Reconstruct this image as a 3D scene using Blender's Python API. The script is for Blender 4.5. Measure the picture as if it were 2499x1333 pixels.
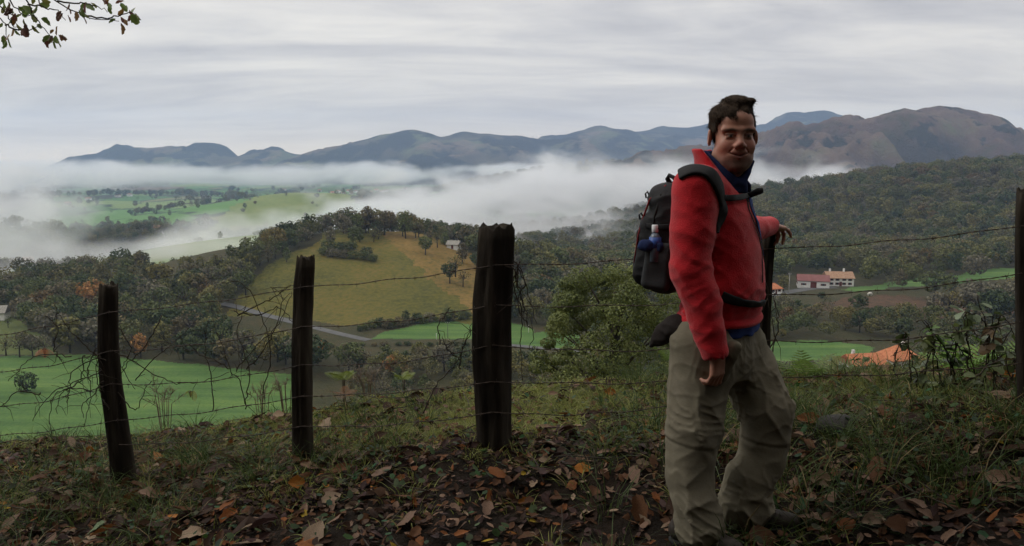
import bpy, bmesh, math, random
import numpy as np
from mathutils import Vector, Matrix, Euler

random.seed(7)
RNG = np.random.default_rng(11)
for o in list(bpy.data.objects):
    bpy.data.objects.remove(o)
SC = bpy.context.scene
COL = SC.collection
R = math.radians

# ------------------------------------------------------------------ camera
PW, PH, FPX = 2499.0, 1333.0, 1950.0
HORIZON = 385.0
PITCH = math.atan((PH / 2 - HORIZON) / FPX)
CAM = np.array([0.0, 0.0, 1.55])
cam_data = bpy.data.cameras.new('camera')
cam = bpy.data.objects.new('camera', cam_data)
COL.objects.link(cam)
cam.location = CAM
cam.rotation_euler = (math.pi / 2 - PITCH, 0, 0)
cam_data.sensor_width = 36.0
cam_data.lens = 36.0 * FPX / PW
cam_data.clip_start = 0.05
cam_data.clip_end = 40000
SC.camera = cam

# ------------------------------------------------------------------ world
SUN_EL, SUN_AZ = R(42), R(-82)           # azimuth from +Y, negative = towards the left
w = bpy.data.worlds.new('World')
SC.world = w
w.use_nodes = True
nt = w.node_tree
nt.nodes.clear()


def N(nt, typ, **kw):
    n = nt.nodes.new(typ)
    for k, v in kw.items():
        if k.startswith('i_'):
            n.inputs[k[2:].replace('_', ' ')].default_value = v
        else:
            setattr(n, k, v)
    return n


def L(nt, a, b):
    nt.links.new(a, b)


def math_n(nt, op, a, b=None, c=None, clamp=False):
    n = nt.nodes.new('ShaderNodeMath')
    n.operation = op
    n.use_clamp = clamp
    for i, v in enumerate((a, b, c)):
        if v is None:
            continue
        if isinstance(v, (int, float)):
            n.inputs[i].default_value = v
        else:
            nt.links.new(v, n.inputs[i])
    return n.outputs[0]


def ramp(nt, fac, stops, interp='LINEAR'):
    n = nt.nodes.new('ShaderNodeValToRGB')
    n.color_ramp.interpolation = interp
    els = n.color_ramp.elements
    while len(els) < len(stops):
        els.new(0.5)
    for e, (p, c) in zip(els, stops):
        e.position = p
        e.color = (c[0], c[1], c[2], 1)
    if fac is not None:
        nt.links.new(fac, n.inputs[0])
    return n.outputs[0]


def mixc(nt, fac, a, b, blend='MIX'):
    n = nt.nodes.new('ShaderNodeMix')
    n.data_type = 'RGBA'
    n.blend_type = blend
    for i, v in ((0, fac), (6, a), (7, b)):
        if isinstance(v, (int, float)):
            n.inputs[i].default_value = v
        elif isinstance(v, tuple):
            n.inputs[i].default_value = (v[0], v[1], v[2], 1)
        else:
            nt.links.new(v, n.inputs[i])
    return n.outputs[2]


geo = N(nt, 'ShaderNodeTexCoord')
sep = N(nt, 'ShaderNodeSeparateXYZ')
L(nt, geo.outputs['Generated'], sep.inputs[0])
zc = math_n(nt, 'MAXIMUM', sep.outputs[2], 0.0)
den = math_n(nt, 'ADD', zc, 0.13)
px_ = math_n(nt, 'DIVIDE', sep.outputs[0], den)
py_ = math_n(nt, 'DIVIDE', sep.outputs[1], den)
comb = N(nt, 'ShaderNodeCombineXYZ')
# a slight turn so the streaks run a little oblique to the view
L(nt, math_n(nt, 'ADD', math_n(nt, 'MULTIPLY', px_, 0.55), math_n(nt, 'MULTIPLY', py_, 0.16)), comb.inputs[0])
L(nt, math_n(nt, 'SUBTRACT', math_n(nt, 'MULTIPLY', py_, 1.0), math_n(nt, 'MULTIPLY', px_, 0.10)), comb.inputs[1])
n1 = N(nt, 'ShaderNodeTexNoise', noise_dimensions='3D', i_Scale=0.62, i_Detail=7.0, i_Roughness=0.55, i_Distortion=0.8)
n2 = N(nt, 'ShaderNodeTexNoise', noise_dimensions='3D', i_Scale=2.3, i_Detail=6.0, i_Roughness=0.6, i_Distortion=0.6)
L(nt, comb.outputs[0], n1.inputs['Vector'])
L(nt, comb.outputs[0], n2.inputs['Vector'])
cl = math_n(nt, 'ADD', math_n(nt, 'MULTIPLY', n1.outputs[0], 0.74), math_n(nt, 'MULTIPLY', n2.outputs[0], 0.26))
# cloud colours are written in the units of the sky texture (strength 0.1 -> x10)
ccol = ramp(nt, cl, [(0.37, (0.52, 0.505, 0.51)), (0.45, (0.68, 0.655, 0.635)), (0.53, (0.85, 0.81, 0.75)), (0.63, (1.06, 1.0, 0.89))])
# overcast luminance rises towards the zenith (CIE overcast sky), bright cream strip at the horizon
zen = math_n(nt, 'MULTIPLY_ADD', zc, 0.85, 0.92)
hor = math_n(nt, 'POWER', math_n(nt, 'SUBTRACT', 1.0, zc), 22.0)
ccol = mixc(nt, math_n(nt, 'MULTIPLY', hor, 0.8), ccol, (1.55, 1.26, 0.86))
vm = N(nt, 'ShaderNodeVectorMath', operation='SCALE')
L(nt, ccol, vm.inputs[0])
L(nt, math_n(nt, 'MULTIPLY', zen, 10.0), vm.inputs[3])
sky = N(nt, 'ShaderNodeTexSky', sky_type='NISHITA', sun_disc=False, sun_elevation=SUN_EL, sun_rotation=SUN_AZ)
bg = N(nt, 'ShaderNodeBackground', i_Strength=0.1)
L(nt, mixc(nt, 0.96, sky.outputs[0], vm.outputs[0]), bg.inputs['Color'])
wo = N(nt, 'ShaderNodeOutputWorld')
L(nt, bg.outputs[0], wo.inputs['Surface'])
w.cycles.sampling_method = 'MANUAL'
w.cycles.sample_map_resolution = 256

sun_d = bpy.data.lights.new('sun', 'SUN')
sun_d.energy = 1.3
sun_d.angle = R(28)
sun_d.color = (1.0, 0.96, 0.9)
sun = bpy.data.objects.new('sun', sun_d)
COL.objects.link(sun)
sd = Vector((math.sin(SUN_AZ) * math.cos(SUN_EL), math.cos(SUN_AZ) * math.cos(SUN_EL), math.sin(SUN_EL)))
sun.rotation_euler = sd.to_track_quat('Z', 'Y').to_euler()

SC.view_settings.view_transform = 'Standard'
SC.view_settings.look = 'None'
SC.view_settings.exposure = 0.0
SC.view_settings.gamma = 1.0
SC.view_settings.use_curve_mapping = False
cy = SC.cycles
cy.max_bounces = 6
cy.diffuse_bounces = 2
cy.glossy_bounces = 2
cy.transmission_bounces = 2
cy.transparent_max_bounces = 8
cy.volume_bounces = 3
cy.use_adaptive_sampling = True
cy.adaptive_threshold = 0.015
cy.use_denoising = True
cy.denoiser = 'OPENIMAGEDENOISE'
cy.caustics_reflective = False
cy.caustics_refractive = False
cy.sample_clamp_indirect = 4.0
cy.volume_max_steps = 256


# ------------------------------------------------------------------ small tools
def W(px, py, d):
    """point seen at photo pixel (px, py), d metres ahead of the camera (along +Y)"""
    u = (px - PW / 2) / FPX
    v = (PH / 2 - py) / FPX
    cp, sp = math.cos(PITCH), math.sin(PITCH)
    dy = cp + v * sp
    dz = -sp + v * cp
    t = d / dy
    return np.array([u * t, d, CAM[2] + dz * t])


def pix(P):
    """photo pixel of world points (N,3)"""
    q = np.asarray(P, float) - CAM
    cp, sp = math.cos(PITCH), math.sin(PITCH)
    f = q[..., 1] * cp - q[..., 2] * sp
    u = q[..., 1] * sp + q[..., 2] * cp
    f = np.where(f < 1e-3, 1e-3, f)
    return PW / 2 + q[..., 0] / f * FPX, PH / 2 - u / f * FPX


def hash2(ix, iy, seed):
    h = (ix.astype(np.int64) * 374761393 + iy.astype(np.int64) * 668265263 + seed * 1442695041) & 0xFFFFFFFF
    h = ((h ^ (h >> 13)) * 1274126177) & 0xFFFFFFFF
    h = (h ^ (h >> 16)) & 0xFFFFFF
    return h / float(0xFFFFFF)


def vnoise(x, y, seed=0):
    ix, iy = np.floor(x), np.floor(y)
    fx, fy = x - ix, y - iy
    fx = fx * fx * (3 - 2 * fx)
    fy = fy * fy * (3 - 2 * fy)
    a, b = hash2(ix, iy, seed), hash2(ix + 1, iy, seed)
    c, d = hash2(ix, iy + 1, seed), hash2(ix + 1, iy + 1, seed)
    return (a + (b - a) * fx) * (1 - fy) + (c + (d - c) * fx) * fy


def fbm(x, y, octaves=4, seed=0, gain=0.5):
    s, a, t = 0.0, 1.0, 0.0
    x = np.asarray(x, float)
    y = np.asarray(y, float)
    for i in range(octaves):
        s = s + a * (vnoise(x, y, seed + i * 17) - 0.5)
        t += a
        a *= gain
        x = x * 2.03 + 3.1
        y = y * 2.03 + 1.7
    return s / t * 2


def in_poly(px, py, poly):
    inside = np.zeros(px.shape, bool)
    n = len(poly)
    for i in range(n):
        x1, y1 = poly[i]
        x2, y2 = poly[(i + 1) % n]
        if y1 == y2:
            continue
        c = ((y1 > py) != (y2 > py)) & (px < (x2 - x1) * (py - y1) / (y2 - y1) + x1)
        inside ^= c
    return inside


def tag(o, label=None, cat=None, group=None, kind=None):
    if label:
        o['label'] = label
    if cat:
        o['category'] = cat
    if group:
        o['group'] = group
    if kind:
        o['kind'] = kind
    return o


def empty(name, loc, rz=0.0, parent=None):
    o = bpy.data.objects.new(name, None)
    COL.objects.link(o)
    o.location = [float(c) for c in loc]
    o.rotation_euler = (0, 0, rz)
    if parent:
        o.parent = parent
    return o


def mk_mesh(name, verts, faces, mat=None, smooth=True, mats=None, midx=None):
    me = bpy.data.meshes.new(name)
    verts = np.asarray(verts, np.float32).reshape(-1, 3)
    if isinstance(faces, np.ndarray):
        k = faces.shape[1]
        nf = len(faces)
        me.vertices.add(len(verts))
        me.vertices.foreach_set('co', verts.ravel())
        me.loops.add(nf * k)
        me.loops.foreach_set('vertex_index', faces.astype(np.int32).ravel())
        me.polygons.add(nf)
        me.polygons.foreach_set('loop_start', np.arange(0, nf * k, k, dtype=np.int32))
        me.polygons.foreach_set('loop_total', np.full(nf, k, np.int32))
        me.update(calc_edges=True)
    else:
        me.from_pydata(verts.tolist(), [], [list(f) for f in faces])
    me.polygons.foreach_set('use_smooth', np.full(len(me.polygons), bool(smooth)))
    for m in (mats or ([mat] if mat else [])):
        me.materials.append(m)
    if midx is not None:
        me.polygons.foreach_set('material_index', np.asarray(midx, np.int32))
    me.update()
    return me


def link(name, me, parent=None):
    o = bpy.data.objects.new(name, me)
    COL.objects.link(o)
    if parent:
        o.parent = parent
    return o


def obj(name, verts, faces, mat=None, parent=None, smooth=True, **kw):
    return link(name, mk_mesh(name, verts, faces, mat, smooth, **kw), parent)


def set_col(me, cols, name='col'):
    a = me.color_attributes.new(name, 'FLOAT_COLOR', 'POINT')
    c = np.ones((len(me.vertices), 4), np.float32)
    c[:, :3] = cols
    a.data.foreach_set('color', c.ravel())


class Geo:
    """collects shapes that become one mesh"""
    def __init__(s):
        s.v, s.f, s.m = [], [], []

    def add(s, v, f, m=0):
        b = len(s.v)
        s.v.extend([tuple(map(float, p)) for p in v])
        for q in f:
            s.f.append([i + b for i in q])
            s.m.append(m)

    def box(s, c, h, M=None, m=0):
        c = Vector(c)
        vs = []
        for dx in (-1, 1):
            for dy in (-1, 1):
                for dz in (-1, 1):
                    p = Vector((dx * h[0], dy * h[1], dz * h[2]))
                    vs.append((M @ p if M else p) + c)
        s.add(vs, [(0, 1, 3, 2), (4, 6, 7, 5), (0, 4, 5, 1), (2, 3, 7, 6), (0, 2, 6, 4), (1, 5, 7, 3)], m)

    def tube(s, pts, rad, n=6, cap=True, m=0, squash=1.0):
        pts = [Vector([float(c) for c in p]) for p in pts]
        if not hasattr(rad, '__len__'):
            rad = [rad] * len(pts)
        up = None
        vs, fs = [], []
        for i, p in enumerate(pts):
            t = (pts[min(i + 1, len(pts) - 1)] - pts[max(i - 1, 0)])
            if t.length < 1e-9:
                t = Vector((0, 0, 1))
            t.normalize()
            if up is None:
                up = t.orthogonal().normalized()
            up = up - t * up.dot(t)
            if up.length < 1e-6:
                up = t.orthogonal()
            up.normalize()
            si = t.cross(up)
            for k in range(n):
                a = 2 * math.pi * k / n
                vs.append(p + (up * math.cos(a) + si * math.sin(a) * squash) * rad[i])
        for i in range(len(pts) - 1):
            for k in range(n):
                fs.append((i * n + k, i * n + (k + 1) % n, (i + 1) * n + (k + 1) % n, (i + 1) * n + k))
        if cap:
            fs.append(list(range(n))[::-1])
            fs.append([(len(pts) - 1) * n + k for k in range(n)])
        s.add(vs, fs, m)

    def build(s, name, mat, parent=None, smooth=True, mats=None):
        return obj(name, s.v, s.f, mat, parent, smooth, mats=mats, midx=s.m if mats else None)


# ------------------------------------------------------------------ materials
def material(name, color=(0.5, 0.5, 0.5), rough=0.8, spec=0.3):
    m = bpy.data.materials.new(name)
    m.use_nodes = True
    b = m.node_tree.nodes['Principled BSDF']
    b.inputs['Base Color'].default_value = (*color, 1)
    b.inputs['Roughness'].default_value = rough
    b.inputs['Specular IOR Level'].default_value = spec
    return m, m.node_tree, b


def noise_mat(name, stops, scale=5.0, detail=6.0, rough=0.85, spec=0.25, bump=0.0, bscale=None, coord='Object', stretch=None, rgh=0.6, dist=0.0):
    m, nt, b = material(name, (0.5, 0.5, 0.5), rough, spec)
    tc = N(nt, 'ShaderNodeTexCoord')
    src = N(nt, 'ShaderNodeNewGeometry').outputs['Position'] if coord == 'World' else tc.outputs[coord]
    if stretch:
        mp = N(nt, 'ShaderNodeMapping')
        mp.inputs['Scale'].default_value = stretch
        L(nt, src, mp.inputs[0])
        src = mp.outputs[0]
    n = N(nt, 'ShaderNodeTexNoise', i_Scale=scale, i_Detail=detail, i_Roughness=rgh, i_Distortion=dist)
    L(nt, src, n.inputs['Vector'])
    c = ramp(nt, n.outputs[0], stops)
    L(nt, c, b.inputs['Base Color'])
    if bump:
        n2 = N(nt, 'ShaderNodeTexNoise', i_Scale=bscale or scale * 3, i_Detail=6.0, i_Roughness=0.65)
        L(nt, src, n2.inputs['Vector'])
        bp = N(nt, 'ShaderNodeBump', i_Strength=min(1.0, bump), i_Distance=0.02)
        L(nt, n2.outputs[0], bp.inputs['Height'])
        L(nt, bp.outputs[0], b.inputs['Normal'])
    return m
# ------------------------------------------------------------------ terrain
def seg_ridge(x, y, crest, slope_f, slope_b, rnd, power=1.0):
    """height of a hill with the given crest polyline [(x,y,z)...]; the near flank uses slope_f, the far one slope_b"""
    best = np.full(x.shape, -1e9)
    for i in range(len(crest) - 1):
        ax, ay, az = crest[i]
        bx, by, bz = crest[i + 1]
        ex, ey = bx - ax, by - ay
        l2 = ex * ex + ey * ey
        t = np.clip(((x - ax) * ex + (y - ay) * ey) / l2, 0, 1)
        qx, qy = ax + t * ex, ay + t * ey
        v = np.hypot(x - qx, y - qy)
        near = (x * x + y * y) < (qx * qx + qy * qy)
        s = np.where(near, slope_f, slope_b)
        h = az + t * (bz - az) - s * (np.sqrt(v * v + rnd * rnd) - rnd)
        best = np.maximum(best, h)
    return best


def crest_of(pts):
    return [tuple(W(*p)) for p in pts]


SPUR = crest_of([(60, 712, 372), (200, 690, 385), (350, 655, 400), (600, 603, 410), (740, 578, 420), (860, 561, 425), (960, 566, 425), (1060, 600, 415), (1140, 652, 400), (1260, 745, 380)])
RIGHT = crest_of([(1700, 575, 690), (1850, 525, 760), (2000, 490, 830), (2200, 452, 880), (2350, 416, 900), (2499, 404, 950), (2900, 330, 1000), (3400, 300, 1000)])
DARK = crest_of([(-150, 590, 850), (30, 555, 900), (110, 570, 900), (180, 598, 890), (235, 622, 880)])
SECOND = crest_of([(285, 575, 880), (340, 563, 900), (430, 588, 930), (500, 612, 950)])
FIELDRIDGE = crest_of([(300, 622, 640), (430, 600, 690), (520, 587, 740), (620, 575, 790)])
FARGREEN = crest_of([(540, 512, 1500), (640, 488, 1600), (720, 470, 1700), (790, 471, 1720), (850, 492, 1700)])
CENTRE = crest_of([(1200, 448, 2250), (1290, 430, 2300), (1400, 409, 2450), (1520, 405, 2550), (1640, 384, 2650), (1760, 370, 2650)])
MIDWOOD = crest_of([(1180, 640, 640), (1290, 598, 720), (1400, 600, 760), (1500, 615, 720), (1600, 625, 680)])
LEFTSMALL = crest_of([(-260, 720, 330), (-60, 742, 330), (20, 770, 322), (80, 822, 310)])

XS = [-30, -8, -5, -3.5, -2.47, -1.2, -.11, .87, 1.29, 2.5, 4, 8, 30]
ZS = [-3.6, -1.15, -.76, -.57, -.51, -.28, -.08, .0, .08, .30, .38, .55, 1.2]


def smax(a, b, k):
    h = np.clip(0.5 + 0.5 * (a - b) / k, 0, 1)
    return b + (a - b) * h + k * h * (1 - h)


def near_ground(x, y):
    z = np.interp(x, XS, ZS)
    fy = 4.3 - 0.2 * np.clip(x, -6, 6)
    t = y - fy
    # the verge rises a little under the fence, falls beyond it
    z = z * np.clip((y + 3) / 6.0, 0.35, 1.0)
    tc = np.interp(x, [-4.5, -1.2, 1.0, 2.4], [0.85, 1.55, 1.75, 1.0])
    z = z - 0.09 * np.clip(t, 0, tc + 0.15) + 0.05 * np.exp(-((t + 0.1) / 0.5) ** 2)
    tt = np.clip(t - tc, 0, None)
    sl = np.interp(x / np.clip(y, 1, None), [-0.7, 0.2, 0.6], [0.55, 0.5, 0.40])
    z = z - sl * (np.sqrt(tt * tt + 0.3 * 0.3) - 0.3)
    # wooded bank behind the track
    tb = np.clip(-2.2 - y, 0, None)
    z = z + 0.75 * (np.sqrt(tb * tb + 0.8) - math.sqrt(0.8))
    rr = np.hypot(x, y)
    amp = np.clip(rr / 30, 0.3, 6)
    z = z + 0.10 * fbm(x * 1.3, y * 1.3, 4, 5) * np.clip(rr / 3, 0, 1) * (rr < 60) + 0.03 * fbm(x * 6, y * 6, 3, 9) * (rr < 30)
    return z


def H(x, y):
    x = np.asarray(x, float)
    y = np.asarray(y, float)
    r = np.hypot(x, y)
    floor_ = np.interp(y, [-200, 120, 330, 480, 620, 950, 1400, 3000], [-62, -63, -62.5, -68, -85, -116, -122, -122])
    # on the right the floor stays high up to the foot of the wooded hill
    right = np.clip((x / np.clip(y, 1, None) - 0.12) / 0.14, 0, 1)
    floor_r = np.interp(y, [-200, 120, 330, 480, 700, 1100], [-62, -63, -62, -61.5, -75, -118])
    floor_ = floor_ + (floor_r - floor_) * right
    floor_ = floor_ + fbm(x / 160, y / 160, 3, 3) * np.interp(r, [150, 500, 1500], [1.5, 2.5, 9])
    z = floor_
    z = smax(z, seg_ridge(x, y, SPUR, 0.27, 0.33, 22) + fbm(x / 22, y / 22, 3, 21) * 1.1, 7)
    z = smax(z, seg_ridge(x, y, RIGHT, 0.175, 0.25, 30) + fbm(x / 70, y / 70, 3, 22) * 4.5, 8)
    z = smax(z, seg_ridge(x, y, LEFTSMALL, 0.28, 0.25, 8), 4)
    z = smax(z, seg_ridge(x, y, DARK, 0.42, 0.45, 30), 10)
    z = smax(z, seg_ridge(x, y, SECOND, 0.42, 0.4, 20), 10)
    z = smax(z, seg_ridge(x, y, FIELDRIDGE, 0.3, 0.2, 14), 8)
    z = smax(z, seg_ridge(x, y, FARGREEN, 0.16, 0.16, 40), 10)
    z = smax(z, seg_ridge(x, y, CENTRE, 0.2, 0.2, 40) + fbm(x / 120, y / 120, 3, 25) * 6, 10)
    z = smax(z, seg_ridge(x, y, MIDWOOD, 0.3, 0.2, 30), 8)
    zn = near_ground(x, y)
    z = np.where(r < 400, smax(np.where(r < 400, zn, -999), z, np.clip(r / 20, 0.02, 6)), z)
    return z


FIELDS = {   # photo outline, nearest and farthest distance, sort
    'valley_pasture': ([(-400, 880), (0, 872), (120, 868), (230, 866), (420, 886), (560, 898), (720, 917), (725, 1150), (-400, 1150)], 120, 300, 'grass'),
    'roadside_pasture': ([(905, 824), (945, 806), (1010, 793), (1080, 784), (1170, 780), (1250, 790), (1300, 808), (1300, 826), (1100, 830)], 200, 340, 'grass'),
    'lane_pasture': ([(1235, 832), (1262, 818), (1330, 812), (1420, 818), (1420, 850), (1240, 846)], 200, 340, 'grass'),
    'lower_pasture': ([(1860, 834), (1960, 832), (2040, 837), (2130, 850), (2110, 872), (1860, 885)], 200, 330, 'grass'),
    'farm_pasture': ([(2040, 712), (2080, 700), (2180, 688), (2330, 670), (2400, 660), (2600, 640), (2600, 672), (2420, 684), (2300, 694), (2200, 702)], 330, 560, 'grass'),
    'corner_pasture': ([(-200, 760), (0, 752), (50, 785), (125, 845), (150, 868), (-200, 868)], 240, 345, 'olive'),
    'grassy_hillside': ([(540, 770), (590, 715), (640, 655), (720, 620), (770, 600), (800, 540), (930, 540), (1060, 580), (1150, 620), (1200, 700), (1150, 790), (1080, 778), (960, 790), (900, 812), (720, 775)], 300, 432, 'tawny'),
    'russet_flank': ([(925, 560), (990, 555), (1070, 585), (1150, 620), (1200, 700), (1155, 775), (1120, 730), (1060, 690), (1010, 640), (960, 600)], 300, 432, 'orange'),
    'bracken_slope': ([(1990, 745), (2060, 728), (2160, 722), (2300, 730), (2420, 735), (2600, 730), (2600, 745), (2420, 775), (2200, 778), (2050, 775)], 260, 420, 'bracken'),
    'ridge_meadow': ([(330, 640), (400, 600), (520, 575), (660, 560), (560, 615), (430, 630)], 560, 900, 'meadow'),
    'far_green_hill': ([(520, 560), (560, 505), (700, 455), (800, 455), (870, 480), (860, 500), (720, 540)], 1200, 1900, 'meadow'),
}



def ground_mat(name, stops, scale, s2=None, bump=0.5, bdist=0.3, fine=None, mixamt=0.5):
    m, nt, b = material(name, (0.1, 0.1, 0.1), 0.9, 0.15)
    g = N(nt, 'ShaderNodeNewGeometry')
    n1 = N(nt, 'ShaderNodeTexNoise', i_Scale=scale, i_Detail=8.0, i_Roughness=0.62)
    L(nt, g.outputs['Position'], n1.inputs['Vector'])
    fac = n1.outputs[0]
    if s2:
        n2 = N(nt, 'ShaderNodeTexNoise', i_Scale=s2, i_Detail=4.0, i_Roughness=0.6)
        L(nt, g.outputs['Position'], n2.inputs['Vector'])
        fac = math_n(nt, 'ADD', math_n(nt, 'MULTIPLY', fac, 1 - mixamt), math_n(nt, 'MULTIPLY', n2.outputs[0], mixamt))
    L(nt, ramp(nt, fac, stops), b.inputs['Base Color'])
    n3 = N(nt, 'ShaderNodeTexNoise', i_Scale=fine or scale * 6, i_Detail=5.0, i_Roughness=0.7)
    L(nt, g.outputs['Position'], n3.inputs['Vector'])
    bp = N(nt, 'ShaderNodeBump', i_Strength=bump, i_Distance=bdist)
    L(nt, n3.outputs[0], bp.inputs['Height'])
    L(nt, bp.outputs[0], b.inputs['Normal'])
    return m


M = {}
M['grass'] = ground_mat('pasture_grass', [(0.3, (0.045, 0.085, 0.024)), (0.5, (0.066, 0.132, 0.032)), (0.7, (0.11, 0.165, 0.048))], 0.05, 1.4, 0.3, 0.15, 2.5)
def field_lines(m):
    nt = m.node_tree
    b = nt.nodes['Principled BSDF']
    src = b.inputs['Base Color'].links[0].from_socket
    g = N(nt, 'ShaderNodeNewGeometry')
    mp = N(nt, 'ShaderNodeMapping')
    mp.inputs['Rotation'].default_value = (0, 0, 0.25)
    mp.inputs['Scale'].default_value = (0.02, 0.22, 0.0)
    L(nt, g.outputs['Position'], mp.inputs[0])
    n = N(nt, 'ShaderNodeTexNoise', i_Scale=1.0, i_Detail=5.0, i_Roughness=.6)
    L(nt, mp.outputs[0], n.inputs['Vector'])
    k = ramp(nt, n.outputs[0], [(.35, (.72, .76, .8)), (.5, (1, 1, 1)), (.66, (1.45, 1.25, 1.2))])
    L(nt, mixc(nt, 1.0, src, k, 'MULTIPLY'), b.inputs['Base Color'])


field_lines(M['grass'])
M['olive'] = ground_mat('olive_grass', [(0.3, (0.06, 0.075, 0.022)), (0.55, (0.085, 0.105, 0.03)), (0.7, (0.12, 0.125, 0.04))], 0.08, 0.7, 0.5, 0.3, 2.0)
M['tawny'] = ground_mat('tawny_hill_grass', [(0.34, (0.050, 0.054, 0.013)), (0.44, (0.086, 0.085, 0.018)), (0.54, (0.125, 0.108, 0.022)), (0.64, (0.16, 0.115, 0.03))], 0.022, 0.5, 0.9, 0.9, 0.9, 0.5)
M['orange'] = ground_mat('orange_dry_bracken', [(0.34, (0.09, 0.07, 0.02)), (0.45, (0.145, 0.105, 0.028)), (0.55, (0.195, 0.122, 0.034)), (0.66, (0.225, 0.15, 0.05))], 0.05, 0.5, 0.8, 0.6, 1.0, 0.6)
M['bracken'] = ground_mat('russet_bracken', [(0.32, (0.035, 0.028, 0.016)), (0.46, (0.06, 0.042, 0.022)), (0.56, (0.10, 0.052, 0.03)), (0.68, (0.085, 0.075, 0.034))], 0.06, 0.7, 0.8, 0.6, 1.3, 0.6)
M['meadow'] = ground_mat('pale_meadow', [(0.3, (0.11, 0.15, 0.035)), (0.5, (0.15, 0.19, 0.045)), (0.7, (0.2, 0.21, 0.06))], 0.012, 0.1, 0.3, 0.3, 1.0)
M['woodfloor'] = ground_mat('woodland_floor', [(0.3, (0.025, 0.03, 0.012)), (0.5, (0.05, 0.048, 0.02)), (0.65, (0.075, 0.055, 0.028))], 0.1, 0.9, 0.8, 0.6, 1.5)


def patchwork_mat():
    m, nt, b = material('field_patchwork', (0.1, 0.1, 0.1), 0.9, 0.1)
    g = N(nt, 'ShaderNodeNewGeometry')
    mp = N(nt, 'ShaderNodeMapping')
    mp.inputs['Scale'].default_value = (0.0062, 0.0036, 0)
    mp.inputs['Rotation'].default_value = (0, 0, 0.5)
    L(nt, g.outputs['Position'], mp.inputs[0])
    nd = N(nt, 'ShaderNodeTexNoise', i_Scale=1.2, i_Detail=2.0)
    L(nt, mp.outputs[0], nd.inputs['Vector'])
    vm = N(nt, 'ShaderNodeMix', data_type='VECTOR')
    vm.inputs[0].default_value = 0.25
    L(nt, mp.outputs[0], vm.inputs[4])
    L(nt, nd.outputs['Color'], vm.inputs[5])
    v = N(nt, 'ShaderNodeTexVoronoi', i_Scale=1.0)
    L(nt, vm.outputs[1], v.inputs['Vector'])
    sp = N(nt, 'ShaderNodeSeparateColor')
    L(nt, v.outputs['Color'], sp.inputs[0])
    c = ramp(nt, sp.outputs[0], [(0.0, (0.07, 0.15, 0.04)), (0.3, (0.10, 0.20, 0.05)), (0.5, (0.16, 0.22, 0.065)), (0.68, (0.085, 0.14, 0.04)), (0.84, (0.17, 0.17, 0.07)), (0.95, (0.13, 0.09, 0.055))], 'CONSTANT')
    v2 = N(nt, 'ShaderNodeTexVoronoi', feature='DISTANCE_TO_EDGE', i_Scale=1.0)
    L(nt, vm.outputs[1], v2.inputs['Vector'])
    hedge = ramp(nt, v2.outputs[0], [(0.025, (1, 1, 1)), (0.05, (0, 0, 0))])
    n = N(nt, 'ShaderNodeTexNoise', i_Scale=0.02, i_Detail=5.0)
    L(nt, g.outputs['Position'], n.inputs['Vector'])
    keep = math_n(nt, 'MULTIPLY', hedge, math_n(nt, 'GREATER_THAN', n.outputs[0], 0.47))
    c = mixc(nt, keep, c, (0.03, 0.045, 0.022))
    L(nt, c, b.inputs['Base Color'])
    return m


M['patch'] = patchwork_mat()

# the near ground: dark humus with leaf mould
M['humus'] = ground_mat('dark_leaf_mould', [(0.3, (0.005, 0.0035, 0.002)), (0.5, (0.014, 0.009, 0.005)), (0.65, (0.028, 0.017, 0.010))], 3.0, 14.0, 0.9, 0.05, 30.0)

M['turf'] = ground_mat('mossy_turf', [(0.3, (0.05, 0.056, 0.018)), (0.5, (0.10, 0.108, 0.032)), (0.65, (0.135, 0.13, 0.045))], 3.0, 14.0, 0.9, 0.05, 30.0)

# radii and azimuths of the sheet
radii = np.concatenate([np.linspace(0.5, 2.4, 8, endpoint=False), np.arange(2.4, 9.0, 0.055), np.geomspace(9, 185, 70, endpoint=False),
                        np.arange(185, 330, 1.25), np.arange(330, 460, 1.6), np.geomspace(460, 1000, 90, endpoint=False), np.geomspace(1000, 3200, 70, endpoint=False), np.geomspace(3200, 7000, 18)])
half = R(41)
az = np.concatenate([np.linspace(-half, half, 640), np.linspace(half, 2 * math.pi - half, 60)[1:-1]])
AZ, RD = np.meshgrid(az, radii)
TX, TY = np.sin(AZ) * RD, np.cos(AZ) * RD
TZ = H(TX, TY)
tv = np.stack([TX, TY, TZ], -1).reshape(-1, 3)
nr, na = AZ.shape
ii, jj = np.meshgrid(np.arange(nr - 1), np.arange(na), indexing='ij')
quad = np.stack([ii * na + jj, ii * na + (jj + 1) % na, (ii + 1) * na + (jj + 1) % na, (ii + 1) * na + jj], -1).reshape(-1, 4)
quad = quad[:, ::-1]
ctr = tv[quad].mean(1)
cpx, cpy = pix(ctr)
cr = np.hypot(ctr[:, 0], ctr[:, 1])
front = ctr[:, 1] > 0.3


def wood_mask(x, y):
    """where the far valley carries woods (world coordinates)"""
    return fbm(x / 190, y / 120, 4, 77) > 0.26


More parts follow.
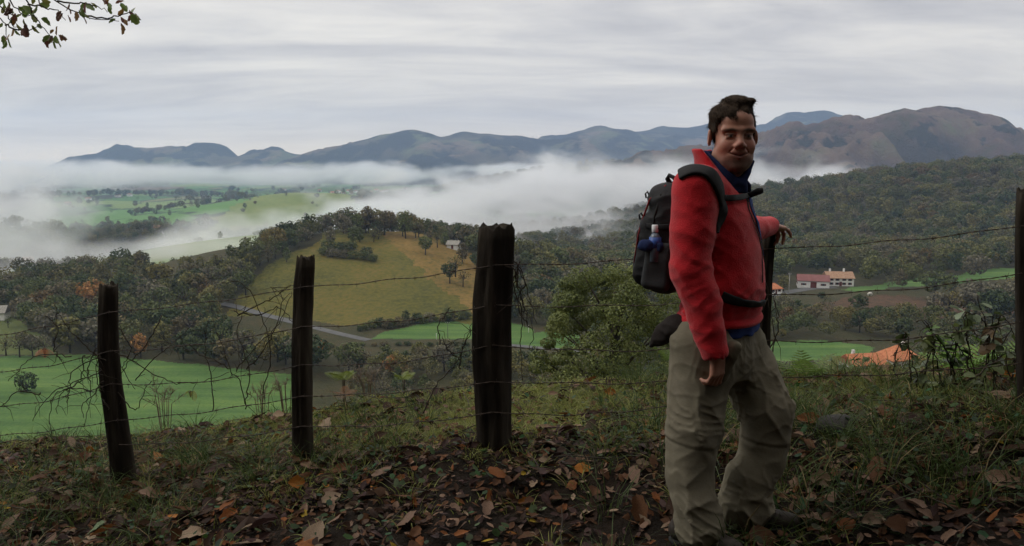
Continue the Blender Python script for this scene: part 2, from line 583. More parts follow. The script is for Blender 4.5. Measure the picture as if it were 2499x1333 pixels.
def landuse(P):
    px, py = pix(P)
    r = np.hypot(P[:, 0], P[:, 1])
    px = px + 14 * fbm(P[:, 0] / 13, P[:, 1] / 13, 4, 61)
    py = py + 7 * fbm(P[:, 0] / 11, P[:, 1] / 11, 4, 62)
    out = np.full(len(P), 'woodfloor', dtype=object)
    far = (r > 640)
    out[far] = 'patch'
    zd = seg_ridge(P[:, 0], P[:, 1], DARK, 0.42, 0.45, 30)
    zs = seg_ridge(P[:, 0], P[:, 1], SECOND, 0.42, 0.4, 20)
    zr = seg_ridge(P[:, 0], P[:, 1], RIGHT, 0.175, 0.25, 30)
    zm = seg_ridge(P[:, 0], P[:, 1], MIDWOOD, 0.3, 0.2, 30)
    zcn = seg_ridge(P[:, 0], P[:, 1], CENTRE, 0.2, 0.2, 40)
    for zz in (zd, zs, zr, zm):
        out[far & (zz > P[:, 2] - 9)] = 'woodfloor'
    out[far & (zcn > P[:, 2] - 15) & (fbm(P[:, 0] / 160, P[:, 1] / 160, 3, 31) > -0.15)] = 'woodfloor'
    out[far & wood_mask(P[:, 0], P[:, 1]) & (r < 4500)] = 'woodfloor'
    for nm, (poly, d0, d1, sort) in FIELDS.items():
        jx = (20 * fbm(P[:, 0] / 9, P[:, 1] / 9, 5, 66, .75), 10 * fbm(P[:, 0] / 7, P[:, 1] / 7, 5, 67, .75)) if sort == 'orange' else (0, 0)
        k = (P[:, 1] > d0) & (P[:, 1] < d1) & in_poly(px + jx[0], py + jx[1], poly)
        out[k] = nm
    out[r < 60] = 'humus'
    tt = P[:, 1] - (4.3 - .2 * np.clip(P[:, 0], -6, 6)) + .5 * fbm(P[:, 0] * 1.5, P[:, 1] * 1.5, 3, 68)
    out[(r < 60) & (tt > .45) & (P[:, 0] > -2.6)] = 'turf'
    return out


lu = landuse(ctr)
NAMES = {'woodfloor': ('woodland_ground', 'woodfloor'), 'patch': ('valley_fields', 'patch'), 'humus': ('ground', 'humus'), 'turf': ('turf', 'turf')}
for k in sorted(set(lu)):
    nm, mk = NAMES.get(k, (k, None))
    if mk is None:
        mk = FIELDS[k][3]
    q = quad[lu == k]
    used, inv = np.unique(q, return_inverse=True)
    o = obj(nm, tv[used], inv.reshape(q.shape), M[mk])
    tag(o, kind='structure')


# ------------------------------------------------------------------ mountains
def mountain_mat(name, stops, scale, wood, woodcol, thresh=0.52):
    m, nt, b = material(name, (0.1, 0.1, 0.1), 0.95, 0.05)
    g = N(nt, 'ShaderNodeNewGeometry')
    n1 = N(nt, 'ShaderNodeTexNoise', i_Scale=scale, i_Detail=8.0, i_Roughness=0.6)
    L(nt, g.outputs['Position'], n1.inputs['Vector'])
    c = ramp(nt, n1.outputs[0], stops)
    n2 = N(nt, 'ShaderNodeTexNoise', i_Scale=wood, i_Detail=9.0, i_Roughness=0.62)
    L(nt, g.outputs['Position'], n2.inputs['Vector'])
    f = ramp(nt, n2.outputs[0], [(thresh - 0.015, (0, 0, 0)), (thresh + 0.03, (1, 1, 1))])
    # scrub fills the gullies, bleached grass and rock lie on the spurs
    ga = N(nt, 'ShaderNodeAttribute', attribute_name='gully')
    spur = ramp(nt, ga.outputs['Fac'], [(0.03, (1, 1, 1)), (0.16, (0, 0, 0))])
    gully = ramp(nt, ga.outputs['Fac'], [(0.42, (0, 0, 0)), (0.75, (1, 1, 1))])
    c = mixc(nt, math_n(nt, 'MULTIPLY', spur, .55), c, (.225, .16, .112))
    c = mixc(nt, math_n(nt, 'MULTIPLY', gully, .8), c, woodcol)
    L(nt, mixc(nt, f, c, woodcol), b.inputs['Base Color'])
    n3 = N(nt, 'ShaderNodeTexNoise', i_Scale=wood * 10, i_Detail=5.0, i_Roughness=0.7)
    L(nt, g.outputs['Position'], n3.inputs['Vector'])
    bp = N(nt, 'ShaderNodeBump', i_Strength=0.9, i_Distance=25.0)
    L(nt, n3.outputs[0], bp.inputs['Height'])
    L(nt, bp.outputs[0], b.inputs['Normal'])
    return m


def mountain(name, pts, slope_f, slope_b, rnd, mat, near=1500, back=500, step=18, rel=0.25, rscale=260, seed=40, extra=(), jag=.05):
    cr_ = crest_of(pts)
    crests = [cr_] + [crest_of(e) for e in extra]
    xs = [p[0] for c in crests for p in c]
    ys = [p[1] for c in crests for p in c]
    x = np.arange(min(xs) - 500, max(xs) + 500, step)
    y = np.arange(min(ys) - near, max(ys) + back, step)
    X, Y = np.meshgrid(x, y)
    Z = seg_ridge(X, Y, crests[0], slope_f, slope_b, rnd)
    for c in crests[1:]:
        Z = np.maximum(Z, seg_ridge(X, Y, c, slope_f * 1.35, slope_b * 1.35, rnd * 0.5))
    depth = np.clip(seg_ridge(X, Y, crests[0], 0, 0, 1) - Z, 0, None)     # metres below the crest
    gul = -np.abs(fbm(X / rscale, Y / (rscale * 1.6), 5, seed)) * 2
    Z = Z + rel * gul * np.clip(depth * 2.4, 0, 190) + fbm(X / (rscale * .28), Y / (rscale * .28), 4, seed + 3) * rscale * jag
    n, mm = X.shape
    i, j = np.meshgrid(np.arange(n - 1), np.arange(mm - 1), indexing='ij')
    q = np.stack([i * mm + j, i * mm + j + 1, (i + 1) * mm + j + 1, (i + 1) * mm + j], -1).reshape(-1, 4)
    v = np.stack([X, Y, Z], -1).reshape(-1, 3)
    keep = (v[q][:, :, 2].max(1) > -190)
    q = q[keep]
    used, inv = np.unique(q, return_inverse=True)
    o = obj(name, v[used], inv.reshape(-1, 4), mat)
    at = o.data.attributes.new('gully', 'FLOAT', 'POINT')
    at.data.foreach_set('value', (-gul).ravel()[used].astype(np.float32))
    return tag(o, kind='structure')


BROWNM = mountain_mat('moorland', [(0.34, (0.085, 0.075, 0.03)), (0.44, (0.135, 0.085, 0.06)), (0.54, (0.165, 0.115, 0.072)), (0.64, (0.16, 0.155, 0.07))], 0.005, 0.009, (0.045, 0.042, 0.025), 0.55)
mountain('moorland_mountain', [(1500, 402, 2250), (1570, 384, 2280), (1640, 354, 2320), (1740, 338, 2380), (1860, 315, 2420), (1930, 301, 2450), (1990, 283, 2500), (2050, 280, 2520), (2120, 279, 2520), (2190, 267, 2480), (2235, 266, 2550), (2290, 262, 2600), (2350, 265, 2620), (2420, 285, 2640), (2499, 315, 2660), (2650, 360, 2700), (2900, 400, 2750)],
         0.30, 0.3, 22, BROWNM, near=900, back=500, step=9, rel=0.62, rscale=230, seed=41,
         extra=[[(2190, 268, 2480), (2130, 310, 2300), (2080, 345, 2180), (2040, 385, 2080), (2010, 420, 2000)], [(2350, 266, 2620), (2400, 310, 2400), (2420, 350, 2250), (2440, 400, 2100)]])
BLUEM = mountain_mat('wooded_mountain', [(0.35, (0.09, 0.075, 0.055)), (0.5, (0.105, 0.095, 0.062)), (0.62, (0.12, 0.14, 0.065))], 0.0028, 0.0035, (0.026, 0.028, 0.022), 0.475)
mountain('long_mountain_ridge', [(90, 402, 4924), (160, 383, 4924), (230, 360, 4970), (310, 347, 5016), (400, 351, 5016), (490, 345, 4970), (560, 353, 4924), (640, 358, 4924), (690, 358, 4924), (770, 368, 4833), (830, 366, 4742), (900, 341, 4651), (960, 325, 4560), (1000, 318, 4560), (1060, 331, 4605), (1130, 320, 4651), (1200, 326, 4742), (1280, 329, 4788), (1400, 334, 4833), (1560, 345, 4833), (1740, 372, 4833)],
         0.26, 0.3, 60, BLUEM, near=1700, back=500, step=24, rel=0.55, rscale=420, seed=52, jag=.024)
mountain('pointed_mountain', [(1230, 352, 5492), (1340, 332, 5492), (1400, 320, 5492), (1457, 306, 5492), (1520, 317, 5492), (1620, 335, 5492)],
         0.3, 0.3, 70, BLUEM, near=1500, back=600, step=36, rel=0.3, rscale=600, seed=53)
mountain('distant_mountain', [(1480, 345, 6028), (1535, 315, 6028), (1560, 306, 6028), (1610, 299, 6028), (1660, 302, 6028), (1740, 294, 6028), (1880, 293, 6028), (1960, 277, 6028), (2010, 273, 6028), (2060, 284, 6028), (2180, 302, 6028), (2400, 330, 6028)],
         0.3, 0.3, 90, BLUEM, near=1800, back=600, step=48, rel=0.3, rscale=800, seed=54)

# ------------------------------------------------------------------ haze and mist
def haze_box():
    x0, x1, y0, y1, z0, z1 = -7600, 7600, -7600, 7600, -330, 405
    v = [(x, y, z) for x in (x0, x1) for y in (y0, y1) for z in (z0, z1)]
    f = [(0, 1, 3, 2), (4, 6, 7, 5), (0, 4, 5, 1), (2, 3, 7, 6), (0, 2, 6, 4), (1, 5, 7, 3)]
    m = bpy.data.materials.new('haze_air')
    m.use_nodes = True
    nt = m.node_tree
    nt.nodes.clear()
    pv = N(nt, 'ShaderNodeVolumePrincipled', i_Density=0.00012, i_Anisotropy=0.2)
    pv.inputs['Color'].default_value = (0.49, 0.67, 1.0, 1)
    out = N(nt, 'ShaderNodeOutputMaterial')
    L(nt, pv.outputs[0], out.inputs['Volume'])
    return tag(obj('haze', v, f, m, smooth=False), kind='stuff')


haze_box()


def mist_mat(name, dens):
    m = bpy.data.materials.new(name)
    m.use_nodes = True
    nt = m.node_tree
    nt.nodes.clear()
    pv = N(nt, 'ShaderNodeVolumePrincipled', i_Density=dens, i_Anisotropy=0.0)
    pv.inputs['Color'].default_value = (0.97, 0.98, 1.0, 1)
    out = N(nt, 'ShaderNodeOutputMaterial')
    L(nt, pv.outputs[0], out.inputs['Volume'])
    return m


def gn_tree(name):
    g = bpy.data.node_groups.new(name, 'GeometryNodeTree')
    g.interface.new_socket('Geometry', in_out='INPUT', socket_type='NodeSocketGeometry')
    g.interface.new_socket('Geometry', in_out='OUTPUT', socket_type='NodeSocketGeometry')
    return g, g.nodes.new('NodeGroupInput'), g.nodes.new('NodeGroupOutput')


def mist(name, blobs, res, dens, nscale, thresh=0.42, soft=0.16, seed=0.0, sq=2.2):
    """a bank of valley mist: smooth lobes (centre, half sizes) torn by noise, kept as a density grid"""
    lo = np.min([np.array(c) - np.array(h) for c, h in blobs], 0)
    hi = np.max([np.array(c) + np.array(h) for c, h in blobs], 0)
    g, gi, go = gn_tree(name)
    pos = g.nodes.new('GeometryNodeInputPosition')
    total = None
    for c, h in blobs:
        sub = N(g, 'ShaderNodeVectorMath', operation='SUBTRACT')
        L(g, pos.outputs[0], sub.inputs[0])
        sub.inputs[1].default_value = [float(q) for q in c]
        dv = N(g, 'ShaderNodeVectorMath', operation='DIVIDE')
        L(g, sub.outputs[0], dv.inputs[0])
        dv.inputs[1].default_value = [float(q) for q in h]
        ln = N(g, 'ShaderNodeVectorMath', operation='LENGTH')
        L(g, dv.outputs[0], ln.inputs[0])
        f = math_n(g, 'SUBTRACT', 1.0, ln.outputs['Value'], clamp=True)
        total = f if total is None else math_n(g, 'MAXIMUM', total, f)
    mp = N(g, 'ShaderNodeVectorMath', operation='MULTIPLY')
    L(g, pos.outputs[0], mp.inputs[0])
    mp.inputs[1].default_value = (1.0, 0.8, sq)
    nz = N(g, 'ShaderNodeTexNoise', noise_dimensions='4D', i_Scale=nscale, i_Detail=6.0, i_Roughness=0.63, i_Distortion=1.1)
    nz.inputs['W'].default_value = seed
    L(g, mp.outputs[0], nz.inputs['Vector'])
    # density = how far lobe + noise rises over the threshold
    s = math_n(g, 'ADD', math_n(g, 'MULTIPLY', total, 0.9), math_n(g, 'MULTIPLY', math_n(g, 'SUBTRACT', nz.outputs[0], 0.5), 3.1))
    d = math_n(g, 'DIVIDE', math_n(g, 'SUBTRACT', s, thresh), soft * 2.5, clamp=True)
    d = math_n(g, 'MULTIPLY', d, math_n(g, 'MULTIPLY', total, 5.0, clamp=True))
    vc = g.nodes.new('GeometryNodeVolumeCube')
    L(g, d, vc.inputs['Density'])
    vc.inputs['Min'].default_value = [float(q) for q in lo]
    vc.inputs['Max'].default_value = [float(q) for q in hi]
    for ax, rr in zip('XYZ', res):
        vc.inputs['Resolution ' + ax].default_value = rr
    sm = g.nodes.new('GeometryNodeSetMaterial')
    sm.inputs['Material'].default_value = mist_mat(name + '_vapour', dens)
    L(g, vc.outputs[0], sm.inputs[0])
    L(g, sm.outputs[0], go.inputs[0])
    vol = bpy.data.volumes.new(name)
    vol.materials.append(sm.inputs['Material'].default_value)
    o = bpy.data.objects.new(name, vol)
    COL.objects.link(o)
    md = o.modifiers.new('mist', 'NODES')
    md.node_group = g
    return tag(o, kind='stuff')


def blob(px, py, d, hx, hy, hz):
    return (W(px, py, d), (hx, hy, hz))


# central bank behind the tawny hill, climbing to the right under the brown mountain
mist('mist_bank', [blob(440, 588, 880, 120, 160, 22), blob(720, 552, 950, 170, 220, 34), blob(980, 520, 1150, 230, 320, 52), blob(1200, 490, 1300, 330, 400, 75),
                   blob(1420, 470, 1350, 330, 400, 85), blob(1620, 458, 1350, 320, 350, 78), blob(1810, 452, 1400, 280, 300, 70), blob(1960, 445, 1450, 200, 250, 48)],
     (240, 130, 40), 0.018, 0.0072, seed=1.0, thresh=.34, soft=.24)
mist('low_mist', [blob(560, 606, 620, 80, 90, 15), blob(800, 585, 640, 120, 110, 24), blob(1030, 580, 650, 120, 110, 28), blob(1120, 590, 800, 180, 200, 30), blob(1330, 555, 850, 220, 220, 36), blob(1480, 590, 760, 150, 200, 26)], (200, 100, 32), 0.014, 0.0095, seed=3.0, thresh=.36, soft=.22)
mist('far_mist', [blob(-100, 450, 2700, 560, 600, 100), blob(230, 430, 2900, 760, 500, 74), blob(600, 430, 3100, 720, 450, 62), blob(930, 422, 3300, 640, 400, 58), blob(1220, 414, 3400, 480, 350, 40)],
     (200, 80, 26), 0.011, 0.0034, seed=5.0, thresh=.28, soft=.2)
mist('left_mist', [blob(-20, 600, 600, 84, 200, 46), blob(60, 660, 520, 62, 120, 28), blob(-20, 505, 950, 140, 200, 60), blob(270, 620, 560, 60, 80, 15)], (80, 90, 40), 0.017, 0.010, seed=7.0, thresh=.30, soft=.24)
# ------------------------------------------------------------------ road
def ground_at(px, py, d0=150, d1=900):
    """terrain point seen at a photo pixel, searched between two distances"""
    d = np.linspace(d0, d1, 1500)
    P = np.array([W(px, py, k) for k in (d0, d1)])
    t = (d - d0) / (d1 - d0)
    X = P[0, 0] + (P[1, 0] - P[0, 0]) * t
    Z = P[0, 2] + (P[1, 2] - P[0, 2]) * t
    below = Z < H(X, d)
    if below[0] or not below.any():
        k = int(np.argmin(np.abs(Z - H(X, d))))
    else:
        k = int(np.argmax(below))
    return np.array([X[k], d[k], float(H(X[k], d[k]))])


def ribbon(name, pts, width, mat, lift=0.12):
    P = [ground_at(*p) for p in pts]
    C = []
    for i in range(len(P) - 1):
        n = max(2, int(np.hypot(*(P[i + 1] - P[i])[:2]) / 3))
        for k in range(n):
            C.append(P[i] + (P[i + 1] - P[i]) * k / n)
    C.append(P[-1])
    C = np.array(C)
    for _ in range(4):
        C[1:-1] = (C[:-2] + C[1:-1] * 2 + C[2:]) / 4
    T = np.gradient(C[:, :2], axis=0)
    T /= np.linalg.norm(T, axis=1)[:, None]
    Nn = np.stack([-T[:, 1], T[:, 0]], 1)
    cols = []
    for s in (-1, -0.33, 0.33, 1):
        q = C[:, :2] + Nn * s * width / 2
        cols.append(np.stack([q[:, 0], q[:, 1], np.maximum(H(q[:, 0], q[:, 1]), H(C[:, 0], C[:, 1]) - .1) + lift], 1))
    v = np.stack(cols, 1).reshape(-1, 3)
    f = [(i * 4 + k, i * 4 + k + 1, (i + 1) * 4 + k + 1, (i + 1) * 4 + k) for i in range(len(C) - 1) for k in range(3)]
    return tag(obj(name, v, np.array(f)[:, ::-1], mat), kind='structure')


M['asphalt'] = noise_mat('pale_worn_asphalt', [(0.3, (0.075, 0.075, 0.075)), (0.7, (0.12, 0.12, 0.115))], 0.4, coord='World')
ribbon('road', [(540, 742, 250, 420), (640, 768, 250, 420), (760, 798, 240, 400), (840, 818, 230, 380), (900, 831, 220, 350)], 3.6, M['asphalt'])
ribbon('lane', [(1215, 840, 200, 340), (1260, 844, 200, 340), (1340, 852, 200, 340), (1440, 860, 200, 340)], 3.2, M['asphalt'])
ribbon('farm_track', [(1880, 722, 330, 420), (1930, 712, 330, 430), (1985, 703, 330, 440), (2040, 702, 330, 450)], 6.5, M['asphalt'])

# ------------------------------------------------------------------ buildings
M['white_wall'] = noise_mat('white_render_wall', [(0.3, (0.62, 0.61, 0.58)), (0.7, (0.80, 0.79, 0.76))], 0.8, rough=0.9)
M['orange_tile'] = noise_mat('orange_clay_tiles', [(0.3, (0.30, 0.10, 0.045)), (0.5, (0.42, 0.15, 0.065)), (0.72, (0.50, 0.23, 0.12))], 1.6, rough=0.85, bump=0.6, bscale=4)
M['pale_tile'] = noise_mat('faded_clay_tiles', [(0.3, (0.22, 0.13, 0.08)), (0.5, (0.30, 0.18, 0.11)), (0.72, (0.38, 0.26, 0.18))], 1.2, rough=0.85, bump=0.6, bscale=4)
M['red_roof'] = noise_mat('red_sheet_roof', [(0.3, (0.15, 0.055, 0.05)), (0.7, (0.20, 0.08, 0.07))], 0.6, rough=0.6)
M['shutter'] = material('brown_red_shutter', (0.12, 0.03, 0.02), 0.7)[0]
M['dark_glass'] = material('dark_window_glass', (0.02, 0.025, 0.03), 0.15, 0.5)[0]
M['stone'] = noise_mat('grey_stone', [(0.3, (0.18, 0.17, 0.15)), (0.7, (0.34, 0.32, 0.28))], 2.0, rough=0.9)
M['pole_wood'] = noise_mat('pale_weathered_pole', [(0.3, (0.30, 0.29, 0.27)), (0.7, (0.45, 0.44, 0.41))], 2.0)


def house(name, base, size, wall_h, roof_h, rz, roof_m, wall_m, hip=0.0, over=0.5, windows=(), doors=(), chimneys=(), label='', group=None, cat='house', wname='window'):
    """size = (length, depth); windows = (face, u, v, w, h); faces: f front -y, l left -x, r right +x"""
    t = empty(name, base, rz)
    tag(t, label, cat, group)
    lx, ly = size[0] / 2, size[1] / 2
    g = Geo()
    z0 = -3.0
    v = [(-lx, -ly, z0), (lx, -ly, z0), (lx, ly, z0), (-lx, ly, z0), (-lx, -ly, wall_h), (lx, -ly, wall_h), (lx, ly, wall_h), (-lx, ly, wall_h)]
    f = [(0, 1, 5, 4), (1, 2, 6, 5), (2, 3, 7, 6), (3, 0, 4, 7)]
    if hip <= 0:
        v += [(-lx, 0, wall_h + roof_h - .12), (lx, 0, wall_h + roof_h - .12)]
        f += [(4, 8, 7), (5, 6, 9)]
    g.add(v, f)
    g.build('wall', wall_m, t, smooth=False)
    o, th = over, 0.22
    k = roof_h / ly
    zt = wall_h + roof_h
    rx = lx + (o if hip <= 0 else o)
    e = wall_h - o * k
    hx = max(0.3, lx - hip) if hip > 0 else lx + o
    gr = Geo()
    top = [(-rx, -ly - o, e), (rx, -ly - o, e), (rx, ly + o, e), (-rx, ly + o, e), (-hx, 0, zt), (hx, 0, zt)]
    bot = [(x, y, z - th) for x, y, z in top]
    gr.add(top + bot, [(0, 1, 5, 4), (2, 3, 4, 5), (1, 2, 5), (3, 0, 4), (7, 6, 10, 11), (9, 8, 11, 10), (8, 7, 11), (6, 9, 10), (0, 6, 7, 1), (1, 7, 8, 2), (2, 8, 9, 3), (3, 9, 6, 0)])
    roof = gr.build('roof', roof_m, t, smooth=False)
    for cx, cyy, ch in chimneys:
        c = Geo()
        c.box((cx, cyy, zt + ch / 2 - .6), (.4, .35, ch / 2 + .4))
        c.build('chimney', M['white_wall'], roof, smooth=False)
    for nm, items, mt in ((wname, windows, M['dark_glass']), ('door', doors, M['shutter'])):
        for face, u, vv, ww, hh in items:
            c = Geo()
            if face == 'f':
                c.box((u, -ly - .0, vv), (ww / 2, .06, hh / 2))
                sh = [(u - ww * .78, -ly - .04, vv), (u + ww * .78, -ly - .04, vv)]
                sz = (ww * .24, .05, hh / 2)
            else:
                sx = -lx if face == 'l' else lx
                c.box((sx, u, vv), (.06, ww / 2, hh / 2))
                dx = -.04 if face == 'l' else .04
                sh = [(sx + dx, u - ww * .78, vv), (sx + dx, u + ww * .78, vv)]
                sz = (.05, ww * .24, hh / 2)
            wo_ = c.build(nm, mt, t, smooth=False)
            if nm == 'window':
                for s in sh:
                    c = Geo()
                    c.box(s, sz)
                    c.build('shutter', M['shutter'], wo_, smooth=False)
    return t


def wins(face, us, vs, w=1.0, h=1.3):
    return [(face, u, v, w, h) for u in us for v in vs]


b = ground_at(1983, 700, 340, 470)
house('barn', b, (14.5, 9), 3.7, 2.4, R(-16), M['red_roof'], M['white_wall'], over=.35, windows=wins('l', (-2, 2), (2.0,), 1.4, 1.0) + wins('f', (-4.5, 4.5), (1.8,), 1.2, .9), doors=[('l', 0, 1.4, 2.0, 2.8), ('f', 0, 1.5, 2.8, 3.0)], label='white barn with a long dull red roof beside the farm track', cat='barn')
b = ground_at(2046, 697, 340, 470)
house('farmhouse', b + np.array([0.5, 2, 0]), (12.5, 9), 4.3, 2.5, R(-6), M['pale_tile'], M['white_wall'], windows=wins('f', (-4.4, -1.6, 1.6, 4.4), (1.3, 3.3), .9, 1.1), doors=[('f', 0, 1.2, 1.2, 2.2)], chimneys=[(2.5, 0, 1.6), (-4, 0.6, 1.4)], label='white farmhouse with a faded orange tiled roof, right of the red roofed barn', cat='farmhouse')
b = ground_at(1884, 716, 330, 420)
house('small_house', b, (6.5, 6), 2.9, 2.0, R(20), M['orange_tile'], M['white_wall'], hip=2.0, windows=wins('f', (-1.7, 1.7), (1.7,), .8, 1.0), doors=[('f', 0, 1.1, 1.0, 2.1)], label='small white house with orange hipped roof just right of the red jacket', cat='house')
hb = np.array([*W(2190, 900, 236)[:2], -62.0])
hb[2] = H(hb[0], hb[1]) + 0.6
zr = W(2190, 838, 238)[2]
house('orange_roofed_house', hb, (9.5, 9.0), zr - hb[2] - 3.3, 3.3, R(10), M['orange_tile'], M['white_wall'], hip=3.8, windows=wins('f', (-3.2, 0, 3.2), (zr - hb[2] - 5.4,), 1.0, 1.4) + wins('l', (-2.5, 2.5), (zr - hb[2] - 5.4,)), chimneys=[(1.5, 0.4, 1.2)], label='large white house with bright orange hipped roof showing above the right hand verge', cat='house')
hb2 = np.array([*W(2104, 900, 230)[:2], hb[2]])
zr2 = W(2104, 862, 230)[2]
house('long_roofed_house', hb2, (10.5, 7.5), zr2 - hb2[2] - 2.3, 2.3, R(10), M['orange_tile'], M['white_wall'], windows=wins('f', (-3.6, -1.2, 1.2, 3.6), (zr2 - hb2[2] - 4.0,), 1.0, 1.3), chimneys=[(-3, 0.4, 1.2)], label='lower white wing with a long orange gabled roof left of the hipped roof', cat='house')
# far houses: pixel position of the foot, distance range, size
FARH = [(812, 474), (826, 470), (838, 475), (850, 469), (858, 474), (868, 470), (880, 473), (893, 469), (905, 472), (918, 467), (930, 471), (942, 468), (990, 464), (955, 476), (780, 468)]
for i, (px, py) in enumerate(FARH):
    b = ground_at(px, py, 2000, 3600)
    house('village_house', b, (11 + 6 * random.random(), 10), 6, 3.2, random.uniform(-.5, .5), M['pale_tile'] if i % 3 else M['orange_tile'], M['white_wall'], windows=wins('f', (-3, 3), (3.5,), 1.4, 1.6), label='tiny white house with tiled roof in the far village above the green hill', group='houses of the far village')
for px, py, d0, d1, s, lab in [(690, 466, 2200, 3200, 26, 'long pale building alone on the plain left of the far village'), (166, 500, 1500, 2600, 16, 'tiny white house by a dark hedge on the far left plain'),
                               (216, 489, 1700, 2800, 17, 'tiny white house among trees on the far left plain, right of another'), (288, 481, 1800, 3000, 17, 'tiny white house at the edge of a far wood'),
                               (317, 479, 1800, 3000, 15, 'tiny pale house beside the far wood, next to another'), (385, 551, 700, 1100, 8, 'small white house on the wooded knoll in the mist')]:
    b = ground_at(px, py, d0, d1)
    house('far_house', b, (s, 9), 6, 3, random.uniform(-.4, .4), M['pale_tile'], M['white_wall'], windows=wins('f', (-2.5, 2.5), (3.2,), 1.2, 1.4), label=lab)
b = ground_at(70, 652, 480, 720)
house('misty_house', b, (6, 6), 5.5, 2.5, 0.3, M['pale_tile'], M['white_wall'], windows=wins('f', (-1.5, 1.5), (3.5,)), label='pale house half lost in the mist below the dark wooded hill at far left')
b = ground_at(1108, 606, 340, 460)
house('hillside_shed', b, (6, 5), 2.4, 1.6, -.3, M['stone'], M['white_wall'], doors=[('f', 0, 1, 1.2, 2)], label='small white shed among the trees at the right foot of the tawny hill', cat='shed')
b = ground_at(2, 778, 250, 345)
house('field_shed', b, (5, 6), 3.2, 2.2, .2, M['stone'], M['white_wall'], doors=[('f', 0, 1.2, 1.6, 2.2)], label='whitish shed at the left edge on the small round green field', cat='shed')


def pole(name, base, h, label, mat, group=None, arm=True, r=.11, cat='pole'):
    t = empty(name, base)
    tag(t, label, cat, group)
    g = Geo()
    g.tube([(0, 0, -.5), (0, 0, h * .5), (0.02, 0, h)], [r, r * .85, r * .65], 8)
    g.build('shaft', mat, t)
    if arm:
        g = Geo()
        g.box((0, -.12, h - .5), (.8, .06, .06))
        g.build('crossarm', mat, t, smooth=False)
        for s in (-.7, 0, .7):
            g = Geo()
            g.tube([(s, -.12, h - .44), (s, -.12, h - .2)], [.05, .04], 6)
            g.build('insulator', M['white_wall'], t)
    return t


pole('utility_pole', ground_at(1925, 716, 330, 420), 9.6, 'pale utility pole standing left of the white barn', M['pole_wood'], r=.16)
M['grey_pole'] = material('dull_grey_pole', (0.10, 0.10, 0.09), .8)[0]
pole('utility_pole', ground_at(1093, 825, 200, 340), 6.0, 'dark thin utility pole in the pasture left of the thick post', M['grey_pole'], r=.12)
pole('white_stake', ground_at(1065, 829, 200, 340), 2.3, 'short white stake at the near edge of the roadside pasture', M['white_wall'], arm=False, r=.10, cat='stake')
pole('white_stake', ground_at(1290, 812, 200, 340), 2.8, 'white stake at the right end of the roadside pasture', M['white_wall'], arm=False, r=.10, cat='stake')
pole('mast', ground_at(779, 556, 380, 520), 6.5, 'thin mast on the hill crest left of the tall trees', M['grey_pole'], r=.12, cat='mast')


def grazing(px, py, lab, s=1.0, rz=0.0):
    b = ground_at(px, py, 300, 480)
    t = empty('sheep', b, rz)
    tag(t, lab, 'sheep')
    me = bpy.data.meshes.new('body')
    sk = [((-.55, 0, .78), .32), ((-.2, 0, .8), .36), ((.25, 0, .8), .35), ((.55, 0, .82), .27), ((.75, 0, .72), .16), ((.92, 0, .45), .13), ((1.0, 0, .25), .09)]
    ed = [(i, i + 1) for i in range(6)]
    for at, x, y in ((0, -.5, .16), (0, -.5, -.16), (3, .5, .15), (3, .5, -.15)):
        n = len(sk)
        sk += [((x, y, .5), .13), ((x + (.04 if at else -.06), y, .3), .08), ((x, y, .02), .06)]
        ed += [(at, n), (n, n + 1), (n + 1, n + 2)]
    n = len(sk)
    sk += [((-.72, 0, .68), .08), ((-.78, 0, .45), .05), ((.8, .14, .62), .05), ((.8, -.14, .62), .05)]
    ed += [(0, n), (n, n + 1), (4, n + 2), (4, n + 3)]
    me.from_pydata([np.array(p) * s for p, r_ in sk], ed, [])
    o = link('body', me, t)
    md = o.modifiers.new('skin', 'SKIN')
    for v, (p, r_) in zip(me.skin_vertices[0].data, sk):
        v.radius = (r_ * s, r_ * s)
    me.skin_vertices[0].data[0].use_root = True
    o.modifiers.new('sub', 'SUBSURF').levels = 1
    me.materials.append(M['wool'])


M['wool'] = noise_mat('white_wool', [(0.3, (0.5, 0.48, 0.43)), (0.7, (0.7, 0.68, 0.62))], 8)
grazing(2122, 722, 'white sheep grazing at the top of the russet bracken slope', 1.5, .2)
grazing(2174, 762, 'white sheep lower down on the bracken among bushes', 1.2, 2.8)

# ------------------------------------------------------------------ trees
TREE_TONES = {
    'dark green': (0.050, 0.072, 0.030), 'mid green': (0.100, 0.122, 0.045), 'olive': (0.150, 0.145, 0.052),
    'yellowing': (0.17, 0.145, 0.046), 'brown': (0.135, 0.114, 0.060), 'grey brown': (0.135, 0.126, 0.090), 'rusty orange': (0.30, 0.155, 0.055)}


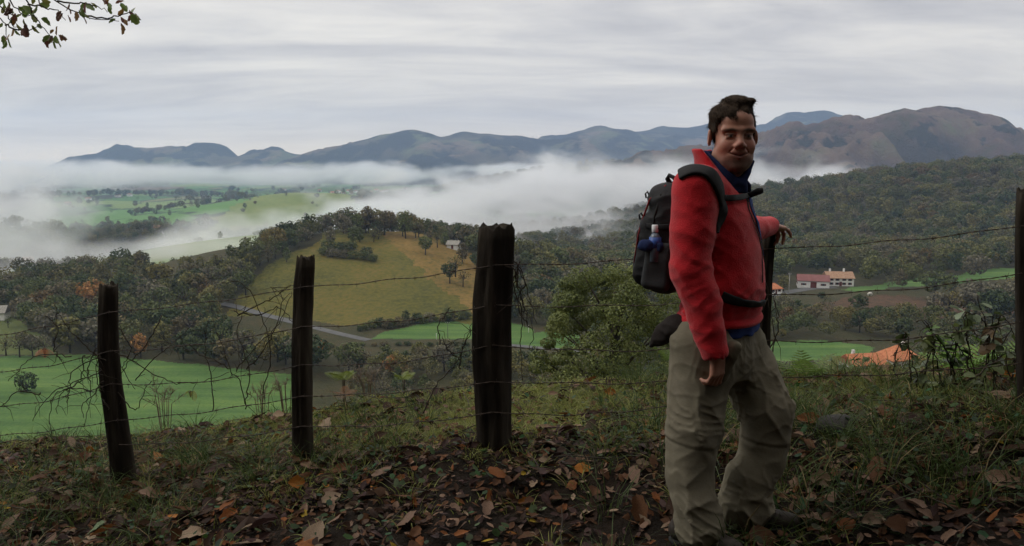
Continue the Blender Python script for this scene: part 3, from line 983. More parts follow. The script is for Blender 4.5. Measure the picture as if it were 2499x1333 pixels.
def foliage_mat(name, src):
    m, nt, b = material(name, (0.05, 0.06, 0.02), 0.75, 0.2)
    oi = N(nt, 'ShaderNodeObjectInfo')
    if src == 'object':
        c = oi.outputs['Color']
    else:
        k = list(TREE_TONES.values())
        c = ramp(nt, oi.outputs['Random'], [(0, k[0]), (.22, k[1]), (.40, k[2]), (.50, k[0]), (.64, k[4]), (.76, k[5]), (.88, k[2]), (.97, k[3]), (1.0, (0.13, 0.085, 0.04))], 'LINEAR')
    g = N(nt, 'ShaderNodeNewGeometry')
    n = N(nt, 'ShaderNodeTexNoise', i_Scale=0.9, i_Detail=4.0)
    L(nt, g.outputs['Position'], n.inputs['Vector'])
    k = ramp(nt, n.outputs[0], [(0.3, (0.6, 0.6, 0.6)), (0.7, (1.45, 1.4, 1.25))])
    c = mixc(nt, 1.0, c, k, 'MULTIPLY')
    L(nt, c, b.inputs['Base Color'])
    tr = N(nt, 'ShaderNodeBsdfTranslucent')
    L(nt, c, tr.inputs[0])
    mx = N(nt, 'ShaderNodeMixShader')
    mx.inputs[0].default_value = 0.22
    L(nt, b.outputs[0], mx.inputs[1])
    L(nt, tr.outputs[0], mx.inputs[2])
    L(nt, mx.outputs[0], nt.nodes['Material Output'].inputs['Surface'])
    return m


M['foliage'] = foliage_mat('tree_foliage', 'object')
M['forest'] = foliage_mat('forest_foliage', 'random')
M['bark'] = noise_mat('dark_bark', [(0.3, (0.025, 0.02, 0.015)), (0.7, (0.075, 0.062, 0.048))], 3.0, bump=.5)


def leaf_cards(centres, nper, spread, size, rng, flat=0.75, aspect=1.0):
    """leaf-sized quads spread through the lobes of a crown"""
    C = np.repeat(np.asarray(centres)[:, :3], nper, 0)
    rr = np.repeat(np.asarray(centres)[:, 3], nper)
    d = rng.normal(size=(len(C), 3))
    d /= np.linalg.norm(d, axis=1)[:, None]
    rad = rr * rng.uniform(0.62, 1.05, len(C)) ** 0.5 * spread
    P = C + d * rad[:, None] * np.array([1, 1, flat])
    nrm = d + rng.normal(scale=.38, size=d.shape) + np.array([0, 0, .2])
    nrm /= np.linalg.norm(nrm, axis=1)[:, None]
    a = np.cross(nrm, rng.normal(size=d.shape))
    a /= np.linalg.norm(a, axis=1)[:, None]
    bb = np.cross(nrm, a)
    s = size * rng.uniform(0.55, 1.3, len(C))[:, None]
    q = np.stack([P - a * s * .5, P - bb * s * .36 * aspect, P + a * s * .55, P + bb * s * .36 * aspect], 1)
    q[:, 0] += nrm * s * .12
    soft = d + np.array([0, 0, .15]) + rng.normal(scale=.22, size=d.shape)
    soft /= np.linalg.norm(soft, axis=1)[:, None]
    return q.reshape(-1, 3), np.arange(len(C) * 4).reshape(-1, 4), np.repeat(soft, 4, 0)


def lobes(rng, n, rx, rz, zc, lob=(0.28, 0.42), top=1.0):
    out = []
    for i in range(n):
        u = (i + .5) / n
        zz = 1 - 2 * u
        ph = i * 2.399 + rng.uniform(-.5, .5)
        k = math.sqrt(max(0, 1 - zz * zz))
        f = rng.uniform(.55, .8)
        tap = 1 - (1 - top) * max(0, zz)
        out.append((math.cos(ph) * k * rx * f * tap, math.sin(ph) * k * rx * f * tap, zc + zz * rz * rng.uniform(.6, .86), rx * rng.uniform(*lob)))
    return out


PROTO = []      # (crown mesh, trunk mesh, kind)


def proto_tree(kind, n, rx, rz, zc, nper, size, h, seed, lob=(.28, .42), top=1.0, aspect=1.0, limbs=5):
    rng = np.random.default_rng(seed)
    cs = lobes(rng, n, rx, rz, zc, lob, top)
    v, f, nn = leaf_cards(cs, nper, 1.0, size, rng, aspect=aspect)
    crown = mk_mesh('crown', v, f, M['foliage'], smooth=True)
    crown.normals_split_custom_set_from_vertices([tuple(q) for q in nn])
    g = Geo()
    t0 = .022 * h + .05
    lean = rng.uniform(-.3, .3, 2)
    fork = zc - rz * .45
    g.tube([(0, 0, -1.0), (lean[0] * .4, lean[1] * .4, fork * .5), (lean[0], lean[1], fork), (lean[0], lean[1], zc)], [t0 * 1.25, t0, t0 * .8, t0 * .4], 6)
    for c in cs[::max(1, len(cs) // limbs)]:
        g.tube([(lean[0], lean[1], fork), ((lean[0] + c[0]) * .5, (lean[1] + c[1]) * .5, (fork + c[2]) * .5 - .2), c[:3]], [t0 * .5, t0 * .35, t0 * .12], 5)
    trunk = mk_mesh('trunk', g.v, g.f, M['bark'])
    PROTO.append((crown, trunk, kind))


# 10 m tall patterns
proto_tree('round', 16, 4.0, 3.6, 6.0, 34, .95, 10, 1)
proto_tree('round', 20, 4.4, 3.3, 6.4, 30, .9, 10, 2)
proto_tree('broad', 18, 5.2, 3.0, 6.6, 34, .95, 10, 3)
proto_tree('tall', 18, 2.9, 4.4, 5.4, 28, .85, 10, 4, (.34, .5))
proto_tree('tall', 16, 3.3, 4.2, 5.6, 30, .85, 10, 5, (.3, .46), top=.75)
proto_tree('sparse', 15, 4.2, 3.6, 6.0, 16, .62, 10, 6, (.3, .46), limbs=12)
proto_tree('sparse', 18, 3.8, 3.9, 5.9, 13, .6, 10, 7, (.3, .5), limbs=14)
proto_tree('bush', 14, 4.6, 3.6, 3.6, 36, 1.0, 7, 8, (.34, .5))
KINDS = {}
for i, (c, t, k) in enumerate(PROTO):
    KINDS.setdefault(k, []).append(i)
PSTAND = []      # a standing tree of every pattern, read by the forest scatter


def tree(base, h, kind, tone, label, group=None, cat='tree', name=None, wide=1.0, col=None):
    i = random.choice(KINDS[kind]) if isinstance(kind, str) else kind
    c, t, k = PROTO[i]
    if name is None:
        name = {'round': 'broadleaf_tree', 'broad': 'spreading_tree', 'tall': 'tall_tree', 'sparse': 'half_bare_tree', 'bush': 'bush'}[k]
    e = empty(name, base, random.uniform(0, 6.28))
    s = h / (10.0 if k != 'bush' else 7.2)
    e.scale = (s * wide, s * wide, s)
    tag(e, label, cat if k != 'bush' else ('bush' if cat == 'tree' else cat), group)
    link('trunk', t, e)
    o = link('crown', c, e)
    cc = np.array(col if col else TREE_TONES[tone])
    cc = cc * random.uniform(.85, 1.18)
    o.color = (*[float(q) for q in cc], 1)
    return e, o, i


# the individual trees named one by one: (pixel of the foot, d range, height m, kind, tone, label, category)
SPECIAL = [
    ((1038, 622), (360, 430), 9.5, 'round', 'mid green', 'lone round tree on the orange right flank of the tawny hill', 1.0),
    ((1098, 692), (340, 420), 10, 'round', 'dark green', 'dark tree low on the right flank of the tawny hill', .9),
    ((1130, 700), (330, 420), 8.5, 'sparse', 'brown', 'half bare brown tree beside the thick fence post on the tawny hill', 1.0),
    ((66, 956), (170, 245), 5.6, 'bush', 'dark green', 'dark green bush standing alone in the left pasture', .85),
    ((344, 872), (225, 300), 8.5, 'tall', 'rusty orange', 'orange autumn tree right of the leftmost fence post', 1.0),
    ((776, 888), (190, 260), 8.5, 'tall', 'rusty orange', 'orange autumn tree just right of the second fence post', .9),
    ((955, 905), (165, 230), 7.2, 'tall', 'rusty orange', 'orange autumn tree in the thicket below the roadside pasture', 1.0),
    ((2278, 735), (345, 420), 13.5, 'broad', 'mid green', 'big spreading green tree at the edge of the farm pasture', 1.0),
    ((1912, 712), (345, 420), 9, 'tall', 'olive', 'pale olive tree behind the utility pole by the barn', 1.0),
    ((2062, 806), (250, 330), 8.5, 'tall', 'yellowing', 'pale yellow green oval tree below the bracken slope', .9),
    ((2098, 812), (250, 330), 8.8, 'round', 'dark green', 'dark round tree beside the pale oval one below the bracken', 1.0),
    ((990, 790), (275, 340), 5.5, 'tall', 'dark green', 'small dark tree at the top edge of the roadside pasture', 1.1),
    ((1095, 785), (275, 345), 6.0, 'tall', 'mid green', 'bushy tree by the hedge below the tawny hill', 1.3),
    ((2005, 728), (330, 420), 3.0, 'bush', 'dark green', 'low dark bush in front of the barn', 1.0),
    ((712, 590), (400, 450), 11, 'tall', 'dark green', 'dark leaning tree at the left shoulder of the hill crest', 1.1),
    ((750, 582), (400, 450), 13, 'tall', 'dark green', 'tallest dark tree left of the bare gap on the crest', .9),
    ((735, 590), (400, 450), 9, 'round', 'dark green', 'dark round tree between two taller dark trees on the crest', 1.0),
]
count = 0
for (p, dr, h, kind, tone, lab, wd) in SPECIAL:
    e, o, i = tree(ground_at(*p, *dr), h, kind, tone, lab, wide=wd)
    count += 1

for k, (px, py, tone) in enumerate([(2042, 880, 'brown'), (2062, 890, 'olive'), (2090, 893, 'mid green'), (2118, 884, 'brown'), (2146, 874, 'grey brown'), (2172, 872, 'olive'), (2202, 866, 'brown'), (2228, 858, 'mid green'), (2252, 852, 'olive'), (2020, 872, 'mid green'), (2132, 896, 'olive')]):
    q = W(px, py + 9, 205 + 4 * (k % 3))
    gzz = float(H(q[0], q[1]))
    tree((q[0], q[1], gzz), max(2.0, q[2] - gzz), 'tall' if k % 2 else 'sparse', tone, tone + ' tree half hiding the orange roofed houses', 'trees in front of the orange roofed houses', name='garden_tree', wide=.75)

# trees along the crest of the tawny hill
CREST = [(805, 566, 14.5), (818, 570, 13), (835, 566, 15), (850, 572, 14), (862, 570, 15.5), (880, 568, 13.5), (893, 574, 14), (908, 573, 13), (925, 570, 11),
         (842, 590, 11), (862, 596, 11.5), (884, 597, 12), (905, 598, 12), (822, 596, 10), (915, 590, 9),
         (945, 566, 11), (962, 566, 12), (980, 570, 13), (996, 575, 12.5), (1012, 580, 12), (1030, 588, 12), (1048, 592, 11.5), (1065, 598, 12), (1080, 606, 11), (1092, 612, 11), (1135, 648, 11), (1146, 660, 10), (1122, 640, 9)]
for px, py, h in CREST:
    tone = random.choice(['mid green', 'olive', 'dark green', 'grey brown', 'brown'])
    b = ground_at(px, py, 395, 470) if py < 600 else ground_at(px, py, 350, 450)
    tree(b + np.array([random.gauss(0, 3), random.gauss(0, 9), -.5]), h * random.uniform(.70, 1.18), random.choice(['round', 'tall', 'broad', 'sparse', 'sparse']), tone, tone + (' tall' if h > 13 else ' middling' if h > 11 else ' low') + ' tree crowding the crest of the tawny hill', 'trees on the crest of the tawny hill', name='crest_tree')
SHRUBS = [(790, 622, 4), (812, 628, 4.5), (838, 630, 4.2), (862, 632, 4), (888, 634, 4.4), (910, 638, 3.6), (800, 608, 5), (830, 612, 4.6), (856, 612, 5), (895, 622, 4)]
for px, py, h in SHRUBS:
    tree(ground_at(px, py, 370, 430), h, 'bush', random.choice(['mid green', 'dark green', 'grey brown']), 'low grey green shrub in the thicket just below the crest trees', 'shrubs below the crest of the tawny hill', name='hill_shrub', wide=1.2)
LEFTSLOPE = [(565, 640, 9), (590, 650, 10), (612, 668, 10), (635, 648, 8.5), (655, 640, 9), (672, 632, 9), (690, 625, 8), (700, 640, 7), (580, 690, 11), (600, 720, 11), (560, 705, 10), (640, 600, 6), (600, 606, 6)]
for px, py, h in LEFTSLOPE:
    tree(ground_at(px, py, 330, 440), h, random.choice(['round', 'tall', 'sparse']), random.choice(['dark green', 'mid green', 'grey brown', 'olive']), 'tree on the left flank of the tawny hill above the grass', 'trees on the left flank of the tawny hill', name='hillside_tree')
HEDGE = [(882 + k * 15 + random.uniform(-4, 4), 806 - k * 1.7 + random.uniform(-4, 4)) for k in range(18)]
for px, py in HEDGE:
    tree(ground_at(px, py, 265, 345), random.uniform(2.2, 4.2), 'bush', random.choice(['dark green', 'grey brown', 'brown', 'mid green']), 'dull bush in the hedge between the tawny hill and the pasture', 'hedge bushes above the roadside pasture', name='hedge_bush')
for k in range(17):
    px = 700 + k * 27 + random.uniform(-6, 6)
    py = 850 - 6 * min(1, k / 6) + random.uniform(-2, 2)
    tree(ground_at(px, py, 200, 310), random.uniform(1.0, 1.7), 'bush', random.choice(['dark green', 'mid green', 'brown']), 'clipped low hedge bush along the near side of the road', 'low hedge bushes along the road', name='road_hedge_bush', wide=1.7)
# trees sprinkled on the small round field at the left
for px, py, h in [(15, 868, 10), (48, 872, 11), (80, 870, 9), (110, 872, 10), (20, 800, 6), (-20, 850, 9), (60, 850, 8), (95, 862, 8)]:
    tree(ground_at(px, py, 235, 345), h * .8, random.choice(['sparse', 'round']), random.choice(['grey brown', 'mid green', 'olive']), 'greyish tree along the foot of the small round field', 'trees below the small round field', name='field_tree')

# the rest: woods by region
KEEP = [[(1925, 660), (2095, 660), (2095, 712), (1925, 712)], [(2045, 830), (2235, 830), (2235, 880), (2045, 900)], [(1870, 685), (1910, 685), (1910, 722), (1870, 722)],
        [(536, 745), (640, 760), (905, 822), (960, 832), (960, 842), (900, 842), (600, 780)]]


def sprinkle(s, r0, r1, a0, a1, jitter=.45):
    x = np.arange(r0 * math.sin(R(a0)) * 1.02 if a0 > 0 else r1 * math.sin(R(a0)), r1 * math.sin(R(a1)), s)
    y = np.arange(r0 * math.cos(R(max(abs(a0), abs(a1)))), r1, s)
    X, Y = np.meshgrid(x, y)
    X = X + RNG.uniform(-jitter, jitter, X.shape) * s
    Y = Y + RNG.uniform(-jitter, jitter, Y.shape) * s
    X, Y = X.ravel(), Y.ravel()
    r = np.hypot(X, Y)
    a = np.degrees(np.arctan2(X, Y))
    k = (r > r0) & (r < r1) & (a > a0) & (a < a1)
    X, Y = X[k], Y[k]
    return np.stack([X, Y, H(X, Y)], 1)


def clear_of_fields(P, h, margin=.4):
    ok = np.ones(len(P), bool)
    for fz, fx in ((.85, 0), (.45, -margin), (.45, margin), (.05, 0)):
        Q = P.copy()
        Q[:, 2] += h * fz
        Q[:, 0] += h * fx
        px, py = pix(Q)
        for nm, (poly, d0, d1, sort) in FIELDS.items():
            if sort == 'bracken':
                continue
            ok &= ~(in_poly(px, py, poly) & (P[:, 1] < d1))
        for poly in KEEP:
            ok &= ~(in_poly(px, py, poly) & (P[:, 1] < 440))
    return ok


WOODS = []      # rows: x y z h region
def woods(P, hmin, hmax, region, dens=1.0):
    h = RNG.uniform(hmin, hmax, len(P))
    lu_ = landuse(P)
    k = ((lu_ == 'woodfloor') | ((lu_ == 'bracken_slope') & (RNG.uniform(size=len(P)) < .3))) & (RNG.uniform(size=len(P)) < dens)
    k &= clear_of_fields(P, h)
    for p, hh in zip(P[k], h[k]):
        WOODS.append((p[0], p[1], p[2] - .3, hh, region))


P = sprinkle(7.2, 235, 480, -38, 4)
woods(P, 7, 13.5, 'spur')
P = sprinkle(6.0, 150, 250, -12, 4)
woods(P, 4.5, 8.0, 'thicket', .8)
P = sprinkle(5.0, 95, 160, -10, 2.5)
woods(P, 3.5, 6.0, 'thicket', .75)
P = sprinkle(6.2, 160, 345, 3, 38)
woods(P, 4.5, 9, 'dell', .85)
P = sprinkle(8.4, 345, 640, 2, 40)
woods(P, 8, 16, 'hillside')
P = sprinkle(9.4, 640, 1120, 10, 40)
woods(P, 9, 18, 'hillside')
P = sprinkle(9, 480, 1000, -40, 4)
woods(P, 7, 13, 'beyond', .22)
P = sprinkle(9, 480, 1000, 0.5, 10)
woods(P, 8, 14, 'beyond', .8)
P = sprinkle(9, 760, 1000, -40, -15)
woods(P, 8, 14, 'beyond', .8)
P = sprinkle(15, 1000, 2000, -40, 25)
woods(P, 10, 18, 'far')
P = sprinkle(26, 2000, 4300, -38, 30)
woods(P, 14, 26, 'far')
# hedgerow trees strewn over the far fields
P = sprinkle(60, 700, 3000, -38, 25, .5)
h = RNG.uniform(7, 14, len(P))
for p, hh in zip(P, h):
    if RNG.uniform() < .55:
        WOODS.append((p[0], p[1], p[2] - .3, hh, 'far'))

wa = np.array([(q[0], q[1], q[2], q[3]) for q in WOODS])
reg = np.array([q[4] for q in WOODS])
appa = wa[:, 3] / np.hypot(wa[:, 0], wa[:, 1])
wpx, wpy = pix(wa[:, :3] + np.array([0, 0, 1]) * wa[:, 3:4] * .8)
inview = (wpx > 0) & (wpx < PW)
have = sum(1 for o in COL.objects if o.get('category') in ('tree',))
order = np.argsort(-np.where(inview, appa, 0))
single = set(order[:296 - have].tolist())
LAB = {'spur': ('tree in the wood on the spur left of the tawny hill', 'trees of the wood left of the tawny hill', 'woodland_tree'),
       'thicket': ('scrubby tree in the dull thicket below the road', 'scrub trees below the road', 'thicket_tree'),
       'dell': ('tree in the rough hollow below the farm', 'trees in the hollow below the farm', 'hollow_tree'),
       'hillside': ('tree in the wood on the right hand hillside', 'trees of the wood on the right hillside', 'hillside_wood_tree'),
       'beyond': ('tree in the woods beyond the tawny hill', 'trees beyond the tawny hill', 'distant_tree'),
       'far': ('tree on the far valley plain', 'trees on the far plain', 'plain_tree')}
tn = list(TREE_TONES)
rest = {'wood': [], 'hillside_forest': [], 'far_woods': []}
for i in range(len(wa)):
    x, y, z, hh = wa[i]
    if i in single:
        rg = reg[i]
        tone = random.choices(tn, [24, 22, 20, 7, 16, 16, .4])[0]
        kind = random.choices(['round', 'broad', 'tall', 'sparse'], [5, 2, 3, 4])[0]
        if rg == 'thicket':
            kind = random.choices(['sparse', 'tall', 'round'], [6, 2, 2])[0]
            tone = random.choices(tn, [8, 14, 22, 6, 22, 26, 1])[0]
        lab, grp, nm = LAB[rg]
        art = tone + (' leaved ' if kind != 'sparse' else ' thin leaved ')
        tree((x, y, z), hh, kind, tone, art + lab, grp, name=nm)
    else:
        rest['far_woods' if reg[i] in ('far', 'beyond') else 'hillside_forest' if reg[i] == 'hillside' else 'wood'].append(i)

# one standing tree of each pattern serves as the source of the scattered woods
SRC = {}
for o in COL.objects:
    if o.name.startswith('crown') and o.data in [p[0] for p in PROTO] and o.data.name not in SRC:
        SRC[o.data.name] = o


def scatter(name, rows, sources, mat, scale_ref=10.0):
    me = bpy.data.meshes.new(name)
    me.from_pydata([tuple(wa[i, :3]) for i in rows], [], [])
    a = me.attributes.new('size', 'FLOAT', 'POINT')
    a.data.foreach_set('value', [float(wa[i, 3] / scale_ref) for i in rows])
    a = me.attributes.new('turn', 'FLOAT', 'POINT')
    a.data.foreach_set('value', RNG.uniform(0, 6.28, len(rows)).astype(np.float32))
    a = me.attributes.new('pick', 'INT', 'POINT')
    a.data.foreach_set('value', RNG.integers(0, len(sources), len(rows)).astype(np.int32))
    o = link(name, me)
    g, gi, go = gn_tree(name)
    jn = g.nodes.new('GeometryNodeJoinGeometry')
    for s in sources:
        oi = g.nodes.new('GeometryNodeObjectInfo')
        oi.inputs['Object'].default_value = s
        sm = g.nodes.new('GeometryNodeSetMaterial')
        sm.inputs['Material'].default_value = mat
        L(g, oi.outputs['Geometry'], sm.inputs[0])
        gti = g.nodes.new('GeometryNodeGeometryToInstance')
        L(g, sm.outputs[0], gti.inputs[0])
        L(g, gti.outputs[0], jn.inputs[0])
    iop = g.nodes.new('GeometryNodeInstanceOnPoints')
    iop.inputs['Pick Instance'].default_value = True
    L(g, gi.outputs[0], iop.inputs['Points'])
    L(g, jn.outputs[0], iop.inputs['Instance'])

    def attr(nm, typ):
        n = g.nodes.new('GeometryNodeInputNamedAttribute')
        n.data_type = typ
        n.inputs[0].default_value = nm
        return n.outputs[0]
    L(g, attr('pick', 'INT'), iop.inputs['Instance Index'])
    L(g, attr('size', 'FLOAT'), iop.inputs['Scale'])
    cb = N(g, 'ShaderNodeCombineXYZ')
    L(g, attr('turn', 'FLOAT'), cb.inputs[2])
    er = g.nodes.new('FunctionNodeEulerToRotation')
    L(g, cb.outputs[0], er.inputs[0])
    L(g, er.outputs[0], iop.inputs['Rotation'])
    L(g, iop.outputs[0], go.inputs[0])
    o.modifiers.new('scatter', 'NODES').node_group = g
    return tag(o, kind='stuff')


srcs = [SRC[p[0].name] for p in PROTO if p[0].name in SRC and p[2] != 'bush']
for nm, rows in rest.items():
    if rows:
        scatter(nm, rows, srcs, M['forest'])
print('woods', len(wa), {k: len(v) for k, v in rest.items()}, 'single trees', have + len(single))
# ------------------------------------------------------------------ the verge: grass, leaves, ground cover
def gz(x, y):
    return H(np.atleast_1d(np.asarray(x, float)), np.atleast_1d(np.asarray(y, float)))


def at_ground(px, py, d0=2.6, d1=8.5):
    return ground_at(px, py, d0, d1)


def leafy_mat(name, src, rough=.5, trans=.3, spec=.15, bump=True):
    m, nt, b = material(name, (0.1, 0.1, 0.1), rough, spec)
    if src == 'object':
        c = N(nt, 'ShaderNodeObjectInfo').outputs['Color']
    else:
        c = N(nt, 'ShaderNodeVertexColor', layer_name='col').outputs[0]
    tc = N(nt, 'ShaderNodeTexCoord')
    n = N(nt, 'ShaderNodeTexNoise', i_Scale=28.0, i_Detail=5.0, i_Roughness=.7)
    L(nt, tc.outputs['Object'], n.inputs['Vector'])
    c = mixc(nt, 1.0, c, ramp(nt, n.outputs[0], [(0.3, (0.55, 0.5, 0.48)), (0.5, (1, 1, 1)), (0.7, (1.35, 1.3, 1.25))]), 'MULTIPLY')
    L(nt, c, b.inputs['Base Color'])
    tr = N(nt, 'ShaderNodeBsdfTranslucent')
    L(nt, c, tr.inputs[0])
    mx = N(nt, 'ShaderNodeMixShader')
    mx.inputs[0].default_value = trans
    L(nt, b.outputs[0], mx.inputs[1])
    L(nt, tr.outputs[0], mx.inputs[2])
    L(nt, mx.outputs[0], nt.nodes['Material Output'].inputs['Surface'])
    return m


M['leaf'] = leafy_mat('fallen_leaf_surface', 'object', .6, .18, .12)
M['litter'] = leafy_mat('leaf_litter', 'col', .6, .18, .12)
M['green_leaf'] = leafy_mat('fresh_leaf_surface', 'object', .4, .35, .4)
M['blade'] = leafy_mat('grass_blade', 'col', .5, .35, .18)
M['twig'] = noise_mat('dead_twig', [(0.3, (0.02, 0.016, 0.012)), (0.7, (0.07, 0.055, 0.04))], 12)


def leaf_shape(kind, rng):
    """a curled leaf, about one unit long, midrib along +X"""
    n = 7
    rows, tip = [], []
    prof = {'chestnut': [.03, .17, .23, .245, .22, .15, .0], 'round': [.05, .26, .36, .38, .33, .2, .0], 'oak': [.03, .10, .22, .17, .27, .2, .0]}[kind]
    curl, roll, twist = rng.uniform(-.9, 1.5), rng.uniform(-.3, 1.3), rng.uniform(-.8, .8)
    v, f = [], []
    for i in range(n):
        s = i / (n - 1)
        a = curl * (s - .3)
        cx, cz = s - .5 - .12 * curl * s * s * .4, .22 * curl * (s - .35) ** 2
        for k in (-1, -.5, 0, .5, 1):
            wv = prof[i] * k
            if abs(k) == 1 and 0 < i < n - 1:
                wv *= 1 + (.16 if i % 2 else -.10)
            th = twist * (s - .4)
            lift = roll * abs(k) ** 1.4 * prof[i] * .75 + rng.uniform(-.018, .018)
            v.append((cx + abs(k) * .04 * (1 if i % 2 else -1), wv * math.cos(th) - lift * math.sin(th), cz + lift * math.cos(th) + wv * math.sin(th)))
    for i in range(n - 1):
        for k in range(4):
            f.append((i * 5 + k, i * 5 + k + 1, (i + 1) * 5 + k + 1, (i + 1) * 5 + k))
    return np.array(v), np.array(f)


LEAVES = [leaf_shape(k, RNG) for k in ['chestnut'] * 7 + ['round'] * 2 + ['oak'] * 3]
LEAF_ME = []
for v, f in LEAVES:
    # with a thin stalk
    st = [(-.5, -.012, 0), (-.5, .012, 0), (-.68, .02, .03), (-.68, .0, .03)]
    LEAF_ME.append(mk_mesh('fallen_leaf', np.vstack([v, st]), [list(q) for q in f] + [[len(v), len(v) + 1, len(v) + 2, len(v) + 3]], M['leaf'], smooth=True))
LEAF_TONES = {
    'brown': (0.115, 0.054, 0.026), 'dark brown': (0.045, 0.023, 0.013), 'pinkish tan': (0.20, 0.125, 0.085), 'pale tan': (0.25, 0.18, 0.12),
    'rusty orange': (0.20, 0.072, 0.022), 'bright orange': (0.30, 0.115, 0.02), 'yellow': (0.38, 0.26, 0.03), 'pale green': (0.12, 0.165, 0.085), 'purplish brown': (0.058, 0.032, 0.028)}
LT = list(LEAF_TONES)
LWT = [30, 30, 14, 5, 4, .8, .3, .8, 18]


def ground_normal(x, y):
    e = .06
    z = gz([x - e, x + e, x, x], [y, y, y - e, y + e])
    return Vector((z[0] - z[1], z[2] - z[3], 2 * e)).normalized()


# where leaves lie
nl = 19000
lx = RNG.uniform(-5.6, 5.4, nl)
ly = RNG.uniform(2.5, 7.4, nl)
dens = .66 + .3 * (fbm(lx * .9, ly * .9, 3, 88) > 0) + .3 * (lx < -1.5) * (ly > 4.2) + .15 * (lx > 1.2) - .32 * ((ly > 4.5 - .2 * lx) & (lx > -1.5) & (lx < 1.8))
k = RNG.uniform(size=nl) < dens
k &= np.abs(lx) < ly * .68 + .3
lx, ly = lx[k], ly[k]
lz = gz(lx, ly)
ls = np.where(RNG.uniform(size=len(lx)) < .06, RNG.uniform(.10, .15, len(lx)), RNG.uniform(.035, .08, len(lx)))
lpx, lpy = pix(np.stack([lx, ly, lz], 1))
seen = (lpx > 5) & (lpx < PW - 5) & (lpy < PH - 4) & ~((lpx > 1600) & (lpx < 1960) & (ly > 3.3))
order = np.argsort(-np.where(seen, ls / ly, 0))
n_ind = 280
ind = set(order[:n_ind].tolist())


def leaf_rot(x, y, tilt):
    nrm = ground_normal(x, y)
    q = nrm.to_track_quat('Z', 'Y').to_matrix()
    return q @ Euler((random.gauss(0, tilt), random.gauss(0, tilt), random.uniform(0, 6.28))).to_matrix()


def leaf_obj(loc, rot, size, me, tone, label, group=None):
    o = link('fallen_leaf', me)
    o.matrix_world = Matrix.Translation([float(c) for c in loc]) @ rot.to_4x4() @ Matrix.Scale(float(size), 4)
    c = np.array(LEAF_TONES[tone]) * random.uniform(.65, 1.1)
    o.color = (*[float(q) for q in c], 1)
    return tag(o, label, 'leaf', group)


LV, LF, LC = [], [], []
base = 0
for i in range(len(lx)):
    rot = leaf_rot(lx[i], ly[i], .38)
    j = random.randrange(len(LEAVES))
    tone = random.choices(LT, LWT)[0]
    if i in ind:
        xx = lpx[i]
        place = 'on the left verge' if xx < 1000 else 'before the thick post' if xx < 1600 else 'right of the hiker'
        leaf_obj((lx[i], ly[i], lz[i] + .02 + ls[i] * .1), rot, ls[i], LEAF_ME[j], tone, ('big ' if ls[i] > .11 else 'small ') + tone + (' toothed' if j < 7 else ' roundish' if j < 9 else ' lobed') + ' fallen leaf ' + ('close to the fence ' if ly[i] > 4.4 - .2 * lx[i] else 'near the bottom edge ' if lpy[i] > 1180 else '') + place, 'fallen leaves in the litter')
    else:
        v, f = LEAVES[j]
        vv = (v * ls[i]) @ np.array(rot).T + np.array([lx[i], ly[i], lz[i] + .012 + ls[i] * .1])
        LV.append(vv)
        LF.append(f + base)
        base += len(v)
        c = np.array(LEAF_TONES[tone]) * random.uniform(.5, 1.05)
        LC.append(np.tile(c, (len(v), 1)))
# a lower layer of small broken leaves
sv = np.array([(-.5, 0, 0), (-.15, -.2, .05), (-.15, .2, .08), (.2, -.22, .03), (.2, .2, .1), (.5, 0, .06), (-.15, 0, -.02), (.2, 0, -.01)])
sf = np.array([(0, 1, 6, 6), (0, 6, 2, 2), (1, 3, 7, 6), (6, 7, 4, 2), (3, 5, 7, 7), (7, 5, 4, 4)])
bx_, by_ = RNG.uniform(-5.2, 5.0, 15000), RNG.uniform(2.6, 6.2, 15000)
kb = (np.abs(bx_) < by_ * .68 + .2) & ((by_ < 4.75 - .2 * bx_) | (RNG.uniform(size=15000) < .25))
bx_, by_ = bx_[kb], by_[kb]
bz_ = gz(bx_, by_)
BV, BF, BC = [], [], []
for i in range(len(bx_)):
    s_ = random.uniform(.025, .062)
    a_, t1, t2 = random.uniform(0, 6.28), random.gauss(0, .3), random.gauss(0, .3)
    ca, sa = math.cos(a_) * s_, math.sin(a_) * s_
    q = np.stack([sv[:, 0] * ca - sv[:, 1] * sa, sv[:, 0] * sa + sv[:, 1] * ca, sv[:, 2] * s_ + (sv[:, 0] * t1 + sv[:, 1] * t2) * s_], 1)
    BV.append(q + np.array([bx_[i], by_[i], bz_[i] + .012]))
    BF.append(sf + i * 8)
    BC.append(np.tile(np.array(LEAF_TONES[random.choices(LT, LWT)[0]]) * random.uniform(.5, 1.1), (8, 1)))
BF = [tuple(dict.fromkeys(f_)) for f_ in np.vstack(BF).tolist()]
o = obj('broken_leaf_litter', np.vstack(BV), BF, M['litter'])
set_col(o.data, np.vstack(BC))
tag(o, kind='stuff')
o = obj('leaf_litter', np.vstack(LV), np.vstack(LF), M['litter'])
set_col(o.data, np.vstack(LC))
tag(o, kind='stuff')
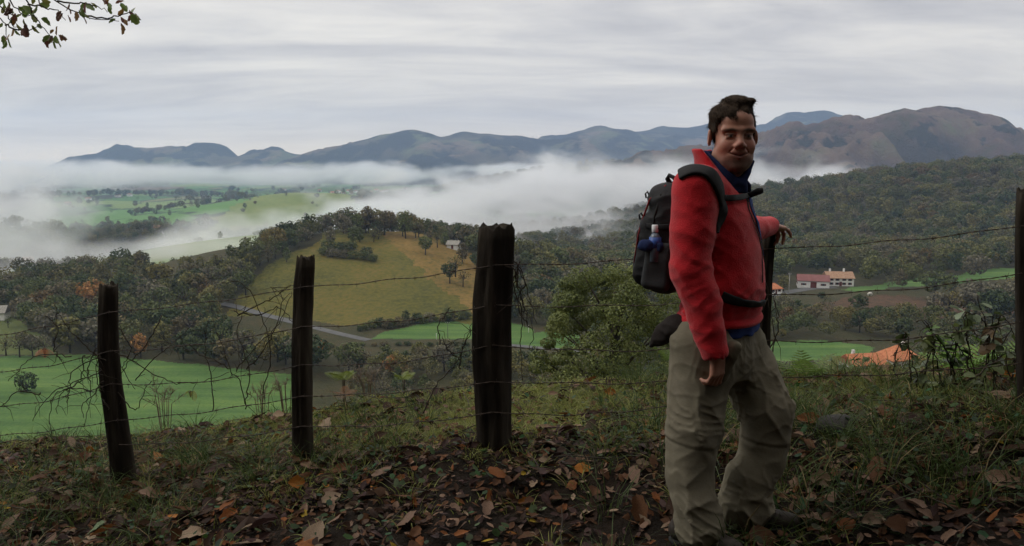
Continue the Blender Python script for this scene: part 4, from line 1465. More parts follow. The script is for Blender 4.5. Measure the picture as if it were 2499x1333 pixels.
# the leaves one would point at
NOTABLE = [(1195, 1228, .17, 'rusty orange', 0, 'big upright orange brown chestnut leaf below the thick post', (70, 10, 80)), (1240, 1228, .15, 'brown', 1, 'brown leaf leaning right of the big orange brown one', (60, 30, 110)),
           (726, 1192, .12, 'bright orange', 7, 'round bright orange leaf low on the verge below the second post', (55, 5, 20)), (515, 1210, .15, 'brown', 2, 'brown leaf standing on edge left of the second post', (75, 0, 30)),
           (1277, 1172, .04, 'yellow', 7, 'tiny yellow leaf right of the thick post', (50, 0, 0)), (1978, 1040, .20, 'rusty orange', 3, 'long rusty orange leaf just behind the bent knee', (30, 0, -25)),
           (2445, 1190, .20, 'pinkish tan', 4, 'long pinkish leaf pointing down at the far right', (50, 0, -55)), (2195, 1300, .19, 'brown', 5, 'broad saw edged brown leaf at the bottom right', (50, 10, 15)),
           (1422, 1158, .11, 'bright orange', 8, 'orange leaf in grass between the thick post and the hiker', (35, 0, -10)), (1300, 1262, .12, 'pale green', 0, 'pale green leaf low in the centre, right of the big orange one', (60, 0, 60)),
           (1253, 955, .07, 'yellow', 8, 'small yellow leaf standing beside the thick post', (85, 0, 90)), (680, 1022, .12, 'pale tan', 7, 'pale round leaf on the mound left of the second post', (30, 0, 0)),
           (1350, 972, .11, 'pinkish tan', 4, 'pinkish leaf in the bright grass right of the thick post', (30, 0, 0)), (1490, 968, .11, 'bright orange', 7, 'orange leaf on the crest left of the hiker', (50, 0, 10)),
           (2165, 985, .16, 'rusty orange', 6, 'curled orange leaf standing on the bank at the right', (70, 20, 80)), (2130, 1290, .16, 'pale tan', 2, 'pale leaf lying near the shoe at the bottom right', (35, 0, 20))]
for px, py, s, tone, j, lab, (rx, ry, rz) in NOTABLE:
    p = at_ground(px, py)
    leaf_obj(p + np.array([0, 0, .035]), Euler((R(rx), R(ry), R(rz))).to_matrix(), s * .72, LEAF_ME[j], tone, lab)


def blades(x, y, h, lean_dir, lean, wid, cols):
    n = len(x)
    z = gz(x, y) - .01
    yaw = RNG.uniform(0, 6.28, n)
    side = np.stack([np.cos(yaw), np.sin(yaw), np.zeros(n)], 1)
    ld = np.stack([np.cos(lean_dir), np.sin(lean_dir), np.zeros(n)], 1)
    rows = []
    for s, wf in ((0, 1), (.35, .95), (.7, .65), (1.0, .08)):
        c = np.stack([x, y, z], 1) + ld * (lean * h * s ** 1.8)[:, None]
        c[:, 2] += h * (s - .42 * lean * s ** 2.4)
        rows.append(c - side * (wid * wf / 2)[:, None])
        rows.append(c + side * (wid * wf / 2)[:, None])
    v = np.stack(rows, 1)
    b = np.arange(n)[:, None] * 8
    f = np.concatenate([b + np.array([0, 1, 3, 2]), b + np.array([2, 3, 5, 4]), b + np.array([4, 5, 7, 6])], 0)
    return v.reshape(-1, 3), f, np.repeat(cols, 8, 0)


def grass(name, tufts, per, hr, spread, tone):
    tx, ty = tufts
    n = len(tx) * per
    x = np.repeat(tx, per) + RNG.normal(scale=spread, size=n)
    y = np.repeat(ty, per) + RNG.normal(scale=spread, size=n)
    th = np.repeat(RNG.uniform(.6, 1.25, len(tx)), per)
    h = RNG.uniform(hr[0], hr[1], n) * th
    ld = np.arctan2(y - np.repeat(ty, per), x - np.repeat(tx, per)) + RNG.normal(scale=.5, size=n)
    lean = RNG.uniform(.3, 1.5, n)
    tt = np.repeat(RNG.uniform(0, 1, len(tx)), per)[:, None] * .6 + RNG.uniform(0, 1, n)[:, None] * .4
    a, b = np.array(tone[0]), np.array(tone[1])
    c = a + (b - a) * tt
    dry = RNG.uniform(size=n) < .08
    c[dry] = (0.22, 0.17, 0.08)
    v, f, cc = blades(x, y, h, ld, lean, RNG.uniform(.003, .0065, n), c)
    o = obj(name, v, f, M['blade'], smooth=True)
    set_col(o.data, cc)
    return tag(o, kind='stuff')


def tuft_spots(n, fn):
    x = RNG.uniform(-5.6, 5.2, n)
    y = RNG.uniform(2.6, 7.8, n)
    fy = 4.3 - .2 * x
    k = RNG.uniform(size=n) < fn(x, y, y - fy)
    k &= np.abs(x) < y * .7 + .3
    return x[k], y[k]


grass('verge_grass', tuft_spots(6200, lambda x, y, t: np.where((t > .35), np.where(x > -2.2, .85, .35), np.where(t > -.75, .34, .10)) * (.3 + .9 * (fbm(x * 1.1, y * 1.1, 3, 91) > -.12))), 30, (.03, .10), .05, ((.13, .155, .038), (.29, .31, .085)))
grass('long_grass', tuft_spots(2000, lambda x, y, t: np.where((t > -1.0) & (t < .3), .55, .34) * (fbm(x * .8 + 9, y * .8, 2, 92) > -.1)), 34, (.12, .27), .05, ((.030, .056, .016), (.08, .115, .034)))
x0, y0 = RNG.uniform(1.0, 4.6, 260), RNG.uniform(3.4, 6.2, 260)
kk = (np.abs(x0) < y0 * .7) & ~((x0 < 1.5) & (y0 < 4.2))
grass('bank_grass', (x0[kk], y0[kk]), 26, (.08, .22), .06, ((.045, .075, .02), (.11, .14, .04)))

# small creeping leaves among the litter
n = 5200
x = RNG.uniform(-5, 5, n)
y = RNG.uniform(2.6, 6.6, n)
k = (fbm(x * 1.4 + 3, y * 1.4, 3, 93) > -.12) & (np.abs(x) < y * .7)
x, y = x[k], y[k]
z = gz(x, y) + RNG.uniform(.015, .07, len(x))
n = len(x)
s = RNG.uniform(.010, .024, n)
a = RNG.uniform(0, 6.28, n)
til = RNG.normal(scale=.4, size=(n, 2))
pts = []
for dx, dy in ((-1, 0), (-.4, -.7), (.5, -.6), (1.1, 0), (.5, .6), (-.4, .7)):
    ux = (dx * np.cos(a) - dy * np.sin(a)) * s
    uy = (dx * np.sin(a) + dy * np.cos(a)) * s
    pts.append(np.stack([x + ux, y + uy, z + ux * til[:, 0] + uy * til[:, 1]], 1))
v = np.stack(pts, 1).reshape(-1, 3)
f = (np.arange(n)[:, None] * 6 + np.arange(6))
o = obj('ground_ivy', v, np.concatenate([f[:, [0, 1, 2, 3]], f[:, [0, 3, 4, 5]]], 0), M['blade'])
set_col(o.data, np.repeat(np.stack([RNG.uniform(.02, .05, n), RNG.uniform(.04, .085, n), RNG.uniform(.015, .03, n)], 1), 6, 0))
tag(o, kind='stuff')

# dead twigs lying in the litter
g = Geo()
for i in range(170):
    x, y = random.uniform(-4.6, 4.6), random.uniform(2.7, 6.4)
    if abs(x) > y * .7:
        continue
    a = random.uniform(0, 3.14)
    l = random.uniform(.06, .28)
    p = []
    for s in (-1, -.3, .4, 1):
        qx, qy = x + math.cos(a) * l * s + random.gauss(0, .012), y + math.sin(a) * l * s + random.gauss(0, .012)
        p.append((qx, qy, float(gz(qx, qy)[0]) + .03 + random.uniform(-.005, .03)))
    g.tube(p, [.004, .0035, .003, .0015], 4)
tag(g.build('twig_litter', M['twig']), kind='stuff')

# stones
def stone(px, py, r, lab):
    p = at_ground(px, py)
    bm = bmesh.new()
    bmesh.ops.create_icosphere(bm, subdivisions=3, radius=1)
    sd_ = random.random() * 50
    for v in bm.verts:
        q = np.array(v.co)
        k = 1 + .35 * float(fbm(np.array([q[0] * 1.3 + sd_]), np.array([q[1] * 1.3 + q[2]]), 3, 5)[0])
        v.co = Vector((q[0] * r[0] * k, q[1] * r[1] * k, q[2] * r[2] * k))
    me = bpy.data.meshes.new('stone')
    bm.to_mesh(me)
    bm.free()
    for q in me.polygons:
        q.use_smooth = True
    me.materials.append(M['dark_stone'])
    o = link('stone', me)
    o.location = [float(c) for c in p + np.array([0, 0, r[2] * .3])]
    tag(o, lab, 'stone')


M['dark_stone'] = noise_mat('dark_mossy_stone', [(0.3, (0.015, 0.014, 0.013)), (0.55, (0.045, 0.042, 0.038)), (0.7, (0.035, 0.05, 0.02))], 7, bump=.7)
stone(2045, 1050, (.12, .09, .06), 'dark mossy stone on the bank just right of the bent knee')

# ------------------------------------------------------------------ the barbed wire fence
M['post'] = noise_mat('backlit_black_post_wood', [(0.3, (0.008, 0.007, 0.006)), (0.48, (0.022, 0.018, 0.014)), (0.6, (0.05, 0.042, 0.032)), (0.72, (0.10, 0.105, 0.065))], 6, bump=.9, bscale=14, stretch=(1, 1, .12), rough=.9, spec=.05)  # near-black base colour carries the backlit shade of the posts
M['wire'] = noise_mat('rusty_wire', [(0.3, (0.03, 0.022, 0.018)), (0.7, (0.085, 0.06, 0.045))], 30, rough=.6)
fence = empty('barbed_wire_fence', (0, 4.3, 0))
tag(fence, 'barbed wire fence with five dark wooden posts along the verge', 'fence')


def to_local(P):
    return [tuple(np.asarray(p, float) - np.array([0, 4.3, 0])) for p in P]


POSTS = [   # outline down the post: (px, py, width px), depth, label
    ([(266, 703, 42), (264, 760, 44), (266, 860, 46), (270, 930, 48), (281, 1000, 50), (292, 1080, 54), (302, 1170, 60)], 4.9, 'thin crooked post at the far left of the fence'),
    ([(748, 634, 45), (742, 700, 49), (739, 790, 50), (737, 900, 51), (738, 1000, 51), (740, 1130, 54)], 4.6, 'second thin post from the left, pale lichen on its top'),
    ([(1212, 560, 92), (1208, 640, 96), (1200, 740, 102), (1199, 830, 100), (1200, 950, 94), (1203, 1040, 92), (1205, 1100, 94)], 4.3, 'thick split post in the middle of the fence'),
    ([(1872, 584, 40), (1864, 680, 40), (1860, 800, 40), (1857, 950, 42), (1855, 1060, 44)], 4.0, 'post under the hand of the hiker, half hidden behind him'),
    ([(2503, 476, 44), (2503, 600, 46), (2503, 760, 46), (2506, 900, 48), (2506, 1010, 50)], 3.85, 'post cut by the right edge of the picture')]
PC = []
for pi, (sec, d, lab) in enumerate(POSTS):
    n = 36
    P0 = [W(a, b_, d) for a, b_, c in sec]
    rad = [c / FPX * d / 2 for a, b_, c in sec]
    zz = np.array([p[2] for p in P0])
    zs = np.linspace(zz[0], zz[-1], 26)
    xs = np.interp(-zs, -zz, [p[0] for p in P0])
    rs = np.interp(-zs, -zz, rad)
    PC.append((zs, xs, rs, d))
    v, f = [], []
    for i, z in enumerate(zs):
        for k in range(n):
            a = 2 * math.pi * k / n
            ca, sa = math.cos(a), math.sin(a)
            gr = fbm(np.array([a * 2.2 + pi * 7]), np.array([z * .7]), 4, 11)[0]
            cr = fbm(np.array([a * 5.0 + pi * 3]), np.array([z * 1.1 + 5]), 3, 15)[0]
            rr = rs[i] * (1 + .10 * gr + .05 * math.cos(2 * a + pi) + .04 * math.cos(5 * a + z * 1.5) - .16 * max(0, 1 - abs(cr) * 9) + .05 * fbm(np.array([a * 1.3 + pi]), np.array([z * 5.0]), 2, 16)[0])
            top = 0
            if i == 0:
                top = .012 + .045 * fbm(np.array([a * 2.5]), np.array([pi * 3.3]), 3, 12)[0]
                rr *= .97
            v.append((xs[i] + ca * rr, d + sa * rr, z + top))
        if i:
            for k in range(n):
                f.append(((i - 1) * n + k, (i - 1) * n + (k + 1) % n, i * n + (k + 1) % n, i * n + k))
    # broken top
    b0 = len(v)
    for ring, fr in ((0, .72), (1, .38)):
        for k in range(n):
            a = 2 * math.pi * k / n
            v.append((xs[0] + math.cos(a) * rs[0] * fr, d + math.sin(a) * rs[0] * fr, zs[0] + .014 + .016 * fbm(np.array([math.cos(a) * 3 * fr + pi]), np.array([math.sin(a) * 3 * fr]), 3, 13)[0] * (2 if pi == 2 else 1)))
    v.append((xs[0], d, zs[0] + .012))
    for k in range(n):
        k2 = (k + 1) % n
        f += [(k2, k, b0 + k, b0 + k2), (b0 + k2, b0 + k, b0 + n + k, b0 + n + k2), (b0 + n + k2, b0 + n + k, len(v) - 1)]
    v = to_local(v)
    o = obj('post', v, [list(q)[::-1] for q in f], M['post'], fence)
    o['label'] = lab


def post_x(i, z):
    zs, xs, rs, d = PC[i]
    return float(np.interp(-z, -zs, xs)), float(np.interp(-z, -zs, rs)), d


WIRES = [[(-60, 825), (266, 762), (741, 700), (1208, 647), (1884, 607), (2500, 551)],
         [(-60, 910), (266, 857), (739, 797), (1200, 744), (1880, 719), (2500, 666)],
         [(-60, 992), (268, 937), (737, 890), (1199, 842), (1876, 831), (2500, 784)],
         [(-60, 1066), (284, 1026), (738, 967), (1200, 932), (1872, 921), (2502, 886)],
         [(290, 1085), (739, 1040), (1203, 1006), (1640, 990), (1868, 985)]]
DP = [5.05, 4.9, 4.6, 4.3, 4.0, 3.85]
barb_g = Geo()
for s in (0, 1):
    barb_g.tube([(-.004, .0045 * math.cos(a), .0045 * math.sin(a)) for a in (0, 1.6, 3.1, 4.7, 6.2)], .0014, 4)
barb_g.tube([(0, -.014, -.008), (0, .014, .010)], [.0006, .0012], 4)
barb_g.tube([(.004, .010, -.013), (.004, -.010, .013)], [.0006, .0012], 4)
barb_me = mk_mesh('barb', barb_g.v, barb_g.f, M['wire'])
for wi, pts in enumerate(WIRES):
    ds = DP if len(pts) == 6 else [4.9, 4.6, 4.3, 4.13, 4.0]
    P = []
    for (px, py), d in zip(pts, ds):
        rr = .0
        for q in PC:
            if abs(q[3] - d) < .01:
                rr = float(np.mean(q[2])) + .004
        P.append(W(px, py, d - rr))
    line = []
    for i in range(len(P) - 1):
        n = 26
        for k in range(n):
            t = k / n
            q = P[i] + (P[i + 1] - P[i]) * t
            q[2] -= (.018 + .012 * ((wi * 7 + i * 3) % 3)) * 4 * t * (1 - t)
            q[2] += .006 * math.sin(t * 17 + wi) * math.sin(t * 3.14)
            line.append(q)
    line.append(P[-1])
    line = np.array(line)
    g = Geo()
    seg = np.concatenate([[0], np.cumsum(np.linalg.norm(np.diff(line, axis=0), axis=1))])
    tw = np.arange(0, seg[-1], .022)
    base_ = np.stack([np.interp(tw, seg, line[:, c]) for c in range(3)], 1)
    for ph in (0, math.pi):
        off = np.stack([np.zeros(len(tw)), np.cos(tw * 70 + ph), np.sin(tw * 70 + ph)], 1) * .0018
        g.tube(to_local(base_ + off), .0017, 5)
    # staples at the posts
    w_ = g.build('barbed_wire', M['wire'], fence)
    w_['label'] = ['topmost strand of barbed wire', 'second strand of barbed wire from the top', 'third strand of barbed wire from the top', 'fourth strand of barbed wire from the top', 'lowest strand of barbed wire, near the grass'][wi]
    for s in np.arange(.07 + .02 * wi, seg[-1], .12):
        q = np.array([np.interp(s, seg, line[:, c]) for c in range(3)])
        o = link('barb', barb_me, w_)
        o.location = to_local([q])[0]
        o.rotation_euler = (random.uniform(0, 6.28), 0, random.gauss(.0, .25))
        o.scale = [random.uniform(.85, 1.2)] * 3


# ------------------------------------------------------------------ climbing dead stems and plants on the fence
def stem_path(pts, d, wob=.012, n=7):
    P = [W(a, b_, d + (c[0] if c else 0)) for a, b_, *c in pts]
    out = []
    for i in range(len(P) - 1):
        for k in range(n):
            t = k / n
            a, b_ = P[max(i - 1, 0)], P[min(i + 2, len(P) - 1)]
            q = 0.5 * ((2 * P[i]) + (-a + P[i + 1]) * t + (2 * a - 5 * P[i] + 4 * P[i + 1] - b_) * t * t + (-a + 3 * P[i] - 3 * P[i + 1] + b_) * t ** 3)
            out.append(q + RNG.normal(scale=wob * .35, size=3))
    out.append(P[-1])
    return out


def vine(name, label, stems, d, r=.003, side=5, cat='vine', leaves=0, ltone=None):
    root = W(*stems[0][0][:2], d)
    t = empty(name, root)
    tag(t, label, cat)
    for st in stems:
        g = Geo()
        p = [q - root for q in stem_path(st, d)]
        rr = np.linspace(r * 1.3, r * .6, len(p))
        g.tube(p, rr, 5)
        for k in range(side):
            i = random.randrange(1, len(p) - 1)
            a = p[i]
            dr = np.array([random.gauss(0, 1), random.gauss(0, .6), random.gauss(-.3, .8)])
            dr *= random.uniform(.04, .16) / np.linalg.norm(dr)
            g.tube([a, a + dr * .5 + RNG.normal(scale=.008, size=3), a + dr + np.array([0, 0, -.02])], [r * .7, r * .5, r * .25], 4)
        s = g.build('stem', M['twig'], t)
        for k in range(leaves):
            i = random.randrange(2, len(p))
            o = link('leaf', LEAF_GREEN[random.randrange(len(LEAF_GREEN))], s)
            o.location = [float(c) for c in p[i]]
            o.rotation_euler = (random.uniform(-.9, .9), random.uniform(-.2, .9), random.uniform(0, 6.28))
            o.scale = [random.uniform(.045, .085)] * 3
            c = np.array(ltone) * random.uniform(.7, 1.3)
            o.color = (*[float(q) for q in c], 1)
    return t


LEAF_GREEN = []
for i in (7, 8, 1):
    v, f = LEAVES[i]
    LEAF_GREEN.append(mk_mesh('leaf', (v + np.array([.5, 0, 0])), f, M['green_leaf']))

vine('dead_bramble', 'dead arching bramble tangled on the wires left of the leftmost post', [[(250, 905), (190, 930), (120, 965), (80, 1028)], [(255, 880), (215, 850), (165, 800), (130, 740)], [(235, 850), (215, 900), (222, 960), (205, 1040)],
     [(245, 870), (180, 905), (170, 950), (165, 985)], [(150, 880), (130, 845), (140, 800), (110, 770)], [(225, 955), (170, 948), (130, 970), (120, 1035)], [(250, 930), (232, 960), (200, 990), (205, 1020)], [(100, 962), (40, 958), (10, 985), (-20, 1000)], [(175, 870), (110, 865), (70, 880), (20, 930)], [(205, 865), (195, 930), (150, 960), (140, 1010)]], 4.82, side=7)
vine('dead_bramble', 'dead creeper hanging down to the right of the leftmost post', [[(280, 860), (320, 880), (400, 925), (470, 935), (560, 908)], [(290, 800), (320, 850), (300, 900), (330, 950)], [(395, 770), (350, 850), (310, 890), (292, 940)], [(290, 960), (330, 1000), (350, 960), (370, 930)], [(265, 1000), (245, 960), (235, 900), (247, 860)], [(330, 930), (370, 880), (420, 840), (480, 780)]], 4.83, side=5)
vine('dead_bramble', 'dead bramble stems arching between the leftmost and the second post', [[(600, 1000), (585, 930), (560, 900), (520, 780)], [(575, 905), (620, 850), (680, 790), (712, 712)], [(598, 985), (610, 900), (580, 810), (600, 745)], [(560, 900), (500, 870), (420, 840), (360, 830)], [(640, 960), (660, 880), (650, 800), (600, 700), (540, 690)], [(520, 1000), (515, 920), (500, 850), (510, 780)], [(580, 770), (640, 740), (700, 705), (725, 690)], [(605, 900), (660, 830), (690, 730), (660, 700)], [(570, 760), (630, 770), (680, 750), (715, 790)]], 4.7, side=6)
vine('dead_vine', 'thin dead stems hanging at the right side of the thick post', [[(1252, 650), (1268, 700), (1280, 760), (1290, 800)], [(1258, 640), (1280, 690), (1262, 750), (1300, 810), (1292, 850)], [(1262, 660), (1255, 710), (1275, 770), (1270, 860), (1275, 930)], [(1250, 690), (1268, 650), (1290, 720), (1310, 790)], [(1265, 640), (1262, 700), (1272, 720), (1290, 780)]], 4.2, side=4, cat='vine')
vine('dead_vine', 'dead stem arching on the wires left of the thick post', [[(1035, 1010), (1065, 940), (1110, 890), (1140, 830), (1152, 790)], [(1075, 840), (1070, 800), (1090, 760), (1100, 750)], [(1125, 880), (1090, 850), (1080, 820)], [(1120, 900), (1130, 850), (1148, 800)]], 4.25, side=3)
vine('dead_vine', 'thin stems climbing the post beside the red jacket', [[(1866, 1000), (1872, 900), (1890, 830), (1880, 760), (1872, 690)], [(1870, 870), (1900, 800), (1895, 750), (1880, 700)]], 3.92, side=3)


def frond_mesh(n, ln, droop, seed):
    rng = np.random.default_rng(seed)
    v, f = [], []
    for i in range(n):
        s = i / (n - 1)
        cx, cz = ln * s, -droop * ln * s * s + .05 * ln * math.sin(s * 3)
        wv = ln * .34 * math.sin(min(1, .25 + s * 1.05) * math.pi) ** .8 * (1 - s * .3) + .004
        for sd_ in (-1, 1):
            m = 4
            for k in range(m):
                t0, t1 = k / m, (k + .8) / m
                for tt, ww in ((t0, .11), (t1, .11)):
                    pass
            b0 = len(v)
            a = .35
            dx, dy = math.sin(a), math.cos(a) * sd_
            z0 = cz
            for t, ww in ((0, .20), (.35, .25), (.7, .17), (1.0, .02)):
                zz = z0 - .22 * wv * t * t + rng.uniform(-.004, .004)
                hw = ww * ln / n * 1.25
                v += [(cx + dx * wv * t - hw, dy * wv * t, zz), (cx + dx * wv * t + hw, dy * wv * t, zz)]
            f += [(b0 + q, b0 + q + 1, b0 + q + 3, b0 + q + 2) for q in (0, 2, 4)]
    return v, f


FROND = []
for q in range(3):
    v, f = frond_mesh(15, 1.0, .25 + .18 * q, q)
    FROND.append(mk_mesh('frond', v, f, M['green_leaf']))


def fern(px, py, d, ln, nf, tone, label, spread=3.14, up=.7, face=1.57, stalk=True):
    """tone: colour of the fronds; rooted at the given photo pixel"""
    p = W(px, py, d)
    p[2] = min(p[2], float(gz(p[0], p[1])[0]) + .5) if False else p[2]
    t = empty('fern', p)
    tag(t, label, 'fern')
    g = Geo()
    gz_ = float(gz(p[0], p[1])[0])
    for k in range(nf):
        a = face + spread * ((k + .5) / nf - .5) * 2 + random.gauss(0, .15)
        o = link('frond', FROND[k % 3], t)
        o.location = (math.cos(a) * .02, math.sin(a) * .02, 0)
        o.rotation_euler = (random.gauss(0, .25), -up + random.gauss(0, .2), a)
        o.scale = [ln * random.uniform(.75, 1.15)] * 3
        c = np.array(tone) * random.uniform(.75, 1.25)
        o.color = (*[float(q) for q in c], 1)
        o['kind'] = 'stuff'
        g.tube([(0, 0, -max(.05, p[2] - gz_ + .05) if stalk else -.04), (math.cos(a) * .01, math.sin(a) * .01, 0)], .003, 5)
    g.build('stalk', M['twig'], t)
    return t


GREENF, YELF, BRF = (.10, .19, .035), (.20, .20, .03), (.16, .075, .03)
fern(1965, 925, 5.3, .34, 7, (.12, .19, .04), 'bright green fern beyond the fence just right of the hiker', 3.14, .8)
fern(2020, 915, 5.6, .30, 6, (.16, .18, .045), 'yellowing fern right of the bright green one beyond the fence')
fern(2345, 900, 4.7, .34, 7, (.13, .24, .04), 'bright green fern spreading left of the last post')
fern(2440, 880, 4.9, .30, 6, (.12, .21, .04), 'small green fern close to the post at the right edge')
fern(2290, 925, 5.2, .26, 6, (.09, .15, .04), 'dull green fern low on the right bank')
fern(465, 955, 5.1, .085, 4, YELF, 'small drooping yellow brown fern between the two thin posts', 3.14, -.9, stalk=False)
fern(108, 852, 4.95, .09, 5, (.30, .09, .02), 'withered orange frond caught on the wire at far left', 3.14, -.5, stalk=False)
fern(1640, 880, 6.0, .24, 6, (.12, .19, .035), 'pale lime green fern against the hiker on his left')
fern(838, 925, 6.3, .20, 6, (.15, .20, .03), 'yellow green fern right of the second post')
fern(985, 925, 6.5, .15, 5, (.17, .22, .035), 'small lime green fern left of the thick post')
fern(1415, 965, 6.0, .16, 8, (.06, .028, .025), 'withered dark red fern clump on the crest between the thick post and the hiker', 3.14, .35)
fern(840, 965, 6.1, .15, 7, BRF, 'withered rusty fern on the crest right of the second post', 3.14, .35)
fern(1085, 972, 6.2, .14, 6, BRF, 'withered rusty fern on the crest left of the thick post', 3.14, .2)
fern(2480, 945, 4.4, .28, 6, (.17, .07, .03), 'rust coloured withered fern at the foot of the last post', 3.14, .5)
fern(2185, 945, 4.8, .18, 6, (.15, .06, .03), 'small rusty fern in the grass at right', 3.14, .3)
fern(2300, 1090, 3.7, .24, 7, (.03, .07, .03), 'dark green drooping fern in the shade at right', 3.14, .2)
LIMB = (.17, .22, .12)
vine('bramble', 'bramble with pale grey green leaves rising left of the last post', [[(2420, 990), (2425, 900), (2415, 820), (2385, 720)], [(2415, 860), (2400, 780), (2350, 760)], [(2424, 930), (2440, 860), (2470, 800)]], 4.35, r=.004, side=2, cat='bramble', leaves=7, ltone=(.20, .25, .16))
vine('bramble', 'green leaved bramble arching over the bank left of the pale one', [[(2340, 990), (2330, 920), (2310, 860), (2260, 790), (2235, 785)], [(2370, 960), (2360, 880), (2330, 830), (2290, 800)], [(2330, 920), (2300, 840), (2250, 780)]], 4.4, r=.0035, side=2, cat='bramble', leaves=9, ltone=(.09, .16, .04))
vine('bramble', 'low bramble shoots in the grass at the right edge', [[(2480, 1000), (2465, 930), (2455, 850)], [(2360, 930), (2420, 890), (2470, 850)], [(2470, 980), (2480, 900), (2465, 860)]], 4.2, r=.004, side=2, cat='bramble', leaves=4, ltone=(.10, .13, .05))
vine('dry_weed', 'thin bare stem standing in the grass before the orange roof', [[(2182, 905), (2184, 880), (2187, 855)]], 5.0, r=.006, side=1, cat='stem')
for k_, (px, py, hh) in enumerate([(2240, 960, 150), (2300, 985, 190), (2385, 1000, 230), (2450, 1010, 210)]):
    vine('bramble', ['bramble spray with small dull leaves near the orange roof', 'taller bramble spray right of the orange roof', 'tall tangled bramble left of the last post', 'thick bramble spray at the foot of the last post'][k_],
         [[(px + dx0, py), (px + dx0 + dx1 * .3, py - hh * .45), (px + dx0 + dx1, py - hh * (.8 + .2 * (dx0 % 3) / 2)), (px + dx0 + dx1 * 1.7, py - hh * .8)] for dx0, dx1 in ((0, -30), (14, 26), (-16, -12), (8, 48))], 4.45 - .05 * k_, r=.0035, side=5, cat='bramble', leaves=7, ltone=[(.08, .11, .04), (.12, .15, .05), (.09, .12, .045), (.12, .08, .04)][k_])
vine('bramble', 'small leafy shoots on the crest right of the hiker', [[(2090, 930), (2080, 900), (2095, 860)], [(2130, 935), (2140, 900), (2120, 870)], [(2060, 940), (2050, 905), (2030, 880)]], 5.4, r=.003, side=2, cat='bramble', leaves=8, ltone=(.09, .15, .05))
for px, py, s, lab in [(400, 1005, .45, 'bare pinkish brown shrub beyond the fence right of the leftmost post'), (640, 985, .30, 'bare brown shrub beyond the fence left of the second post'), (900, 950, .4, 'bare twiggy shrub just below the crest left of the thick post'), (700, 965, .3, 'twiggy dry shrub behind the second post')]:
    p = W(px, py, 8.6)
    t = empty('bare_shrub', p)
    tag(t, lab, 'shrub')
    for k in range(9):
        g = Geo()
        a, ln = random.uniform(0, 6.28), s * random.uniform(.5, 1.0)
        dr = np.array([math.cos(a) * .6, math.sin(a) * .6, random.uniform(.5, 1)])
        p0, p1 = np.zeros(3) - np.array([0, 0, .8]), dr * ln * .5
        p2 = dr * ln + RNG.normal(scale=.03, size=3)
        g.tube([p0, p1, p2], [.006, .004, .001], 4)
        for q in range(14):
            tt = random.uniform(.2, 1)
            b0 = p1 + (p2 - p1) * tt
            e = b0 + (dr * .3 + RNG.normal(scale=.35, size=3)) * ln * .45
            g.tube([b0, (b0 + e) / 2 + RNG.normal(scale=.01, size=3), e], [.0025, .002, .0008], 3)
        g.build('twig', M['pinkish_twig'] if 'pinkish_twig' in M else M.setdefault('pinkish_twig', noise_mat('pinkish_dry_twig', [(0.3, (0.10, 0.07, 0.05)), (0.7, (0.2, 0.15, 0.11))], 8)), t)

# ------------------------------------------------------------------ the big tree on the slope behind the fence
def leaf_cloud(rng, cs, nper, size, tone):
    v, f, nn = leaf_cards(cs, nper, 1.0, size, rng)
    n = len(f)
    t = rng.uniform(0, 1, n)[:, None]
    big = np.repeat(rng.uniform(0, 1, len(cs)), nper)[:, None]
    a, b_ = np.array(tone[0]), np.array(tone[1])
    c = a + (b_ - a) * (t * .55 + big * .45)
    return v, f, np.repeat(c, 4, 0), nn


M['crown_leaf'] = leafy_mat('living_leaf', 'col', .5, .3, .3)
rng = np.random.default_rng(5)
bt = W(1495, 960, 30)
bt[2] = float(H(bt[0], bt[1]))
top = W(1500, 640, 30)[2]
hgt = top - bt[2]
t = empty('leafy_tree', bt)
tag(t, 'big dark green leafy tree rising behind the fence left of the hiker', 'tree')
cs = []
for i in range(115):
    u = rng.uniform(-.75, 1)
    zc_ = hgt - 3.0 + u * 2.7
    rr = 2.55 * math.sqrt(max(.05, 1 - (u * .93) ** 2)) if u > 0 else 2.75 - .1 * u
    a = rng.uniform(0, 6.28)
    q = rng.uniform(.30, 1.12) ** .6
    cs.append((math.cos(a) * rr * q, math.sin(a) * rr * q, zc_, rng.uniform(.28, .85)))
v, f, c, nn = leaf_cloud(rng, cs, 400, .095, ((.075, .105, .030), (.20, .225, .065)))
cr_ = obj('crown', v, f, M['crown_leaf'], t, smooth=True)
cr_.data.normals_split_custom_set_from_vertices([tuple(q) for q in (nn * .75 + RNG.normal(scale=.3, size=nn.shape))])
set_col(cr_.data, c)
g = Geo()
g.tube([(0, 0, -1), (.1, 0, 2), (0, .1, hgt - 4), (0, 0, hgt - 1)], [.28, .22, .16, .04], 8)
for c in cs[::4]:
    z0 = max(1.5, c[2] - 2.2)
    g.tube([(0, .05, z0), (c[0] * .5, c[1] * .5, (z0 + c[2]) / 2 + .1), c[:3]], [.07, .045, .015], 5)
g.build('trunk', M['bark'], t)

